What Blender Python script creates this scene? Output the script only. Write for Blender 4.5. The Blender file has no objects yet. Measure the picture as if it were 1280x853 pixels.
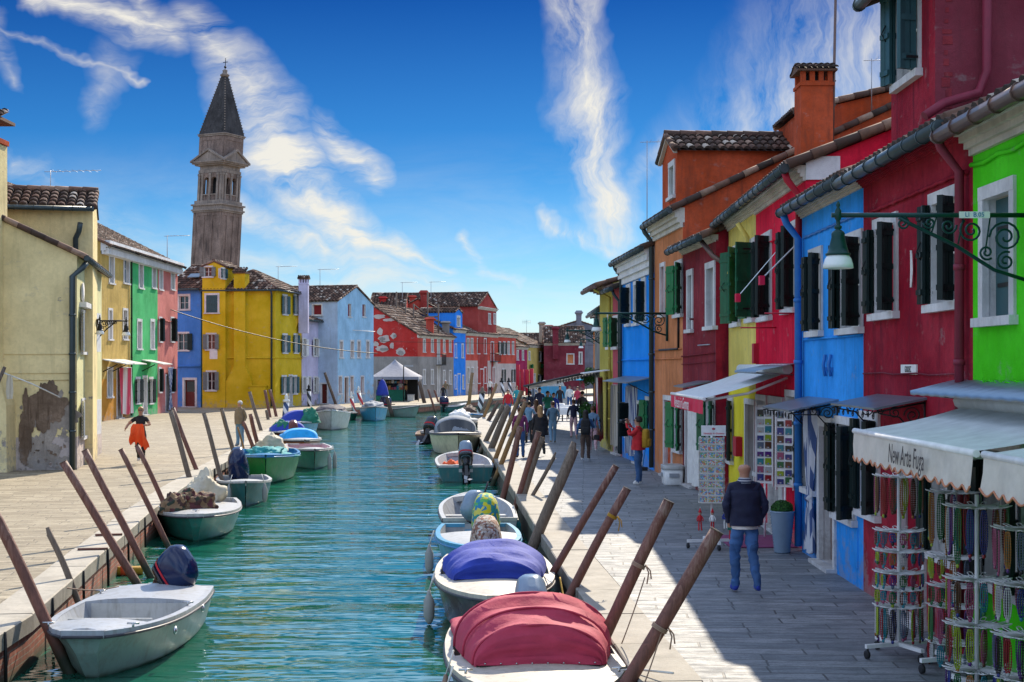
import bpy, bmesh, math, random
from mathutils import Vector, Matrix, noise
random.seed(7)
FPX = 1778.0; CX = 640.0; HY = 458.0; EYE = 3.0; WATER = -0.65
R = math.radians
scene = bpy.context.scene
COL = scene.collection
def V(*a): return Vector(a)
def W(px, py, z=0.0):
    """point at height z seen at a photo measurement"""
    y = (EYE - z) * FPX / (py - HY)
    return Vector(((px - CX) / FPX * y, y, z))
def D(px, y, py=None, z=0.0):
    """point at depth y"""
    zz = z if py is None else EYE + (HY - py) * y / FPX
    return Vector(((px - CX) / FPX * y, y, zz))

# ---------------------------------------------------------------- materials
MATS = {}
class NT:
    def __init__(s, name):
        m = bpy.data.materials.new(name); m.use_nodes = True
        s.m = m; s.t = m.node_tree; s.t.nodes.clear()
        s.out = s.n('ShaderNodeOutputMaterial'); s.b = s.n('ShaderNodeBsdfPrincipled')
        s.l(s.b.outputs[0], s.out.inputs[0]); MATS[name] = m
    def n(s, k, **kw):
        nd = s.t.nodes.new(k)
        for a, b in kw.items(): setattr(nd, a, b)
        return nd
    def l(s, a, b): s.t.links.new(a, b)
    def pos(s, scale=(1, 1, 1), rot=(0, 0, 0), obj=False):
        mp = s.n('ShaderNodeMapping'); mp.inputs['Scale'].default_value = scale; mp.inputs['Rotation'].default_value = rot
        if obj: s.l(s.n('ShaderNodeTexCoord').outputs['Object'], mp.inputs[0])
        else: s.l(s.n('ShaderNodeNewGeometry').outputs['Position'], mp.inputs[0])
        return mp.outputs[0]
    def noise(s, vec, scale, detail=4, rough=.55, dist=0):
        nd = s.n('ShaderNodeTexNoise'); nd.inputs['Scale'].default_value = scale
        nd.inputs['Detail'].default_value = detail; nd.inputs['Roughness'].default_value = rough
        nd.inputs['Distortion'].default_value = dist
        if vec is not None: s.l(vec, nd.inputs['Vector'])
        return nd.outputs[0]
    def ramp(s, fac, *stops, interp='LINEAR'):
        r = s.n('ShaderNodeValToRGB'); e = r.color_ramp.elements; r.color_ramp.interpolation = interp
        while len(e) < len(stops): e.new(.5)
        for i, (p, c) in enumerate(stops):
            e[i].position = p; e[i].color = (c, c, c, 1) if isinstance(c, (int, float)) else (*c, 1)
        s.l(fac, r.inputs[0]); return r.outputs[0]
    def mix(s, fac, a, b, mode='MIX'):
        m = s.n('ShaderNodeMix', data_type='RGBA', blend_type=mode)
        for v, i in ((fac, 0), (a, 6), (b, 7)):
            if hasattr(v, 'links') or hasattr(v, 'is_linked'): s.l(v, m.inputs[i])
            else: m.inputs[i].default_value = v if isinstance(v, (int, float)) else (*v[:3], 1)
        return m.outputs[2]
    def math(s, op, a, b=None, c=None, clamp=False):
        m = s.n('ShaderNodeMath', operation=op); m.use_clamp = clamp
        for i, v in enumerate((a, b, c)):
            if v is None: continue
            if isinstance(v, (int, float)): m.inputs[i].default_value = v
            else: s.l(v, m.inputs[i])
        return m.outputs[0]
    def bump(s, h, strength=.3, dist=.02, normal=None):
        b = s.n('ShaderNodeBump'); b.inputs['Strength'].default_value = strength; b.inputs['Distance'].default_value = dist
        s.l(h, b.inputs['Height'])
        if normal is not None: s.l(normal, b.inputs['Normal'])
        s.l(b.outputs[0], s.b.inputs['Normal']); return b.outputs[0]
    def col(s, c):
        if isinstance(c, (tuple, list)): s.b.inputs['Base Color'].default_value = (*c[:3], 1)
        else: s.l(c, s.b.inputs['Base Color'])
    def rough(s, r):
        if isinstance(r, (int, float)): s.b.inputs['Roughness'].default_value = r
        else: s.l(r, s.b.inputs['Roughness'])
def mul(c, k): return tuple(min(1, max(0, x * k)) for x in c)

def m_plain(name, c, rough=.5, metal=0, var=.12, scale=6, bump=0):
    """paint / metal / cloth with slight unevenness"""
    if name in MATS: return MATS[name]
    n = NT(name); p = n.pos()
    f = n.noise(p, scale, 5, .6)
    n.col(n.mix(n.ramp(f, (.3, 0.0), (.7, 1.0)), mul(c, 1 - var), mul(c, 1 + var)))
    n.rough(n.math('ADD', n.math('MULTIPLY', f, .25), max(.02, rough - .12))); n.b.inputs['Specular IOR Level'].default_value = .3 if rough > .28 else .5; n.b.inputs['Metallic'].default_value = metal
    if bump: n.bump(n.noise(p, scale * 4, 4), bump, .01)
    return n.m
def m_plaster(name, c, stain=.35, streak=.3, peel=None, peel_amt=.0, peel_z=None, scale=1.0, dirt=None, k=1.35):
    """painted render: clouding, vertical rain streaks, optional peeling low on the wall"""
    if name in MATS: return MATS[name]
    stain *= k; streak *= k; n = NT(name); p = n.pos()
    big = n.noise(p, .7 * scale, 6, .62); fine = n.noise(p, 9 * scale, 5, .65)
    st = n.noise(n.pos((5 * scale, 5 * scale, .55 * scale)), 1.0, 6, .6, .4)
    dk = dirt or tuple(x * .62 + .02 for x in c)
    lt = tuple(min(1, x * 1.12 + .025) for x in c)
    base = n.mix(n.ramp(big, (.35, 0.0), (.68, 1.0)), mul(c, 1 - .3 * stain), lt)
    base = n.mix(n.math('MULTIPLY', n.ramp(st, (.52, 0.0), (.72, 1.0)), streak), base, dk)
    base = n.mix(n.math('MULTIPLY', n.ramp(st, (.2, 1.0), (.42, 0.0)), streak * .6), base, lt)
    base = n.mix(n.math('MULTIPLY', n.ramp(fine, (.4, 0.0), (.65, 1.0)), stain * .35), base, dk)
    h = n.math('ADD', n.math('MULTIPLY', n.noise(p, 14 * scale, 6, .7), .6), n.math('MULTIPLY', n.noise(p, 60, 3, .6), .4))
    sl = n.n('ShaderNodeSeparateXYZ'); n.l(n.pos(), sl.inputs[0])
    salt = n.math('ADD', n.noise(n.pos((1, 1, 1.4)), 2.6, 8, .7), n.math('MULTIPLY', n.math('MULTIPLY_ADD', sl.outputs[2], -1.1, 1.0, clamp=True), .2))
    base = n.mix(n.math('MULTIPLY', n.ramp(salt, (.6, 0.0), (.72, 1.0)), .45), base, (.3, .28, .27))
    if peel:
        sp = n.n('ShaderNodeSeparateXYZ'); n.l(n.pos(), sp.inputs[0])
        low = n.math('MULTIPLY_ADD', sp.outputs[2], -1.0 / (peel_z or 1.5), 1.0, clamp=True)
        pf = n.math('ADD', n.noise(p, 1.9 * scale, 8, .68), n.math('MULTIPLY', low, peel_amt))
        pm = n.ramp(pf, (.66, 0.0), (.69, 1.0))
        brk = n.mix(n.ramp(n.noise(p, 5, 5), (.4, 0.0), (.6, 1.0)), mul(peel, .75), mul(peel, 1.15))
        base = n.mix(pm, base, brk)
        h = n.math('SUBTRACT', h, n.math('MULTIPLY', pm, .8))
    n.col(base); n.rough(.88); n.b.inputs['Specular IOR Level'].default_value = .08
    n.bump(h, .5, .035)
    return n.m
def m_tile(name, warm=1.0):
    n = NT(name); p = n.pos()
    at = n.n('ShaderNodeAttribute', attribute_name='tint')
    f = at.outputs['Fac']
    c = n.ramp(f, (0, (.04, .026, .02)), (.35, (.1, .052, .036)), (.6, (.2, .105, .068)), (.82, (.36, .24, .17)), (1, (.56, .47, .38)))
    moss = n.ramp(n.noise(p, 6, 6, .7), (.45, 0.0), (.7, 1.0))
    c = n.mix(n.math('MULTIPLY', moss, .55), c, (.05, .045, .035))
    n.col(c); n.rough(.9); n.bump(n.noise(p, 40, 4), .3, .01)
    return n.m
def m_wood(name, c, rings=9, rough=.75, var=.45):
    n = NT(name); p = n.pos((1, 1, .16), obj=False)
    f = n.noise(p, rings * 3, 6, .7, 1.5); g = n.noise(n.pos(), 2.2, 4)
    a = n.mix(n.ramp(f, (.3, 0.0), (.65, 1.0)), mul(c, 1 - var), mul(c, 1 + var * .6))
    a = n.mix(n.math('MULTIPLY', n.ramp(g, (.5, 0.0), (.75, 1.0)), .5), a, mul(c, .5))
    sl = n.n('ShaderNodeSeparateXYZ'); n.l(n.pos(), sl.inputs[0])
    wet = n.math('MULTIPLY_ADD', n.math('ADD', sl.outputs[2], n.math('MULTIPLY', g, .3)), -5.0, -.6, clamp=True)
    a = n.mix(wet, a, (.02, .028, .012)); bl = n.math('MULTIPLY', n.math('MULTIPLY_ADD', sl.outputs[2], .9, -.5, clamp=True), n.ramp(f, (.45, 0.0), (.6, .55)))
    a = n.mix(bl, a, (.3, .25, .2))
    n.col(a); n.rough(rough); n.bump(f, .6, .02); return n.m
def m_mono(name, c, rough=.5, metal=0, spec=.5, trans=0, ior=1.45, alpha=1):
    n = NT(name); n.col(c); n.rough(rough); n.b.inputs['Metallic'].default_value = metal
    n.b.inputs['Specular IOR Level'].default_value = spec
    if trans: n.b.inputs['Transmission Weight'].default_value = trans; n.b.inputs['IOR'].default_value = ior
    return n.m
def m_stripes(name, cols, freq, axis=0, rough=.85, obj=False):
    n = NT(name); sp = n.n('ShaderNodeSeparateXYZ'); n.l(n.pos(obj=obj), sp.inputs[0])
    f = n.math('FRACT', n.math('MULTIPLY', sp.outputs[axis], freq))
    k = len(cols); n.col(n.ramp(f, *[(i / k, c) for i, c in enumerate(cols)], interp='CONSTANT')); n.rough(rough); return n.m

# ---------------------------------------------------------------- mesh builder
class MB:
    def __init__(s, mat=None): s.v = []; s.f = []; s.fm = []; s.sm = []; s.mats = []; s.tint = []; s.cur = 0; s.M = None; s.smooth = False; s.t = .5; s.mat(mat)
    def mat(s, m):
        if m is None: return s
        m = MATS[m] if isinstance(m, str) else m
        if m not in s.mats: s.mats.append(m)
        s.cur = s.mats.index(m); return s
    def vert(s, p):
        p = Vector(p)
        if s.M: p = s.M @ p
        s.v.append(p); return len(s.v) - 1
    def face(s, idx, smooth=None):
        s.f.append(tuple(idx)); s.fm.append(s.cur); s.sm.append(s.smooth if smooth is None else smooth); s.tint.append(s.t)
    def poly(s, *pts, smooth=None): s.face([s.vert(p) for p in pts], smooth)
    def obox(s, O, X, Y, Z):
        O, X, Y, Z = Vector(O), Vector(X), Vector(Y), Vector(Z)
        i = [s.vert(O + X * a + Y * b + Z * c) for c in (0, 1) for b in (0, 1) for a in (0, 1)]
        for q in ((0, 2, 3, 1), (4, 5, 7, 6), (0, 1, 5, 4), (2, 6, 7, 3), (0, 4, 6, 2), (1, 3, 7, 5)): s.face([i[k] for k in q], False)
    def box(s, x0, x1, y0, y1, z0, z1): s.obox((x0, y0, z0), (x1 - x0, 0, 0), (0, y1 - y0, 0), (0, 0, z1 - z0))
    def ring(s, pts): return [s.vert(p) for p in pts]
    def loft(s, rings, closed=True, cap0=True, cap1=True, smooth=True):
        ids = [s.ring(r) for r in rings]; n = len(ids[0])
        for a, b in zip(ids, ids[1:]):
            for k in range(n if closed else n - 1):
                s.face((a[k], a[(k + 1) % n], b[(k + 1) % n], b[k]), smooth)
        if cap0: s.face(ids[0][::-1], False)
        if cap1: s.face(ids[-1], False)
        return ids
    def tube(s, pts, r, n=8, caps=True, smooth=True):
        pts = [Vector(p) for p in pts]; rr = r if isinstance(r, (list, tuple)) else [r] * len(pts)
        rings = []; up = None
        for i, p in enumerate(pts):
            t = (pts[min(i + 1, len(pts) - 1)] - pts[max(i - 1, 0)]).normalized()
            if up is None:
                up = Vector((0, 0, 1)) if abs(t.z) < .9 else Vector((1, 0, 0))
            a = t.cross(up).normalized(); b = a.cross(t).normalized(); up = b
            rings.append([p + (a * math.cos(2 * math.pi * k / n) + b * math.sin(2 * math.pi * k / n)) * rr[i] for k in range(n)])
        s.loft(rings, True, caps, caps, smooth)
    def lathe(s, c, prof, n=16, ax=None, caps=True, smooth=True, sx=1, sy=1):
        """prof: (radius, height) pairs about vertical axis at c"""
        c = Vector(c); q = ax.to_track_quat('Z', 'Y') if ax is not None else None
        rings = []
        for r, h in prof:
            ring = []
            for k in range(n):
                a = 2 * math.pi * k / n; p = Vector((math.cos(a) * r * sx, math.sin(a) * r * sy, h))
                ring.append(c + (q @ p if q else p))
            rings.append(ring)
        s.loft(rings, True, caps, caps, smooth)
    def ellip(s, c, rx, ry, rz, n=12, m=8, jit=0):
        c = Vector(c); rings = []
        for j in range(m + 1):
            ph = math.pi * j / m - math.pi / 2
            rings.append([c + Vector((math.cos(ph) * math.cos(2 * math.pi * k / n) * rx, math.cos(ph) * math.sin(2 * math.pi * k / n) * ry, math.sin(ph) * rz)) * (1 + random.uniform(-jit, jit)) for k in range(n)])
        s.loft(rings, True, False, False, True)
    def prism(s, pts, h, ax=(0, 0, 1)):
        a = Vector(ax) * h; p = [Vector(q) for q in pts]; n = len(p)
        i = [s.vert(q) for q in p]; j = [s.vert(q + a) for q in p]
        s.face(i[::-1], False); s.face(j, False)
        for k in range(n): s.face((i[k], i[(k + 1) % n], j[(k + 1) % n], j[k]), False)
    def build(s, name, parent=None, world=True, mat=None):
        off = Vector((0, 0, 0))
        if parent is not None and world: off = ORG.get(parent.name, Vector((0, 0, 0)))
        me = bpy.data.meshes.new(name); me.from_pydata([tuple(v - off) for v in s.v], [], s.f)
        for m in s.mats: me.materials.append(m)
        me.polygons.foreach_set('material_index', s.fm); me.polygons.foreach_set('use_smooth', s.sm)
        if any(t != .5 for t in s.tint):
            at = me.attributes.new('tint', 'FLOAT', 'FACE'); at.data.foreach_set('value', s.tint)
        me.update()
        o = bpy.data.objects.new(name, me); COL.objects.link(o)
        if parent is not None:
            o.parent = parent; ORG[o.name] = off
        return o
ORG = {}
def tag(o, label, cat, group=None):
    o['label'] = label; o['category'] = cat
    if group: o['group'] = group
    return o
def thing(name, label, cat, loc=(0, 0, 0), rz=0, group=None):
    o = bpy.data.objects.new(name, None); COL.objects.link(o); o.empty_display_size = .3
    o.location = loc; o.rotation_euler = (0, 0, rz); ORG[o.name] = Vector(loc)
    return tag(o, label, cat, group)
def struct(o): o['kind'] = 'structure'; return o
def arc(c, r, a0, a1, n, u, v): return [Vector(c) + Vector(u) * (r * math.cos(R(a0 + (a1 - a0) * i / n))) + Vector(v) * (r * math.sin(R(a0 + (a1 - a0) * i / n))) for i in range(n + 1)]
def text_mesh(name, body, size, loc, xdir, ydir, mat, parent, shear=0, extrude=.003, align='CENTER', sx=1.0):
    cu = bpy.data.curves.new(name, 'FONT'); cu.body = body; cu.size = size; cu.extrude = extrude; cu.align_x = align; cu.align_y = 'CENTER'; cu.shear = shear; cu.resolution_u = 3
    t = bpy.data.objects.new('tmp', cu); COL.objects.link(t)
    bpy.context.view_layer.update()
    me = bpy.data.meshes.new_from_object(t.evaluated_get(bpy.context.evaluated_depsgraph_get()))
    bpy.data.objects.remove(t)
    X = Vector(xdir).normalized(); Y = Vector(ydir).normalized(); Z = X.cross(Y)
    off = ORG.get(parent.name, Vector((0, 0, 0)))
    for v in me.vertices: v.co = Vector(loc) + X * v.co.x * sx + Y * v.co.y + Z * v.co.z - off
    me.materials.clear(); me.materials.append(MATS[mat]); me.name = name
    o = bpy.data.objects.new(name, me); COL.objects.link(o); o.parent = parent; ORG[o.name] = off
    return o
# ---------------------------------------------------------------- the palette
m_plaster('pl_green', (.07, .68, .004), .45, .25)
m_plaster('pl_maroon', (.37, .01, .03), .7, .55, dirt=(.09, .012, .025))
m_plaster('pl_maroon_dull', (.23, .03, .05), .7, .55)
m_plaster('pl_blue', (.025, .33, .9), .5, .5, dirt=(.03, .2, .5))
m_plaster('pl_red', (.78, .003, .04), .5, .4, dirt=(.3, .01, .03))
m_plaster('pl_yellow_pale', (.78, .62, .14), .5, .5, dirt=(.45, .38, .14))
m_plaster('pl_yellow_base', (.78, .66, .03), .4, .3)
m_plaster('pl_oxblood', (.29, .025, .035), .8, .8, dirt=(.12, .025, .04))
m_plaster('pl_orange', (.64, .23, .09), .6, .6, dirt=(.33, .13, .06))
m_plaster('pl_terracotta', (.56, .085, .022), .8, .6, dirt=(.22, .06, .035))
m_plaster('pl_azure', (.004, .28, .92), .35, .25)
m_plaster('pl_pink', (.5, .09, .12), .4, .4)
m_plaster('pl_mustard', (.5, .42, .08), .5, .4)
m_plaster('pl_cream', (.8, .66, .34), .35, .25, peel=(.34, .3, .26), peel_amt=.13, peel_z=1.9, dirt=(.36, .31, .16))
m_plaster('pl_cream_light', (.66, .63, .34), .4, .3, dirt=(.44, .44, .28))
m_plaster('pl_cream_base', (.55, .47, .43), .5, .4, peel=(.34, .3, .27), peel_amt=.16, peel_z=1.5)
m_plaster('pl_ochre', (.58, .4, .11), .8, .8, dirt=(.34, .22, .07))
m_plaster('pl_ochre_deep', (.55, .25, .03), .5, .3)
m_plaster('pl_emerald', (.05, .42, .13), .6, .6, dirt=(.09, .5, .2))
m_plaster('pl_salmon', (.62, .2, .17), .6, .5, dirt=(.4, .12, .11))
m_plaster('pl_cobalt', (.07, .25, .68), .5, .4)
m_plaster('pl_sun', (.64, .43, .012), .35, .25, dirt=(.5, .36, .01))
m_plaster('pl_lilac', (.58, .54, .72), .5, .4, peel=(.36, .33, .3), peel_amt=.14, peel_z=1.6)
m_plaster('pl_sky', (.36, .6, .79), .5, .4, peel=(.5, .53, .53), peel_amt=.17, peel_z=3.0)
m_plaster('pl_sky_grey', (.42, .55, .7), .5, .4)
m_plaster('pl_brick_red', (.5, .03, .025), .5, .4, peel=(.62, .45, .43), peel_amt=.02, peel_z=8)
m_plaster('pl_coral', (.6, .085, .055), .6, .5, peel=(.4, .35, .3), peel_amt=.1, peel_z=3)
m_plaster('pl_grey', (.3, .28, .26), .7, .6)
m_plaster('pl_grey_blue', (.2, .21, .26), .8, .7)
m_plaster('pl_electric', (.02, .24, .82), .3, .2)
m_plaster('pl_magenta', (.4, .02, .09), .4, .4)
m_plaster('pl_straw', (.6, .45, .13), .5, .4)
m_plaster('pl_tangerine', (.75, .22, .02), .4, .3)
m_plaster('pl_white', (.74, .74, .74), .5, .4)
m_plaster('pl_stone_trim', (.68, .67, .66), .5, .4, scale=2)
m_plaster('pl_cornice', (.62, .58, .5), .5, .5, scale=2)
m_plaster('tower_brick', (.29, .205, .165), .9, .9, scale=.6, dirt=(.07, .055, .05), peel=(.3, .26, .23), peel_amt=.0, peel_z=60)
m_plaster('tower_stone', (.34, .27, .22), .8, .9, scale=.8, dirt=(.15, .13, .12))
m_plaster('tower_slate', (.06, .055, .055), .8, .8, scale=.5, dirt=(.03, .03, .03))
m_tile('roof_tile')
m_plain('gutter', (.05, .07, .075), .35, .3)
m_plain('gutter_copper', (.16, .1, .085), .4, .5)
m_plain('pipe_red', (.42, .01, .03), .5)
m_plain('pipe_blue', (.03, .18, .5), .5)
m_plain('pipe_maroon', (.22, .025, .05), .5)
m_plain('shutter_dark', (.003, .013, .012), .45, 0, .3)
m_plain('shutter_green', (.004, .1, .045), .4, 0, .25)
m_plain('shutter_bright', (.01, .16, .05), .45, 0, .2)
m_plain('shutter_grey', (.16, .19, .19), .45)
m_plain('shutter_teal', (.03, .09, .1), .45)
m_plain('shutter_white', (.7, .7, .69), .5)
m_plain('shutter_red', (.2, .012, .02), .5)
m_plain('wood_brown', (.14, .06, .03), .5)
m_plain('wood_door_red', (.12, .015, .01), .45)
m_plaster('bare_render', (.25, .175, .12), 1.2, 1.0, scale=1.6, dirt=(.11, .075, .05)); m_plaster('bare_mortar', (.36, .31, .26), 1.0, .8, scale=2)
m_mono('glass_dark', (.012, .016, .02), .08, 0, .8)
m_mono('glass_light', (.12, .16, .2), .1, 0, .8)
m_plain('iron_green', (.006, .045, .04), .35, .2)
m_plain('iron_black', (.012, .013, .014), .5, .2)
m_plain('metal_grey', (.35, .36, .38), .4, .6)
m_plain('metal_galv', (.22, .27, .32), .35, .7)
m_plain('white_paint', (.78, .78, .76), .4)
m_plain('off_white', (.66, .65, .6), .45)
m_plain('rubber', (.02, .02, .022), .7)
m_wood('pole_rust', (.17, .062, .042), 6, .6)
m_wood('pole_grey', (.16, .12, .09), 9, .85)
m_wood('pole_dark', (.09, .06, .045), 9, .85)
m_wood('pole_ochre', (.26, .14, .05), 9, .8)
m_wood('planks', (.3, .2, .12), 9, .7)
def m_paving(name, rot, light, dark, bw, rh, mortar, off=.5):
    n = NT(name); p = n.pos(rot=(0, 0, rot))
    ns = n.n('ShaderNodeTexNoise'); ns.inputs['Scale'].default_value = .6; n.l(p, ns.inputs['Vector'])
    wob = n.n('ShaderNodeVectorMath', operation='MULTIPLY_ADD'); n.l(ns.outputs['Color'], wob.inputs[0]); wob.inputs[1].default_value = (.16, .1, 0); n.l(p, wob.inputs[2])
    def brick(c1, c2, mo, bwv, rhv, bias=0):
        b = n.n('ShaderNodeTexBrick'); n.l(wob.outputs[0], b.inputs['Vector']); b.offset = off; b.squash = 1.35; b.squash_frequency = 3; b.offset_frequency = 2
        b.inputs['Color1'].default_value = (*c1, 1); b.inputs['Color2'].default_value = (*c2, 1); b.inputs['Mortar'].default_value = (*mo, 1)
        b.inputs['Scale'].default_value = 1; b.inputs['Mortar Size'].default_value = .014; b.inputs['Mortar Smooth'].default_value = .4
        b.inputs['Bias'].default_value = bias; b.inputs['Brick Width'].default_value = bwv; b.inputs['Row Height'].default_value = rhv; return b
    b = brick(light, dark, mortar, bw, rh)
    c = b.outputs[0]
    big = n.noise(p, .5, 6, .65); med = n.noise(n.pos((1.0, 4.2, 1), rot=(0, 0, rot)), 2.2, 9, .74); fine = n.noise(p, 30, 5, .7)
    c = n.mix(n.math('MULTIPLY', n.ramp(med, (.47, 0.0), (.6, 1.0)), .7), c, mul(dark, .55))
    c = n.mix(n.math('MULTIPLY', n.ramp(big, (.38, 1.0), (.55, 0.0)), .4), c, mul(dark, .8))
    blot = n.noise(p, 1.7, 9, .75); c = n.mix(n.math('MULTIPLY', n.ramp(blot, (.5, 0.0), (.6, 1.0)), .45), c, mul(dark, .62))
    c = n.mix(n.math('MULTIPLY', n.ramp(fine, (.5, 0.0), (.65, 1.0)), .55), c, mul(dark, .5))
    n.col(c); n.rough(n.ramp(med, (.3, .5), (.7, .85)))
    h = n.math('ADD', n.math('MULTIPLY', b.outputs['Fac'], -1.0), n.math('MULTIPLY', n.noise(p, 12, 6, .7), .7))
    n.bump(h, .5, .02)
m_paving('paving_right', R(3), (.29, .3, .31), (.155, .17, .185), .95, .3, (.06, .055, .05))
m_paving('paving_left', R(-8), (.44, .37, .25), (.25, .2, .125), .85, .27, (.08, .065, .045))
def m_kerb(name, c, joint=1.5):
    n = NT(name); p = n.pos()
    a = n.mix(n.ramp(n.noise(p, 2.2, 7, .7), (.38, 0.0), (.66, 1.0)), mul(c, .72), mul(c, 1.08))
    a = n.mix(n.math('MULTIPLY', n.ramp(n.noise(p, 25, 5, .7), (.52, 0.0), (.68, 1.0)), .45), a, mul(c, .55))
    n.col(a); n.rough(.8); n.bump(n.noise(p, 22, 6, .7), .35, .015)
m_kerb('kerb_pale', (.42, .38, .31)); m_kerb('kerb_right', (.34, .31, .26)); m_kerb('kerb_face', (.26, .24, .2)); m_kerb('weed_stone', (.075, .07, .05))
def m_brickwall():
    n = NT('brick_wall'); mp = n.n('ShaderNodeMapping'); sp = n.n('ShaderNodeSeparateXYZ'); n.l(n.pos(), sp.inputs[0])
    cb = n.n('ShaderNodeCombineXYZ'); n.l(sp.outputs[1], cb.inputs[0]); n.l(sp.outputs[2], cb.inputs[1])
    b = n.n('ShaderNodeTexBrick'); n.l(cb.outputs[0], b.inputs['Vector']); b.inputs['Scale'].default_value = 1
    b.inputs['Color1'].default_value = (.42, .1, .05, 1); b.inputs['Color2'].default_value = (.25, .06, .035, 1); b.inputs['Mortar'].default_value = (.3, .24, .19, 1)
    b.inputs['Mortar Size'].default_value = .008; b.inputs['Brick Width'].default_value = .26; b.inputs['Row Height'].default_value = .075
    c = n.mix(n.math('MULTIPLY', n.ramp(n.noise(n.pos(), 3, 6, .7), (.42, 0.0), (.62, 1.0)), .7), b.outputs[0], (.09, .045, .03))
    wet = n.math('MULTIPLY_ADD', n.math('ADD', sp.outputs[2], n.math('MULTIPLY', n.noise(n.pos(), 4, 4), .12)), -6.0, -2.3, clamp=True)
    c = n.mix(wet, c, (.03, .045, .02)); n.col(c); n.rough(.8); n.bump(n.math('MULTIPLY', b.outputs['Fac'], -1.0), .6, .02)
m_brickwall()
def m_water():
    n = NT('water'); p = n.pos()
    w1 = n.noise(n.pos((.3, 1.0, 1), rot=(0, 0, R(-4))), 1.3, 2, .45, .5)
    w2 = n.noise(n.pos((.5, 1.9, 1), rot=(0, 0, R(5))), 2.6, 2, .5, .4)
    h = n.math('ADD', n.math('MULTIPLY', w1, 1.0), n.math('MULTIPLY', w2, .17))
    n.col(n.mix(n.ramp(n.noise(p, .35, 4), (.35, 0.0), (.7, 1.0)), (.006, .1, .06), (.012, .13, .09)))
    n.rough(.04); n.b.inputs['IOR'].default_value = 2.5
    calm = n.ramp(n.noise(n.pos((.5, .9, 1)), .5, 4, .6), (.36, .35), (.62, 1.0)); n.bump(n.math('MULTIPLY', h, calm), .8, .16)
m_water()
# ---------------------------------------------------------------- house kit
class Fr:
    """frame of a wall: s runs left to right seen from outside, d outward, z up"""
    def __init__(s, A, B):
        s.A = Vector((A[0], A[1], 0)); s.B = Vector((B[0], B[1], 0)); s.L = (s.B - s.A).length
        s.u = (s.B - s.A).normalized(); s.n = Vector((s.u.y, -s.u.x, 0))
    def P(s, a, d, z): return s.A + s.u * a + s.n * d + Vector((0, 0, z))
    def s_at(s, px):
        k = (px - CX) / FPX; return (k * s.A.y - s.A.x) / (s.u.x - k * s.u.y)
    def z_at(s, a, py):
        return EYE + (HY - py) * (s.A.y + s.u.y * a) / FPX
    def box(s, mb, s0, s1, d0, d1, z0, z1):
        mb.obox(s.P(s0, d0, z0), s.u * (s1 - s0), s.n * (d1 - d0), (0, 0, z1 - z0))
def tiles(mb, P, Q, Rr, S, pitch=.21, row=.42, jit=.012, ridge=True):
    """barrel-tiled roof plane: eave P-Q, ridge R(above P)-S(above Q)"""
    P, Q, Rr, S = map(Vector, (P, Q, Rr, S))
    U = (Q - P).normalized(); Wd = (Q - P).length
    a = Rr - P; sR = a.dot(U); Vv = (a - U * sR); L = Vv.length; Vv.normalize(); sS = (S - P).dot(U)
    N = U.cross(Vv).normalized()
    if N.z < 0: N = -N
    def t1(s):
        if s < sR: return L * s / sR
        if s > sS: return L * (Wd - s) / max(1e-6, Wd - sS)
        return L
    mb.mat('roof_tile'); n = max(1, int(round(Wd / pitch))); pt = Wd / n; r = pt * .47
    mb.t = .12
    mb.poly(P - N * .02, Q - N * .02, S - N * .02, Rr - N * .02, smooth=False)
    for i in range(n):
        s = (i + .5) * pt; T = t1(s); k = max(1, int(math.ceil(T / row)))
        off = random.uniform(-.02, .02)
        for j in range(k):
            ta = j * row + (off if j else -.02); tb = min(T + .02, (j + 1) * row + off + .05)
            if ta >= T: break
            mb.t = min(1, max(0, random.gauss(.46, .32)))
            ds = random.uniform(-jit, jit); ids = []
            for (t, rr, lift) in ((ta, r, .035 + random.uniform(0, .01)), (tb, r * .82, .0)):
                ids.append([mb.vert(P + U * (s + ds + rr * math.cos(R(q))) + Vv * t + N * (lift + rr * .8 * math.sin(R(q)))) for q in (180, 135, 90, 45, 0)])
            for q in range(4): mb.face((ids[0][q], ids[0][q + 1], ids[1][q + 1], ids[1][q]), True)
            mb.t = .02; mb.face(ids[0][::-1], False)
    mb.t = .5
def ridge_cap(mb, a, b, r=.11, row=.4):
    a, b = Vector(a), Vector(b); L = (b - a).length; k = max(1, int(L / row)); mb.mat('roof_tile')
    for i in range(k):
        mb.t = min(1, max(0, random.gauss(.4, .25)))
        mb.tube([a.lerp(b, i / k), a.lerp(b, (i + 1.12) / k)], [r * 1.05, r * .9], 8)
    mb.t = .5
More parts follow.
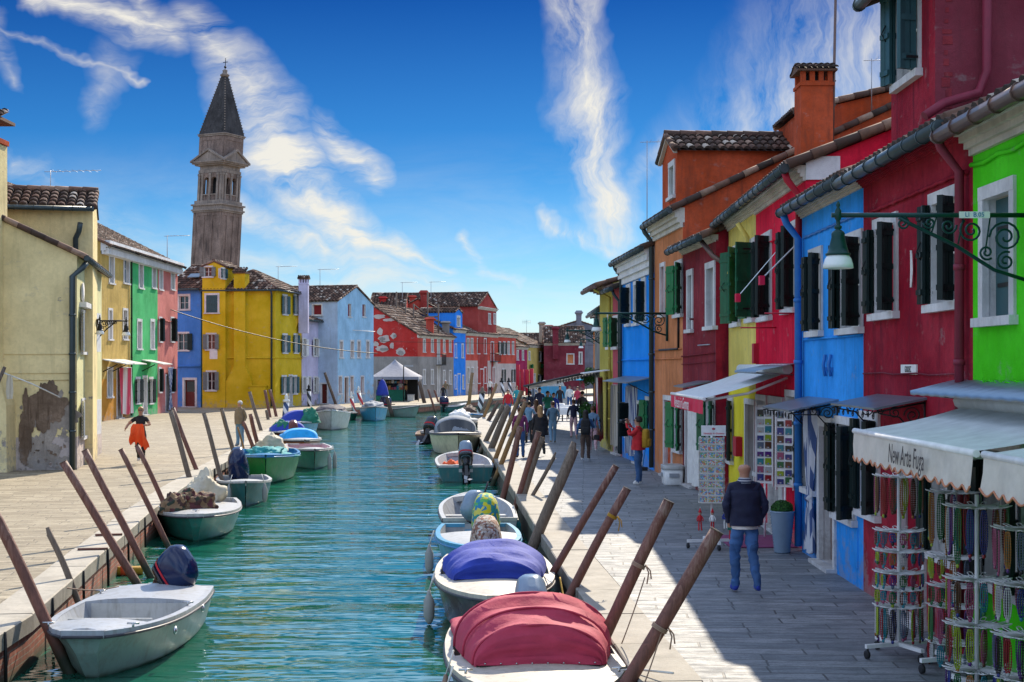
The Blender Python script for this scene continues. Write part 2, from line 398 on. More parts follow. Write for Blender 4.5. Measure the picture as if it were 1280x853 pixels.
class House:
    def __init__(s, label, A, B, Dp, h, mat, side=None, base=None, group=None, name='house', cat='house', det=1, base_side=None):
        s.F = {'front': Fr(A, B)}; f = s.F['front']; s.D = Dp; s.h = h; s.det = det
        s.F['left'] = Fr(f.A - f.n * Dp, f.A); s.F['right'] = Fr(f.B, f.B - f.n * Dp); s.F['back'] = Fr(f.B - f.n * Dp, f.A - f.n * Dp)
        s.mat = mat; s.side = side or mat; s.base = base; s.base_side = base_side or base
        s.holes = {k: [] for k in s.F}; s.root = thing(name, label, cat, f.A, group=group); s.extra = []
    def px(s, side, x0, x1, y0, y1):
        F = s.F[side]; a = F.s_at(x0); b = F.s_at(x1)
        if a > b: a, b = b, a
        m = (a + b) / 2; return a, b, F.z_at(m, y1), F.z_at(m, y0)
    def win(s, side, x0, x1, y0, y1, **k): return s.winm(side, *s.px(side, x0, x1, y0, y1), **k)
    def winm(s, side, a, b, z0, z1, tw=.1, trim='pl_stone_trim', sill=True, pane='glass_dark', shut=None, smat='shutter_dark', sash='off_white', depth=.16, batten=True, louvre=False, bars=True, cross=1):
        F = s.F[side]; s.holes[side].append((a, b, z0, z1))
        m = MB(trim)
        if tw:
            e = .012
            F.box(m, a - tw, a + e, -.04, .03, z0 - .0, z1 - e); F.box(m, b - e, b + tw, -.04, .03, z0, z1 - e)
            F.box(m, a - tw, b + tw, -.04, .034, z1 - e, z1 + tw)
            if not sill: F.box(m, a - tw, b + tw, -.04, .034, z0 - tw, z0)
        m.mat(sash); q = .045
        for (u0, u1, w0, w1) in ((a, a + q, z0, z1), (b - q, b, z0, z1), (a + q, b - q, z0, z0 + q), (a + q, b - q, z1 - q, z1)):
            F.box(m, u0, u1, -depth, -depth + .04, w0, w1)
        if bars:
            F.box(m, (a + b) / 2 - .025, (a + b) / 2 + .025, -depth, -depth + .045, z0 + q, z1 - q)
            for c in range(cross):
                zc = z0 + (z1 - z0) * (c + 1) / (cross + 1); F.box(m, a + q, b - q, -depth, -depth + .03, zc - .012, zc + .012)
        w = m.build('window', s.root)
        g = MB(pane); g.poly(F.P(a, -depth + .01, z0), F.P(b, -depth + .01, z0), F.P(b, -depth + .01, z1), F.P(a, -depth + .01, z1)); g.build('pane', w)
        if sill:
            m = MB(trim); F.box(m, a - tw - .05, b + tw + .05, -.04, .09, z0 - .09, z0 - .001); m.build('sill', w)
        if shut:
            for hs, ang in ((0, shut[0]), (1, shut[1])):
                if ang is None: continue
                if s.det > 1 and smat in ('shutter_dark', 'shutter_teal'):
                    s.shutter(w, F, a if hs == 0 else b, z0 + .01, z1 - .01, (b - a) / 4, ang, hs, smat, batten, louvre, fold=True)
                    continue
                s.shutter(w, F, a if hs == 0 else b, z0 + .01, z1 - .01, (b - a) / 2 - .005, ang, hs, smat, batten, louvre)
        return w
    def shutter(s, w, F, hs, z0, z1, wd, ang, right, smat, batten=True, louvre=False, fold=False):
        c, sn = math.cos(R(ang)), math.sin(R(ang))
        X = F.u * (c if not right else -c) + F.n * sn
        Nn = Vector((X.y, -X.x, 0)); Nn = Nn if not right else -Nn   # outside face when closed
        O = F.P(hs, .045, 0)
        m = MB(smat); k = 3 if s.det > 0 else 1
        for i in range(k):
            m.obox(O + X * (wd * i / k + (.004 if i else 0)) + Vector((0, 0, z0)), X * (wd / k - .004), -Nn * .035, (0, 0, z1 - z0))
        if fold:
            a2 = R(ang - 158); c2, s2 = math.cos(a2), math.sin(a2); X2 = F.u * (c2 if not right else -c2) + F.n * s2; N2 = Vector((X2.y, -X2.x, 0)); N2 = N2 if not right else -N2
            T = O + X * (wd + .004)
            for i in range(2): m.obox(T + X2 * (wd * i / 2 + .004) + Vector((0, 0, z0)), X2 * (wd / 2 - .004), -N2 * .035, (0, 0, z1 - z0))
            for zf in (.12, .5, .88): m.obox(T + X2 * .01 + N2 * .002 + Vector((0, 0, z0 + (z1 - z0) * zf - .03)), X2 * (wd - .02), N2 * .02, (0, 0, .06))
        if s.det > 0:
            if louvre:
                nn = int((z1 - z0) / .09)
                for i in range(nn):
                    m.obox(O + X * .05 + Vector((0, 0, z0 + .04 + i * .09)) + Nn * .001, X * (wd - .1), Nn * .02 + Vector((0, 0, -.02)), (0, 0, .03))
            elif batten:
                for zf in (.12, .5, .88):
                    zz = z0 + (z1 - z0) * zf
                    m.obox(O + X * .01 + Nn * .002 + Vector((0, 0, zz - .035)), X * (wd - .02), Nn * .022, (0, 0, .07))
                    m.obox(O + X * .01 - Nn * .037 + Vector((0, 0, zz - .03)), X * (wd - .02), -Nn * .02, (0, 0, .06))
        if s.det > 1:
            m.mat('iron_black')
            for zf in (.1, .9):
                zz = z0 + (z1 - z0) * zf; m.obox(O - X * .02 + Nn * .026 + Vector((0, 0, zz)), X * wd * .7, Nn * .008, (0, 0, .03))
            zz = z0 + (z1 - z0) * .45
            m.tube([O + X * (wd * .55) - Nn * .045 + Vector((0, 0, zz)), O + X * (wd * .75) - Nn * .07 + Vector((0, 0, zz + .1)), O + X * (wd * .55) - Nn * .045 + Vector((0, 0, zz + .2))], .008, 5)
        m.build('shutter', w)
    def door(s, side, x0, x1, y0, y1, mat='wood_brown', trim='pl_stone_trim', tw=.1, glass=None, z0=.06):
        a, b, _, z1 = s.px(side, x0, x1, y0, y1); return s.doorm(side, a, b, z1, mat, trim, tw, glass, z0)
    def doorm(s, side, a, b, z1, mat='wood_brown', trim='pl_stone_trim', tw=.1, glass=None, z0=.06):
        F = s.F[side]; s.holes[side].append((a, b, z0, z1)); dp = .2
        m = MB(mat); F.box(m, a, b, -dp, -dp + .05, z0, z1)
        n = 2; wd = (b - a - .16) / n
        for i in range(n):
            for (c0, c1) in ((.12, .45), (.55, .92)):
                q0 = a + .06 + i * (wd + .04)
                if glass and c0 > .5: continue
                F.box(m, q0, q0 + wd, -dp + .05, -dp + .065, z0 + (z1 - z0) * c0, z0 + (z1 - z0) * c1)
        d = m.build('door', s.root)
        m = MB(trim); e = .012
        F.box(m, a - tw, a + e, -.04, .035, z0, z1 - e); F.box(m, b - e, b + tw, -.04, .035, z0, z1 - e); F.box(m, a - tw, b + tw, -.04, .04, z1 - e, z1 + tw)
        F.box(m, a - tw - .03, b + tw + .03, -.05, .16, z0 - .06, z0 - .002); m.build('door_frame', d)
        if glass:
            m = MB(glass); F.box(m, a + .1, b - .1, -dp + .052, -dp + .06, z0 + (z1 - z0) * .55, z1 - .12); m.build('pane', d)
        m = MB('metal_grey'); m.tube([F.P(b - .1, -dp + .05, z0 + 1), F.P(b - .1, -dp + .1, z0 + 1), F.P(b - .2, -dp + .1, z0 + 1)], .012, 6); m.build('handle', d)
        return d
    def wall(s, mb, side, top):
        F = s.F[side]; H = s.holes[side]; mat = s.mat if side == 'front' else s.side; base = s.base if side == 'front' else s.base_side
        ss = sorted(set([0, F.L] + [v for h in H for v in h[:2] if 0 < v < F.L])); zz = sorted(set([-.1, top] + [v for h in H for v in h[2:] if v < top] + ([base[1]] if base else [])))
        for i in range(len(ss) - 1):
            for j in range(len(zz) - 1):
                a, b, c, d = ss[i], ss[i + 1], zz[j], zz[j + 1]; mx, mz = (a + b) / 2, (c + d) / 2
                if any(h[0] < mx < h[1] and h[2] < mz < h[3] for h in H): continue
                mb.mat(base[0] if base and mz < base[1] else mat)
                mb.poly(F.P(a, 0, c), F.P(b, 0, c), F.P(b, 0, d), F.P(a, 0, d))
        mb.mat(getattr(s, 'reveal', 'pl_stone_trim'))
        for (a, b, c, d) in H:
            q = -.24
            mb.poly(F.P(a, 0, c), F.P(a, 0, d), F.P(a, q, d), F.P(a, q, c)); mb.poly(F.P(b, 0, d), F.P(b, 0, c), F.P(b, q, c), F.P(b, q, d))
            mb.poly(F.P(a, 0, d), F.P(b, 0, d), F.P(b, q, d), F.P(a, q, d)); mb.poly(F.P(b, 0, c), F.P(a, 0, c), F.P(a, q, c), F.P(b, q, c))
            mb.poly(F.P(a, q, c), F.P(b, q, c), F.P(b, q, d), F.P(a, q, d))
    def finish(s, roof='par', pitch=.45, frac=.5, over=.28, side_over=.08, tp=.21, row=.42, gut='gutter', rfrac=None, ridge=True):
        f = s.F['front']; h = s.h; Dp = s.D; L = f.L; m = MB(s.mat)
        for side in s.F: s.wall(m, side, h)
        rise = pitch * Dp * frac; fr = Dp * frac; t = .07; so = side_over
        def g(a, d, z): return f.P(a, d, z)
        rm = MB('roof_tile')
        if roof == 'par' or roof == 'mono':
            if roof == 'mono': fr = Dp; rise = pitch * Dp
            m.mat(s.side)
            for a in (0, L):
                pts = [g(a, 0, h), g(a, -fr, h + rise), g(a, -Dp, h)] if roof == 'par' else [g(a, 0, h), g(a, -Dp, h + rise), g(a, -Dp, h)]
                m.poly(*(pts if a else pts[::-1]))
            if roof == 'mono': m.poly(g(0, -Dp, h), g(L, -Dp, h), g(L, -Dp, h + rise), g(0, -Dp, h + rise))
            tiles(rm, g(-so, over, h + t - over * pitch), g(L + so, over, h + t - over * pitch), g(-so, -fr, h + rise + t), g(L + so, -fr, h + rise + t), tp, row)
            if roof == 'par':
                pb = rise / max(.1, Dp - fr); tiles(rm, g(L + so, -Dp - .2, h + t - .2 * pb), g(-so, -Dp - .2, h + t - .2 * pb), g(L + so, -fr, h + rise + t), g(-so, -fr, h + rise + t), .3, .6)
            if ridge: ridge_cap(rm, g(-so, -fr, h + rise + t + .06), g(L + so, -fr, h + rise + t + .06))
            for a in (-so, L + so): ridge_cap(rm, g(a, over, h + t - over * pitch + .03), g(a, -fr, h + rise + t + .03), .085)
        elif roof == 'gfront':
            rise = pitch * L / 2; m.mat(s.mat); m.poly(g(0, 0, h), g(L, 0, h), g(L / 2, 0, h + rise)); m.mat(s.side); m.poly(g(L, -Dp, h), g(0, -Dp, h), g(L / 2, -Dp, h + rise))
            dz = over * pitch
            tiles(rm, g(-over, -Dp, h + t - dz), g(-over, so, h + t - dz), g(L / 2, -Dp, h + rise + t), g(L / 2, so, h + rise + t), tp, row)
            tiles(rm, g(L + over, so, h + t - dz), g(L + over, -Dp, h + t - dz), g(L / 2, so, h + rise + t), g(L / 2, -Dp, h + rise + t), tp, row)
            ridge_cap(rm, g(L / 2, so, h + rise + t + .05), g(L / 2, -Dp, h + rise + t + .05))
            for a in (-over, L + over): ridge_cap(rm, g(a, so - .05, h + t - dz + .03), g(L / 2, so - .05, h + rise + t + .03), .08)
        elif roof == 'hip':
            rise = pitch * min(Dp, L) / 2; o = over; z = h + t - o * pitch; q = min(Dp, L) / 2
            c = [g(-o, o, z), g(L + o, o, z), g(L + o, -Dp - o, z), g(-o, -Dp - o, z)]
            if L >= Dp: r0, r1 = g(q, -Dp / 2, h + rise + t), g(L - q, -Dp / 2, h + rise + t)
            else: r0, r1 = g(L / 2, -q, h + rise + t), g(L / 2, -Dp + q, h + rise + t)
            if L >= Dp:
                tiles(rm, c[0], c[1], r0, r1, tp, row); tiles(rm, c[1], c[2], r1, r1, tp, row); tiles(rm, c[2], c[3], r1, r0, tp, row); tiles(rm, c[3], c[0], r0, r0, tp, row)
                for a, b in ((c[0], r0), (c[3], r0), (c[1], r1), (c[2], r1), (r0, r1)): ridge_cap(rm, a + Vector((0, 0, .05)), b + Vector((0, 0, .05)))
            else:
                tiles(rm, c[0], c[1], r0, r0, tp, row); tiles(rm, c[1], c[2], r0, r1, tp, row); tiles(rm, c[2], c[3], r1, r1, tp, row); tiles(rm, c[3], c[0], r1, r0, tp, row)
                for a, b in ((c[0], r0), (c[1], r0), (c[2], r1), (c[3], r1), (r0, r1)): ridge_cap(rm, a + Vector((0, 0, .05)), b + Vector((0, 0, .05)))
            m.mat(s.mat)
        m.build('wall', s.root); s.roof = rm.build('roof', s.root)
        if gut and roof in ('par', 'mono'):
            gm = MB(gut); z = h + t - over * pitch - .03; d = over + .05
            gm.tube([g(-so, d, z), g(L + so, d, z)], .075, 10)
            if s.det > 0:
                k = int(L / .55)
                for i in range(k + 1):
                    a = L * i / max(1, k); gm.tube([g(a - .012, d, z), g(a + .012, d, z)], .088, 10)
            gm.build('gutter', s.root)
        return s
    def pipe(s, pts, mat='gutter', r=.05, name='downpipe'):
        m = MB(mat); m.tube(pts, r, 8)
        for p, q in zip(pts, pts[1:]):
            p, q = Vector(p), Vector(q)
            if (q - p).length > 1.5 and s.det > 0:
                for k in range(1, int((q - p).length / 1.2) + 1):
                    c = p.lerp(q, k / (int((q - p).length / 1.2) + 1)); d = (q - p).normalized() * .03; m.tube([c - d, c + d], r * 1.25, 8)
        return m.build(name, s.root)
    def downpipe(s, side, a, mat='gutter', d=.09, over=.28, z1=None, r=.05, z0=.1):
        F = s.F[side]; z1 = z1 or s.h
        return s.pipe([F.P(a, over + .05, z1 - .1), F.P(a, over, z1 - .25), F.P(a, d, z1 - .5), F.P(a, d, z0)], mat, r)
    def cornice(s, side='front', h=.35, mat='pl_cornice', out=.25, dent=False, z=None, ext=0):
        F = s.F[side]; z = (s.h if z is None else z) - .02; m = MB(mat); k = 4
        for i in range(k):
            F.box(m, -ext - .002 * i, F.L + ext + .002 * i, -.05, out * (i + 1) / k, z - h + h * i / k, z - h + h * (i + 1) / k)
        if dent:
            n = int(F.L / .22)
            for i in range(n): F.box(m, (i + .3) * F.L / n, (i + .75) * F.L / n, .0, out * .85, z - h * .98, z - h * .55)
        return m.build('cornice', s.root)
def chimney(root, c, w, d, z0, z1, mat, style='box', cap=.3, rot=0):
    """c = (x, y) centre"""
    rm = Matrix.Translation((c[0], c[1], 0)) @ Matrix.Rotation(rot, 4, 'Z')
    m = MB(mat); m.M = rm; m.box(-w / 2, w / 2, -d / 2, d / 2, z0, z1); m.box(-w / 2 - .03, w / 2 + .03, -d / 2 - .03, d / 2 + .03, z1 - .12, z1 - .04)
    o = m.build('chimney', root)
    k = MB(mat); k.M = rm
    if style == 'box':
        for a in (-1, -.33, .33, 1):
            for b in (-1, 1): k.box(a * w * .42 - .06, a * w * .42 + .06, b * d * .4 - .06, b * d * .4 + .06, z1, z1 + cap * .55)
        k.mat('iron_black'); k.box(-w * .3, w * .3, -d * .25, d * .25, z1, z1 + cap * .5); k.mat('roof_tile'); k.box(-w * .62, w * .62, -d * .62, d * .62, z1 + cap * .55, z1 + cap * .66)
        zz = z1 + cap * .66; e = .64
        tiles(k, (-w * e, -d * e, zz), (w * e, -d * e, zz), (-w * e, 0, zz + cap * .45), (w * e, 0, zz + cap * .45), .15, .3)
        tiles(k, (w * e, d * e, zz), (-w * e, d * e, zz), (w * e, 0, zz + cap * .45), (-w * e, 0, zz + cap * .45), .15, .3)
        for sx in (-1, 1): k.poly((sx * w * .6, -d * .6, zz), (sx * w * .6, d * .6, zz), (sx * w * .6, 0, zz + cap * .42))
    elif style == 'flare':
        k.obox
        for (e0, e1, a, b) in ((.5, .8, 0, cap * .5), (.8, .5, cap * .5, cap)):
            i = [k.vert((sx * w * e, sy * d * e, z1 + z)) for e, z in ((e0, a), (e1, b)) for sx, sy in ((-1, -1), (1, -1), (1, 1), (-1, 1))]
            for q in range(4): k.face((i[q], i[(q + 1) % 4], i[4 + (q + 1) % 4], i[4 + q]), False)
            k.face(i[4:], False)
    k.build('chimney_cap', o); return o
def antenna(root, c, z0, h, side=1, kind=0):
    m = MB('metal_grey'); x, y = c; q = .012 if y < 60 else .024; m.tube([(x, y, z0), (x, y, z0 + h)], q, 5)
    if kind == 0:
        m.tube([(x - .2 * side, y, z0 + h - .05), (x + 1.6 * side, y, z0 + h)], q * .7, 4)
        for i in range(7): a = x + side * (.1 + .22 * i); m.tube([(a, y - .3, z0 + h - .02), (a, y + .3, z0 + h - .02)], q * .4, 4)
    else:
        m.tube([(x - .6, y, z0 + h - .3), (x + .6, y, z0 + h - .25)], .02, 4)
        for i in range(6): a = x - .5 + .2 * i; m.tube([(a, y, z0 + h - .55), (a, y, z0 + h - .02)], .012, 4)
    return m.build('antenna', root)
def wall_cable(root, pts, r=.012, mat='iron_black'):
    m = MB(mat); m.tube(pts, r, 5); return m.build('cable', root)

def absorb(root, sub, pre):
    """an upper storey or dormer becomes part of the house below it"""
    d = sub.location - root.location
    for c in list(sub.children):
        c.parent = root; c.location = d
        b = c.name.split('.')[0]
        if b in ('wall', 'roof'): c.name = pre + '_' + b
    bpy.data.objects.remove(sub)
# ---------------------------------------------------------------- camera, sky, sun
cam = bpy.data.cameras.new('Camera'); cam.sensor_width = 36; cam.lens = FPX / 1280 * 36; cam.shift_y = (HY - 426.5) / 1280
cam.clip_end = 5000; co = bpy.data.objects.new('Camera', cam); COL.objects.link(co); co.location = (0, 0, EYE); co.rotation_euler = (R(90), 0, 0); scene.camera = co
SUN_EL, SUN_AZ = R(35.5), R(14.5)
SV = Vector((math.sin(SUN_AZ) * math.cos(SUN_EL), math.cos(SUN_AZ) * math.cos(SUN_EL), math.sin(SUN_EL)))
sl = bpy.data.lights.new('Sun', 'SUN'); sl.energy = 4.2; sl.angle = R(.5); sl.color = (1, .88, .7); so = bpy.data.objects.new('Sun', sl); COL.objects.link(so)
so.rotation_euler = SV.to_track_quat('Z', 'Y').to_euler(); so.location = (20, 20, 40)
BACK_FILL = (4.5, 5.3, 6.8, 1)  # tone of the unseen cloud added to lift the shade
def make_world():
    w = bpy.data.worlds.new('World'); scene.world = w; w.use_nodes = True; t = w.node_tree; t.nodes.clear()
    N = lambda k, **kw: [setattr(nd := t.nodes.new(k), a, b) for a, b in kw.items()] and nd or nd
    def N(k, **kw):
        nd = t.nodes.new(k)
        for a, b in kw.items(): setattr(nd, a, b)
        return nd
    L = t.links.new
    def M(op, a, b=None, c=None, clamp=False):
        m = N('ShaderNodeMath', operation=op); m.use_clamp = clamp
        for i, v in enumerate((a, b, c)):
            if v is None: continue
            if isinstance(v, (int, float)): m.inputs[i].default_value = v
            else: L(v, m.inputs[i])
        return m.outputs[0]
    out = N('ShaderNodeOutputWorld'); bg = N('ShaderNodeBackground'); L(bg.outputs[0], out.inputs[0]); bg.inputs[1].default_value = .15
    sk = N('ShaderNodeTexSky', sky_type='NISHITA'); sk.sun_disc = False; sk.sun_elevation = SUN_EL; sk.sun_rotation = SUN_AZ; sk.air_density = 1.0; sk.dust_density = .25; sk.ozone_density = 4.0
    hs = N('ShaderNodeHueSaturation'); hs.inputs['Saturation'].default_value = 1.0; hs.inputs['Value'].default_value = 1.0; L(sk.outputs[0], hs.inputs['Color'])
    t0 = N('ShaderNodeTexCoord'); s0 = N('ShaderNodeSeparateXYZ'); L(t0.outputs['Generated'], s0.inputs[0])
    def ramp(fac, stops):
        r = N('ShaderNodeValToRGB'); e = r.color_ramp.elements
        while len(e) < len(stops): e.new(.5)
        for i, (p, c) in enumerate(stops): e[i].position = p; e[i].color = (*c, 1)
        L(fac, r.inputs[0]); return r.outputs[0]
    gr = ramp(s0.outputs[2], [(0, (.25, .34, .47)), (.035, (.235, .34, .45)), (.08, (.14, .27, .39)), (.14, (.042, .165, .3)), (.25, (.01, .07, .19)), (.272, (.3, .46, .58)), (.34, (.95, .95, .9)), (.55, (.6, .68, .78)), (.8, (.4, .52, .7))])  # band above the frame brightened on purpose, for water reflections and shade fill
    gm = N('ShaderNodeMix', data_type='RGBA', blend_type='MULTIPLY'); gm.inputs[0].default_value = 1; L(sk.outputs[0], gm.inputs[6]); L(gr, gm.inputs[7])
    # unseen broken cloud added overhead and behind the viewer as fill for the shade
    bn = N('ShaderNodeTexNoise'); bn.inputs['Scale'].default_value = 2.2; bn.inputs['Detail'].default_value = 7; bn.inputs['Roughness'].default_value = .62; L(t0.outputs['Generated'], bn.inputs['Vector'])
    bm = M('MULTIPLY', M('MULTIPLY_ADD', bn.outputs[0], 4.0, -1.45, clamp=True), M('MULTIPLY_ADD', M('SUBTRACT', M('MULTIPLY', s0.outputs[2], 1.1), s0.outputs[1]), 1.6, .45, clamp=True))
    gb = N('ShaderNodeMix', data_type='RGBA'); L(M('MULTIPLY', bm, .9), gb.inputs[0]); L(gm.outputs[2], gb.inputs[6]); gb.inputs[7].default_value = BACK_FILL
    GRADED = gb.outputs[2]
    # cirrus: brush strokes laid out over the sky's own azimuth / elevation
    tc = N('ShaderNodeTexCoord'); sp = N('ShaderNodeSeparateXYZ'); L(tc.outputs['Generated'], sp.inputs[0])
    az = M('DIVIDE', sp.outputs[0], M('MAXIMUM', sp.outputs[1], .05)); el = M('DIVIDE', sp.outputs[2], M('MAXIMUM', sp.outputs[1], .05))
    cb = N('ShaderNodeCombineXYZ'); L(az, cb.inputs[0]); L(el, cb.inputs[1])
    def noise(scale, detail, rough, dist, vec, loc=(0, 0, 0), sc=(1, 1, 1), rot=0):
        mp = N('ShaderNodeMapping'); mp.inputs['Location'].default_value = loc; mp.inputs['Scale'].default_value = sc; mp.inputs['Rotation'].default_value = (0, 0, rot); L(vec, mp.inputs[0])
        n = N('ShaderNodeTexNoise'); n.inputs['Scale'].default_value = scale; n.inputs['Detail'].default_value = detail; n.inputs['Roughness'].default_value = rough; n.inputs['Distortion'].default_value = dist; L(mp.outputs[0], n.inputs['Vector']); return n
    wn = noise(7, 5, .6, .3, cb.outputs[0]); wv = N('ShaderNodeVectorMath', operation='MULTIPLY_ADD'); L(wn.outputs['Color'], wv.inputs[0]); wv.inputs[1].default_value = (.075, .075, 0); 
    off = N('ShaderNodeVectorMath', operation='ADD'); L(cb.outputs[0], off.inputs[0]); off.inputs[1].default_value = (-.0375, -.0375, 0); L(off.outputs[0], wv.inputs[2])
    ws = N('ShaderNodeSeparateXYZ'); L(wv.outputs[0], ws.inputs[0]); wx, wy = ws.outputs[0], ws.outputs[1]
    def seg(ax, ay, bx, by, r0, r1, k):
        # photo measurements turned into tangents of azimuth and elevation
        a = ((ax - CX) / FPX, (HY - ay) / FPX); b = ((bx - CX) / FPX, (HY - by) / FPX); dx, dy = b[0] - a[0], b[1] - a[1]; q = dx * dx + dy * dy
        px_, py_ = M('SUBTRACT', wx, a[0]), M('SUBTRACT', wy, a[1])
        h = M('DIVIDE', M('ADD', M('MULTIPLY', px_, dx), M('MULTIPLY', py_, dy)), q, clamp=True)
        ex = M('SUBTRACT', px_, M('MULTIPLY', h, dx)); ey = M('SUBTRACT', py_, M('MULTIPLY', h, dy))
        d = M('SQRT', M('ADD', M('MULTIPLY', ex, ex), M('MULTIPLY', ey, ey)))
        rr = M('MULTIPLY_ADD', h, (r1 - r0) * 1.12 / FPX, r0 * 1.12 / FPX)
        return M('MULTIPLY', M('SUBTRACT', 1.0, M('DIVIDE', d, rr), clamp=True), k)
    strokes = [(235, 20, 330, 170, 26, 52, .85), (330, 170, 390, 250, 52, 50, 1.1), (390, 250, 460, 305, 46, 24, 1.15), (460, 305, 560, 335, 22, 12, .9),
               (60, -10, 210, 40, 26, 36, 1.0), (160, -30, 215, 60, 24, 22, .8), (400, 175, 470, 235, 30, 26, .95), (300, 255, 420, 310, 26, 22, .8), (420, 310, 530, 360, 22, 24, .55),
               (715, -10, 735, 130, 34, 40, .95), (735, 130, 760, 270, 44, 40, 1.05), (760, 300, 680, 275, 22, 12, .85), (760, 290, 830, 180, 24, 14, .5), (570, 290, 590, 330, 14, 14, .8), (590, 330, 650, 350, 12, 8, .6),
               (0, 200, 60, 215, 12, 24, .5), (100, 270, 260, 320, 40, 40, .35), (260, 320, 560, 365, 44, 36, .6), (300, 390, 640, 385, 26, 30, .4), (0, 30, 20, 110, 30, 12, .45), (0, 45, 190, 105, 9, 7, .5), (900, 230, 1100, 40, 110, 190, .62), (560, 330, 640, 400, 30, 60, .25), (150, 80, 130, 150, 30, 20, .35)]
    tot = None
    for st in strokes:
        v = seg(*st); tot = v if tot is None else M('MAXIMUM', tot, v)
    fa = noise(17, 12, .68, .45, wv.outputs[0], sc=(.55, 2.2, 1), rot=R(38)).outputs[0]; fb = noise(17, 12, .68, .45, wv.outputs[0], sc=(2.0, .6, 1), rot=R(12)).outputs[0]
    side = M('MULTIPLY_ADD', wx, 30.0, .3, clamp=True)
    tex = M('ADD', M('MULTIPLY', fa, M('SUBTRACT', 1.0, side)), M('MULTIPLY', fb, side))
    soft = noise(9, 5, .55, .3, wv.outputs[0]).outputs[0]
    cl = M('MULTIPLY', M('POWER', tot, 1.15), M('ADD', M('MULTIPLY_ADD', tex, 4.4, -1.65), M('MULTIPLY_ADD', soft, 1.6, -.6)))
    cl = M('MULTIPLY', cl, .95, clamp=True)
    # thin veil of high cloud low over the horizon
    veil = noise(5, 8, .65, .8, cb.outputs[0], loc=(3, 1, 0), sc=(1, 3.2, 1), rot=R(-8)).outputs[0]
    vm = M('MULTIPLY', M('MULTIPLY_ADD', veil, 2.6, -.95, clamp=True), M('MULTIPLY_ADD', M('ABSOLUTE', M('SUBTRACT', el, .03)), -5.5, .75, clamp=True))
    allc = M('MAXIMUM', M('MULTIPLY', cl, .93), M('MULTIPLY', vm, .7))
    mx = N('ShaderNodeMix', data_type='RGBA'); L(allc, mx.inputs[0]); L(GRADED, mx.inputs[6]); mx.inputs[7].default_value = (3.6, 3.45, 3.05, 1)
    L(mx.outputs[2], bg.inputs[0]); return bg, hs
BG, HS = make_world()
vs = scene.view_settings; vs.view_transform = 'Standard'; vs.look = 'None'; vs.gamma = 1; vs.use_curve_mapping = False; vs.exposure = .8

# ---------------------------------------------------------------- ground, canal, quays
RQ = [(2.2, -10), (1.75, 3), (1.2, 13.5), (.88, 19), (.52, 25.2), (.05, 34), (-.47, 44.1), (-1.0, 53), (-1.5, 62), (-1.95, 80), (-1.2, 98), (1.5, 118), (7, 140), (30, 190)]
LQ = [(-4.7, -10), (-5.3, 8), (-5.79, 17.2), (-6.63, 23.3), (-7.47, 29.5), (-8.1, 35), (-8.72, 41.7), (-9.6, 52), (-10.9, 65), (-12.0, 78), (-12.3, 88), (-12.4, 97), (-11.6, 104), (-7.2, 110), (-4.3, 122), (.0, 139), (7, 155), (30, 200)]
m = MB('water'); m.poly((-40, -30, WATER), (60, -30, WATER), (60, 260, WATER), (-40, 260, WATER)); struct(m.build('water'))
m = MB('weed_stone'); m.poly((-3000, -500, -3.2), (3000, -500, -3.2), (3000, 3000, -3.2), (-3000, 3000, -3.2)); struct(m.build('ground'))
def offset(path, d):
    """shift a polyline sideways (d > 0: to the right of travel)"""
    out = []
    for i, p in enumerate(path):
        a = Vector(path[max(i - 1, 0)]); b = Vector(path[min(i + 1, len(path) - 1)]); t = (b - a).normalized(); out.append((p[0] + t.y * d, p[1] - t.x * d))
    return out
def band(mb, p, q, z0, z1=None):
    z1 = z0 if z1 is None else z1
    for i in range(len(p) - 1): mb.poly((*p[i], z0), (*p[i + 1], z0), (*q[i + 1], z1), (*q[i], z1))
def resample(path, step):
    out = []; 
    for (a, b) in zip(path, path[1:]):
        a, b = Vector(a), Vector(b); n = max(1, int((b - a).length / step))
        for i in range(n): out.append(tuple(a.lerp(b, i / n)))
    out.append(tuple(path[-1])); return out
rin = offset(RQ, .62); lin = offset(LQ, -.55)
m = MB('paving_right'); far = [(60, y) for x, y in rin]; band(m, rin, far, -.004); struct(m.build('quay_paving'))
m = MB('paving_left'); band(m, lin, [(-120, y) for x, y in lin], -.004)
m.poly((-120, 200, -.004), (30, 200, -.004), (60, 900, -.004), (-300, 900, -.004)); struct(m.build('campo_paving'))
m = MB('kerb_pale'); m.poly((30, 190, -.01), (60, 190, -.01), (400, 900, -.01), (60, 900, -.01)); struct(m.build('far_ground'))
def kerb(path, side, width, matt, face, name):
    """long edge stones with open joints"""
    m = MB(matt); pts = resample(path, 1.7)
    for i in range(len(pts) - 1):
        a, b = Vector(pts[i]), Vector(pts[i + 1]); t = (b - a).normalized(); n = Vector((t.y, -t.x)) * side; g = t * .008
        dz = random.uniform(-.006, .006); e = random.uniform(-.012, .012)
        A, B = a + g + n * e, b - g + n * e; C, Dd = B + n * (width - .01), A + n * (width - .01)
        m.mat(matt)
        z1 = .012 + dz; bev = .015; nn = n * bev
        m.poly((*(A + nn), z1), (*(B + nn), z1), (*C, z1), (*Dd, z1))
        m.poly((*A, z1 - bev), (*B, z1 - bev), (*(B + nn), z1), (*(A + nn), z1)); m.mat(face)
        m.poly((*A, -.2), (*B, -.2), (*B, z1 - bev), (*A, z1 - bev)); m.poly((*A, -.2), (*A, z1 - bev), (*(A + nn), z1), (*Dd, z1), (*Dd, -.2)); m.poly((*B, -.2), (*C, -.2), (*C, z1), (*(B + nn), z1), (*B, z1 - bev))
        m.poly((*A, -.2), (*B, -.2), (*C, -.2), (*Dd, -.2))
    return struct(m.build(name))
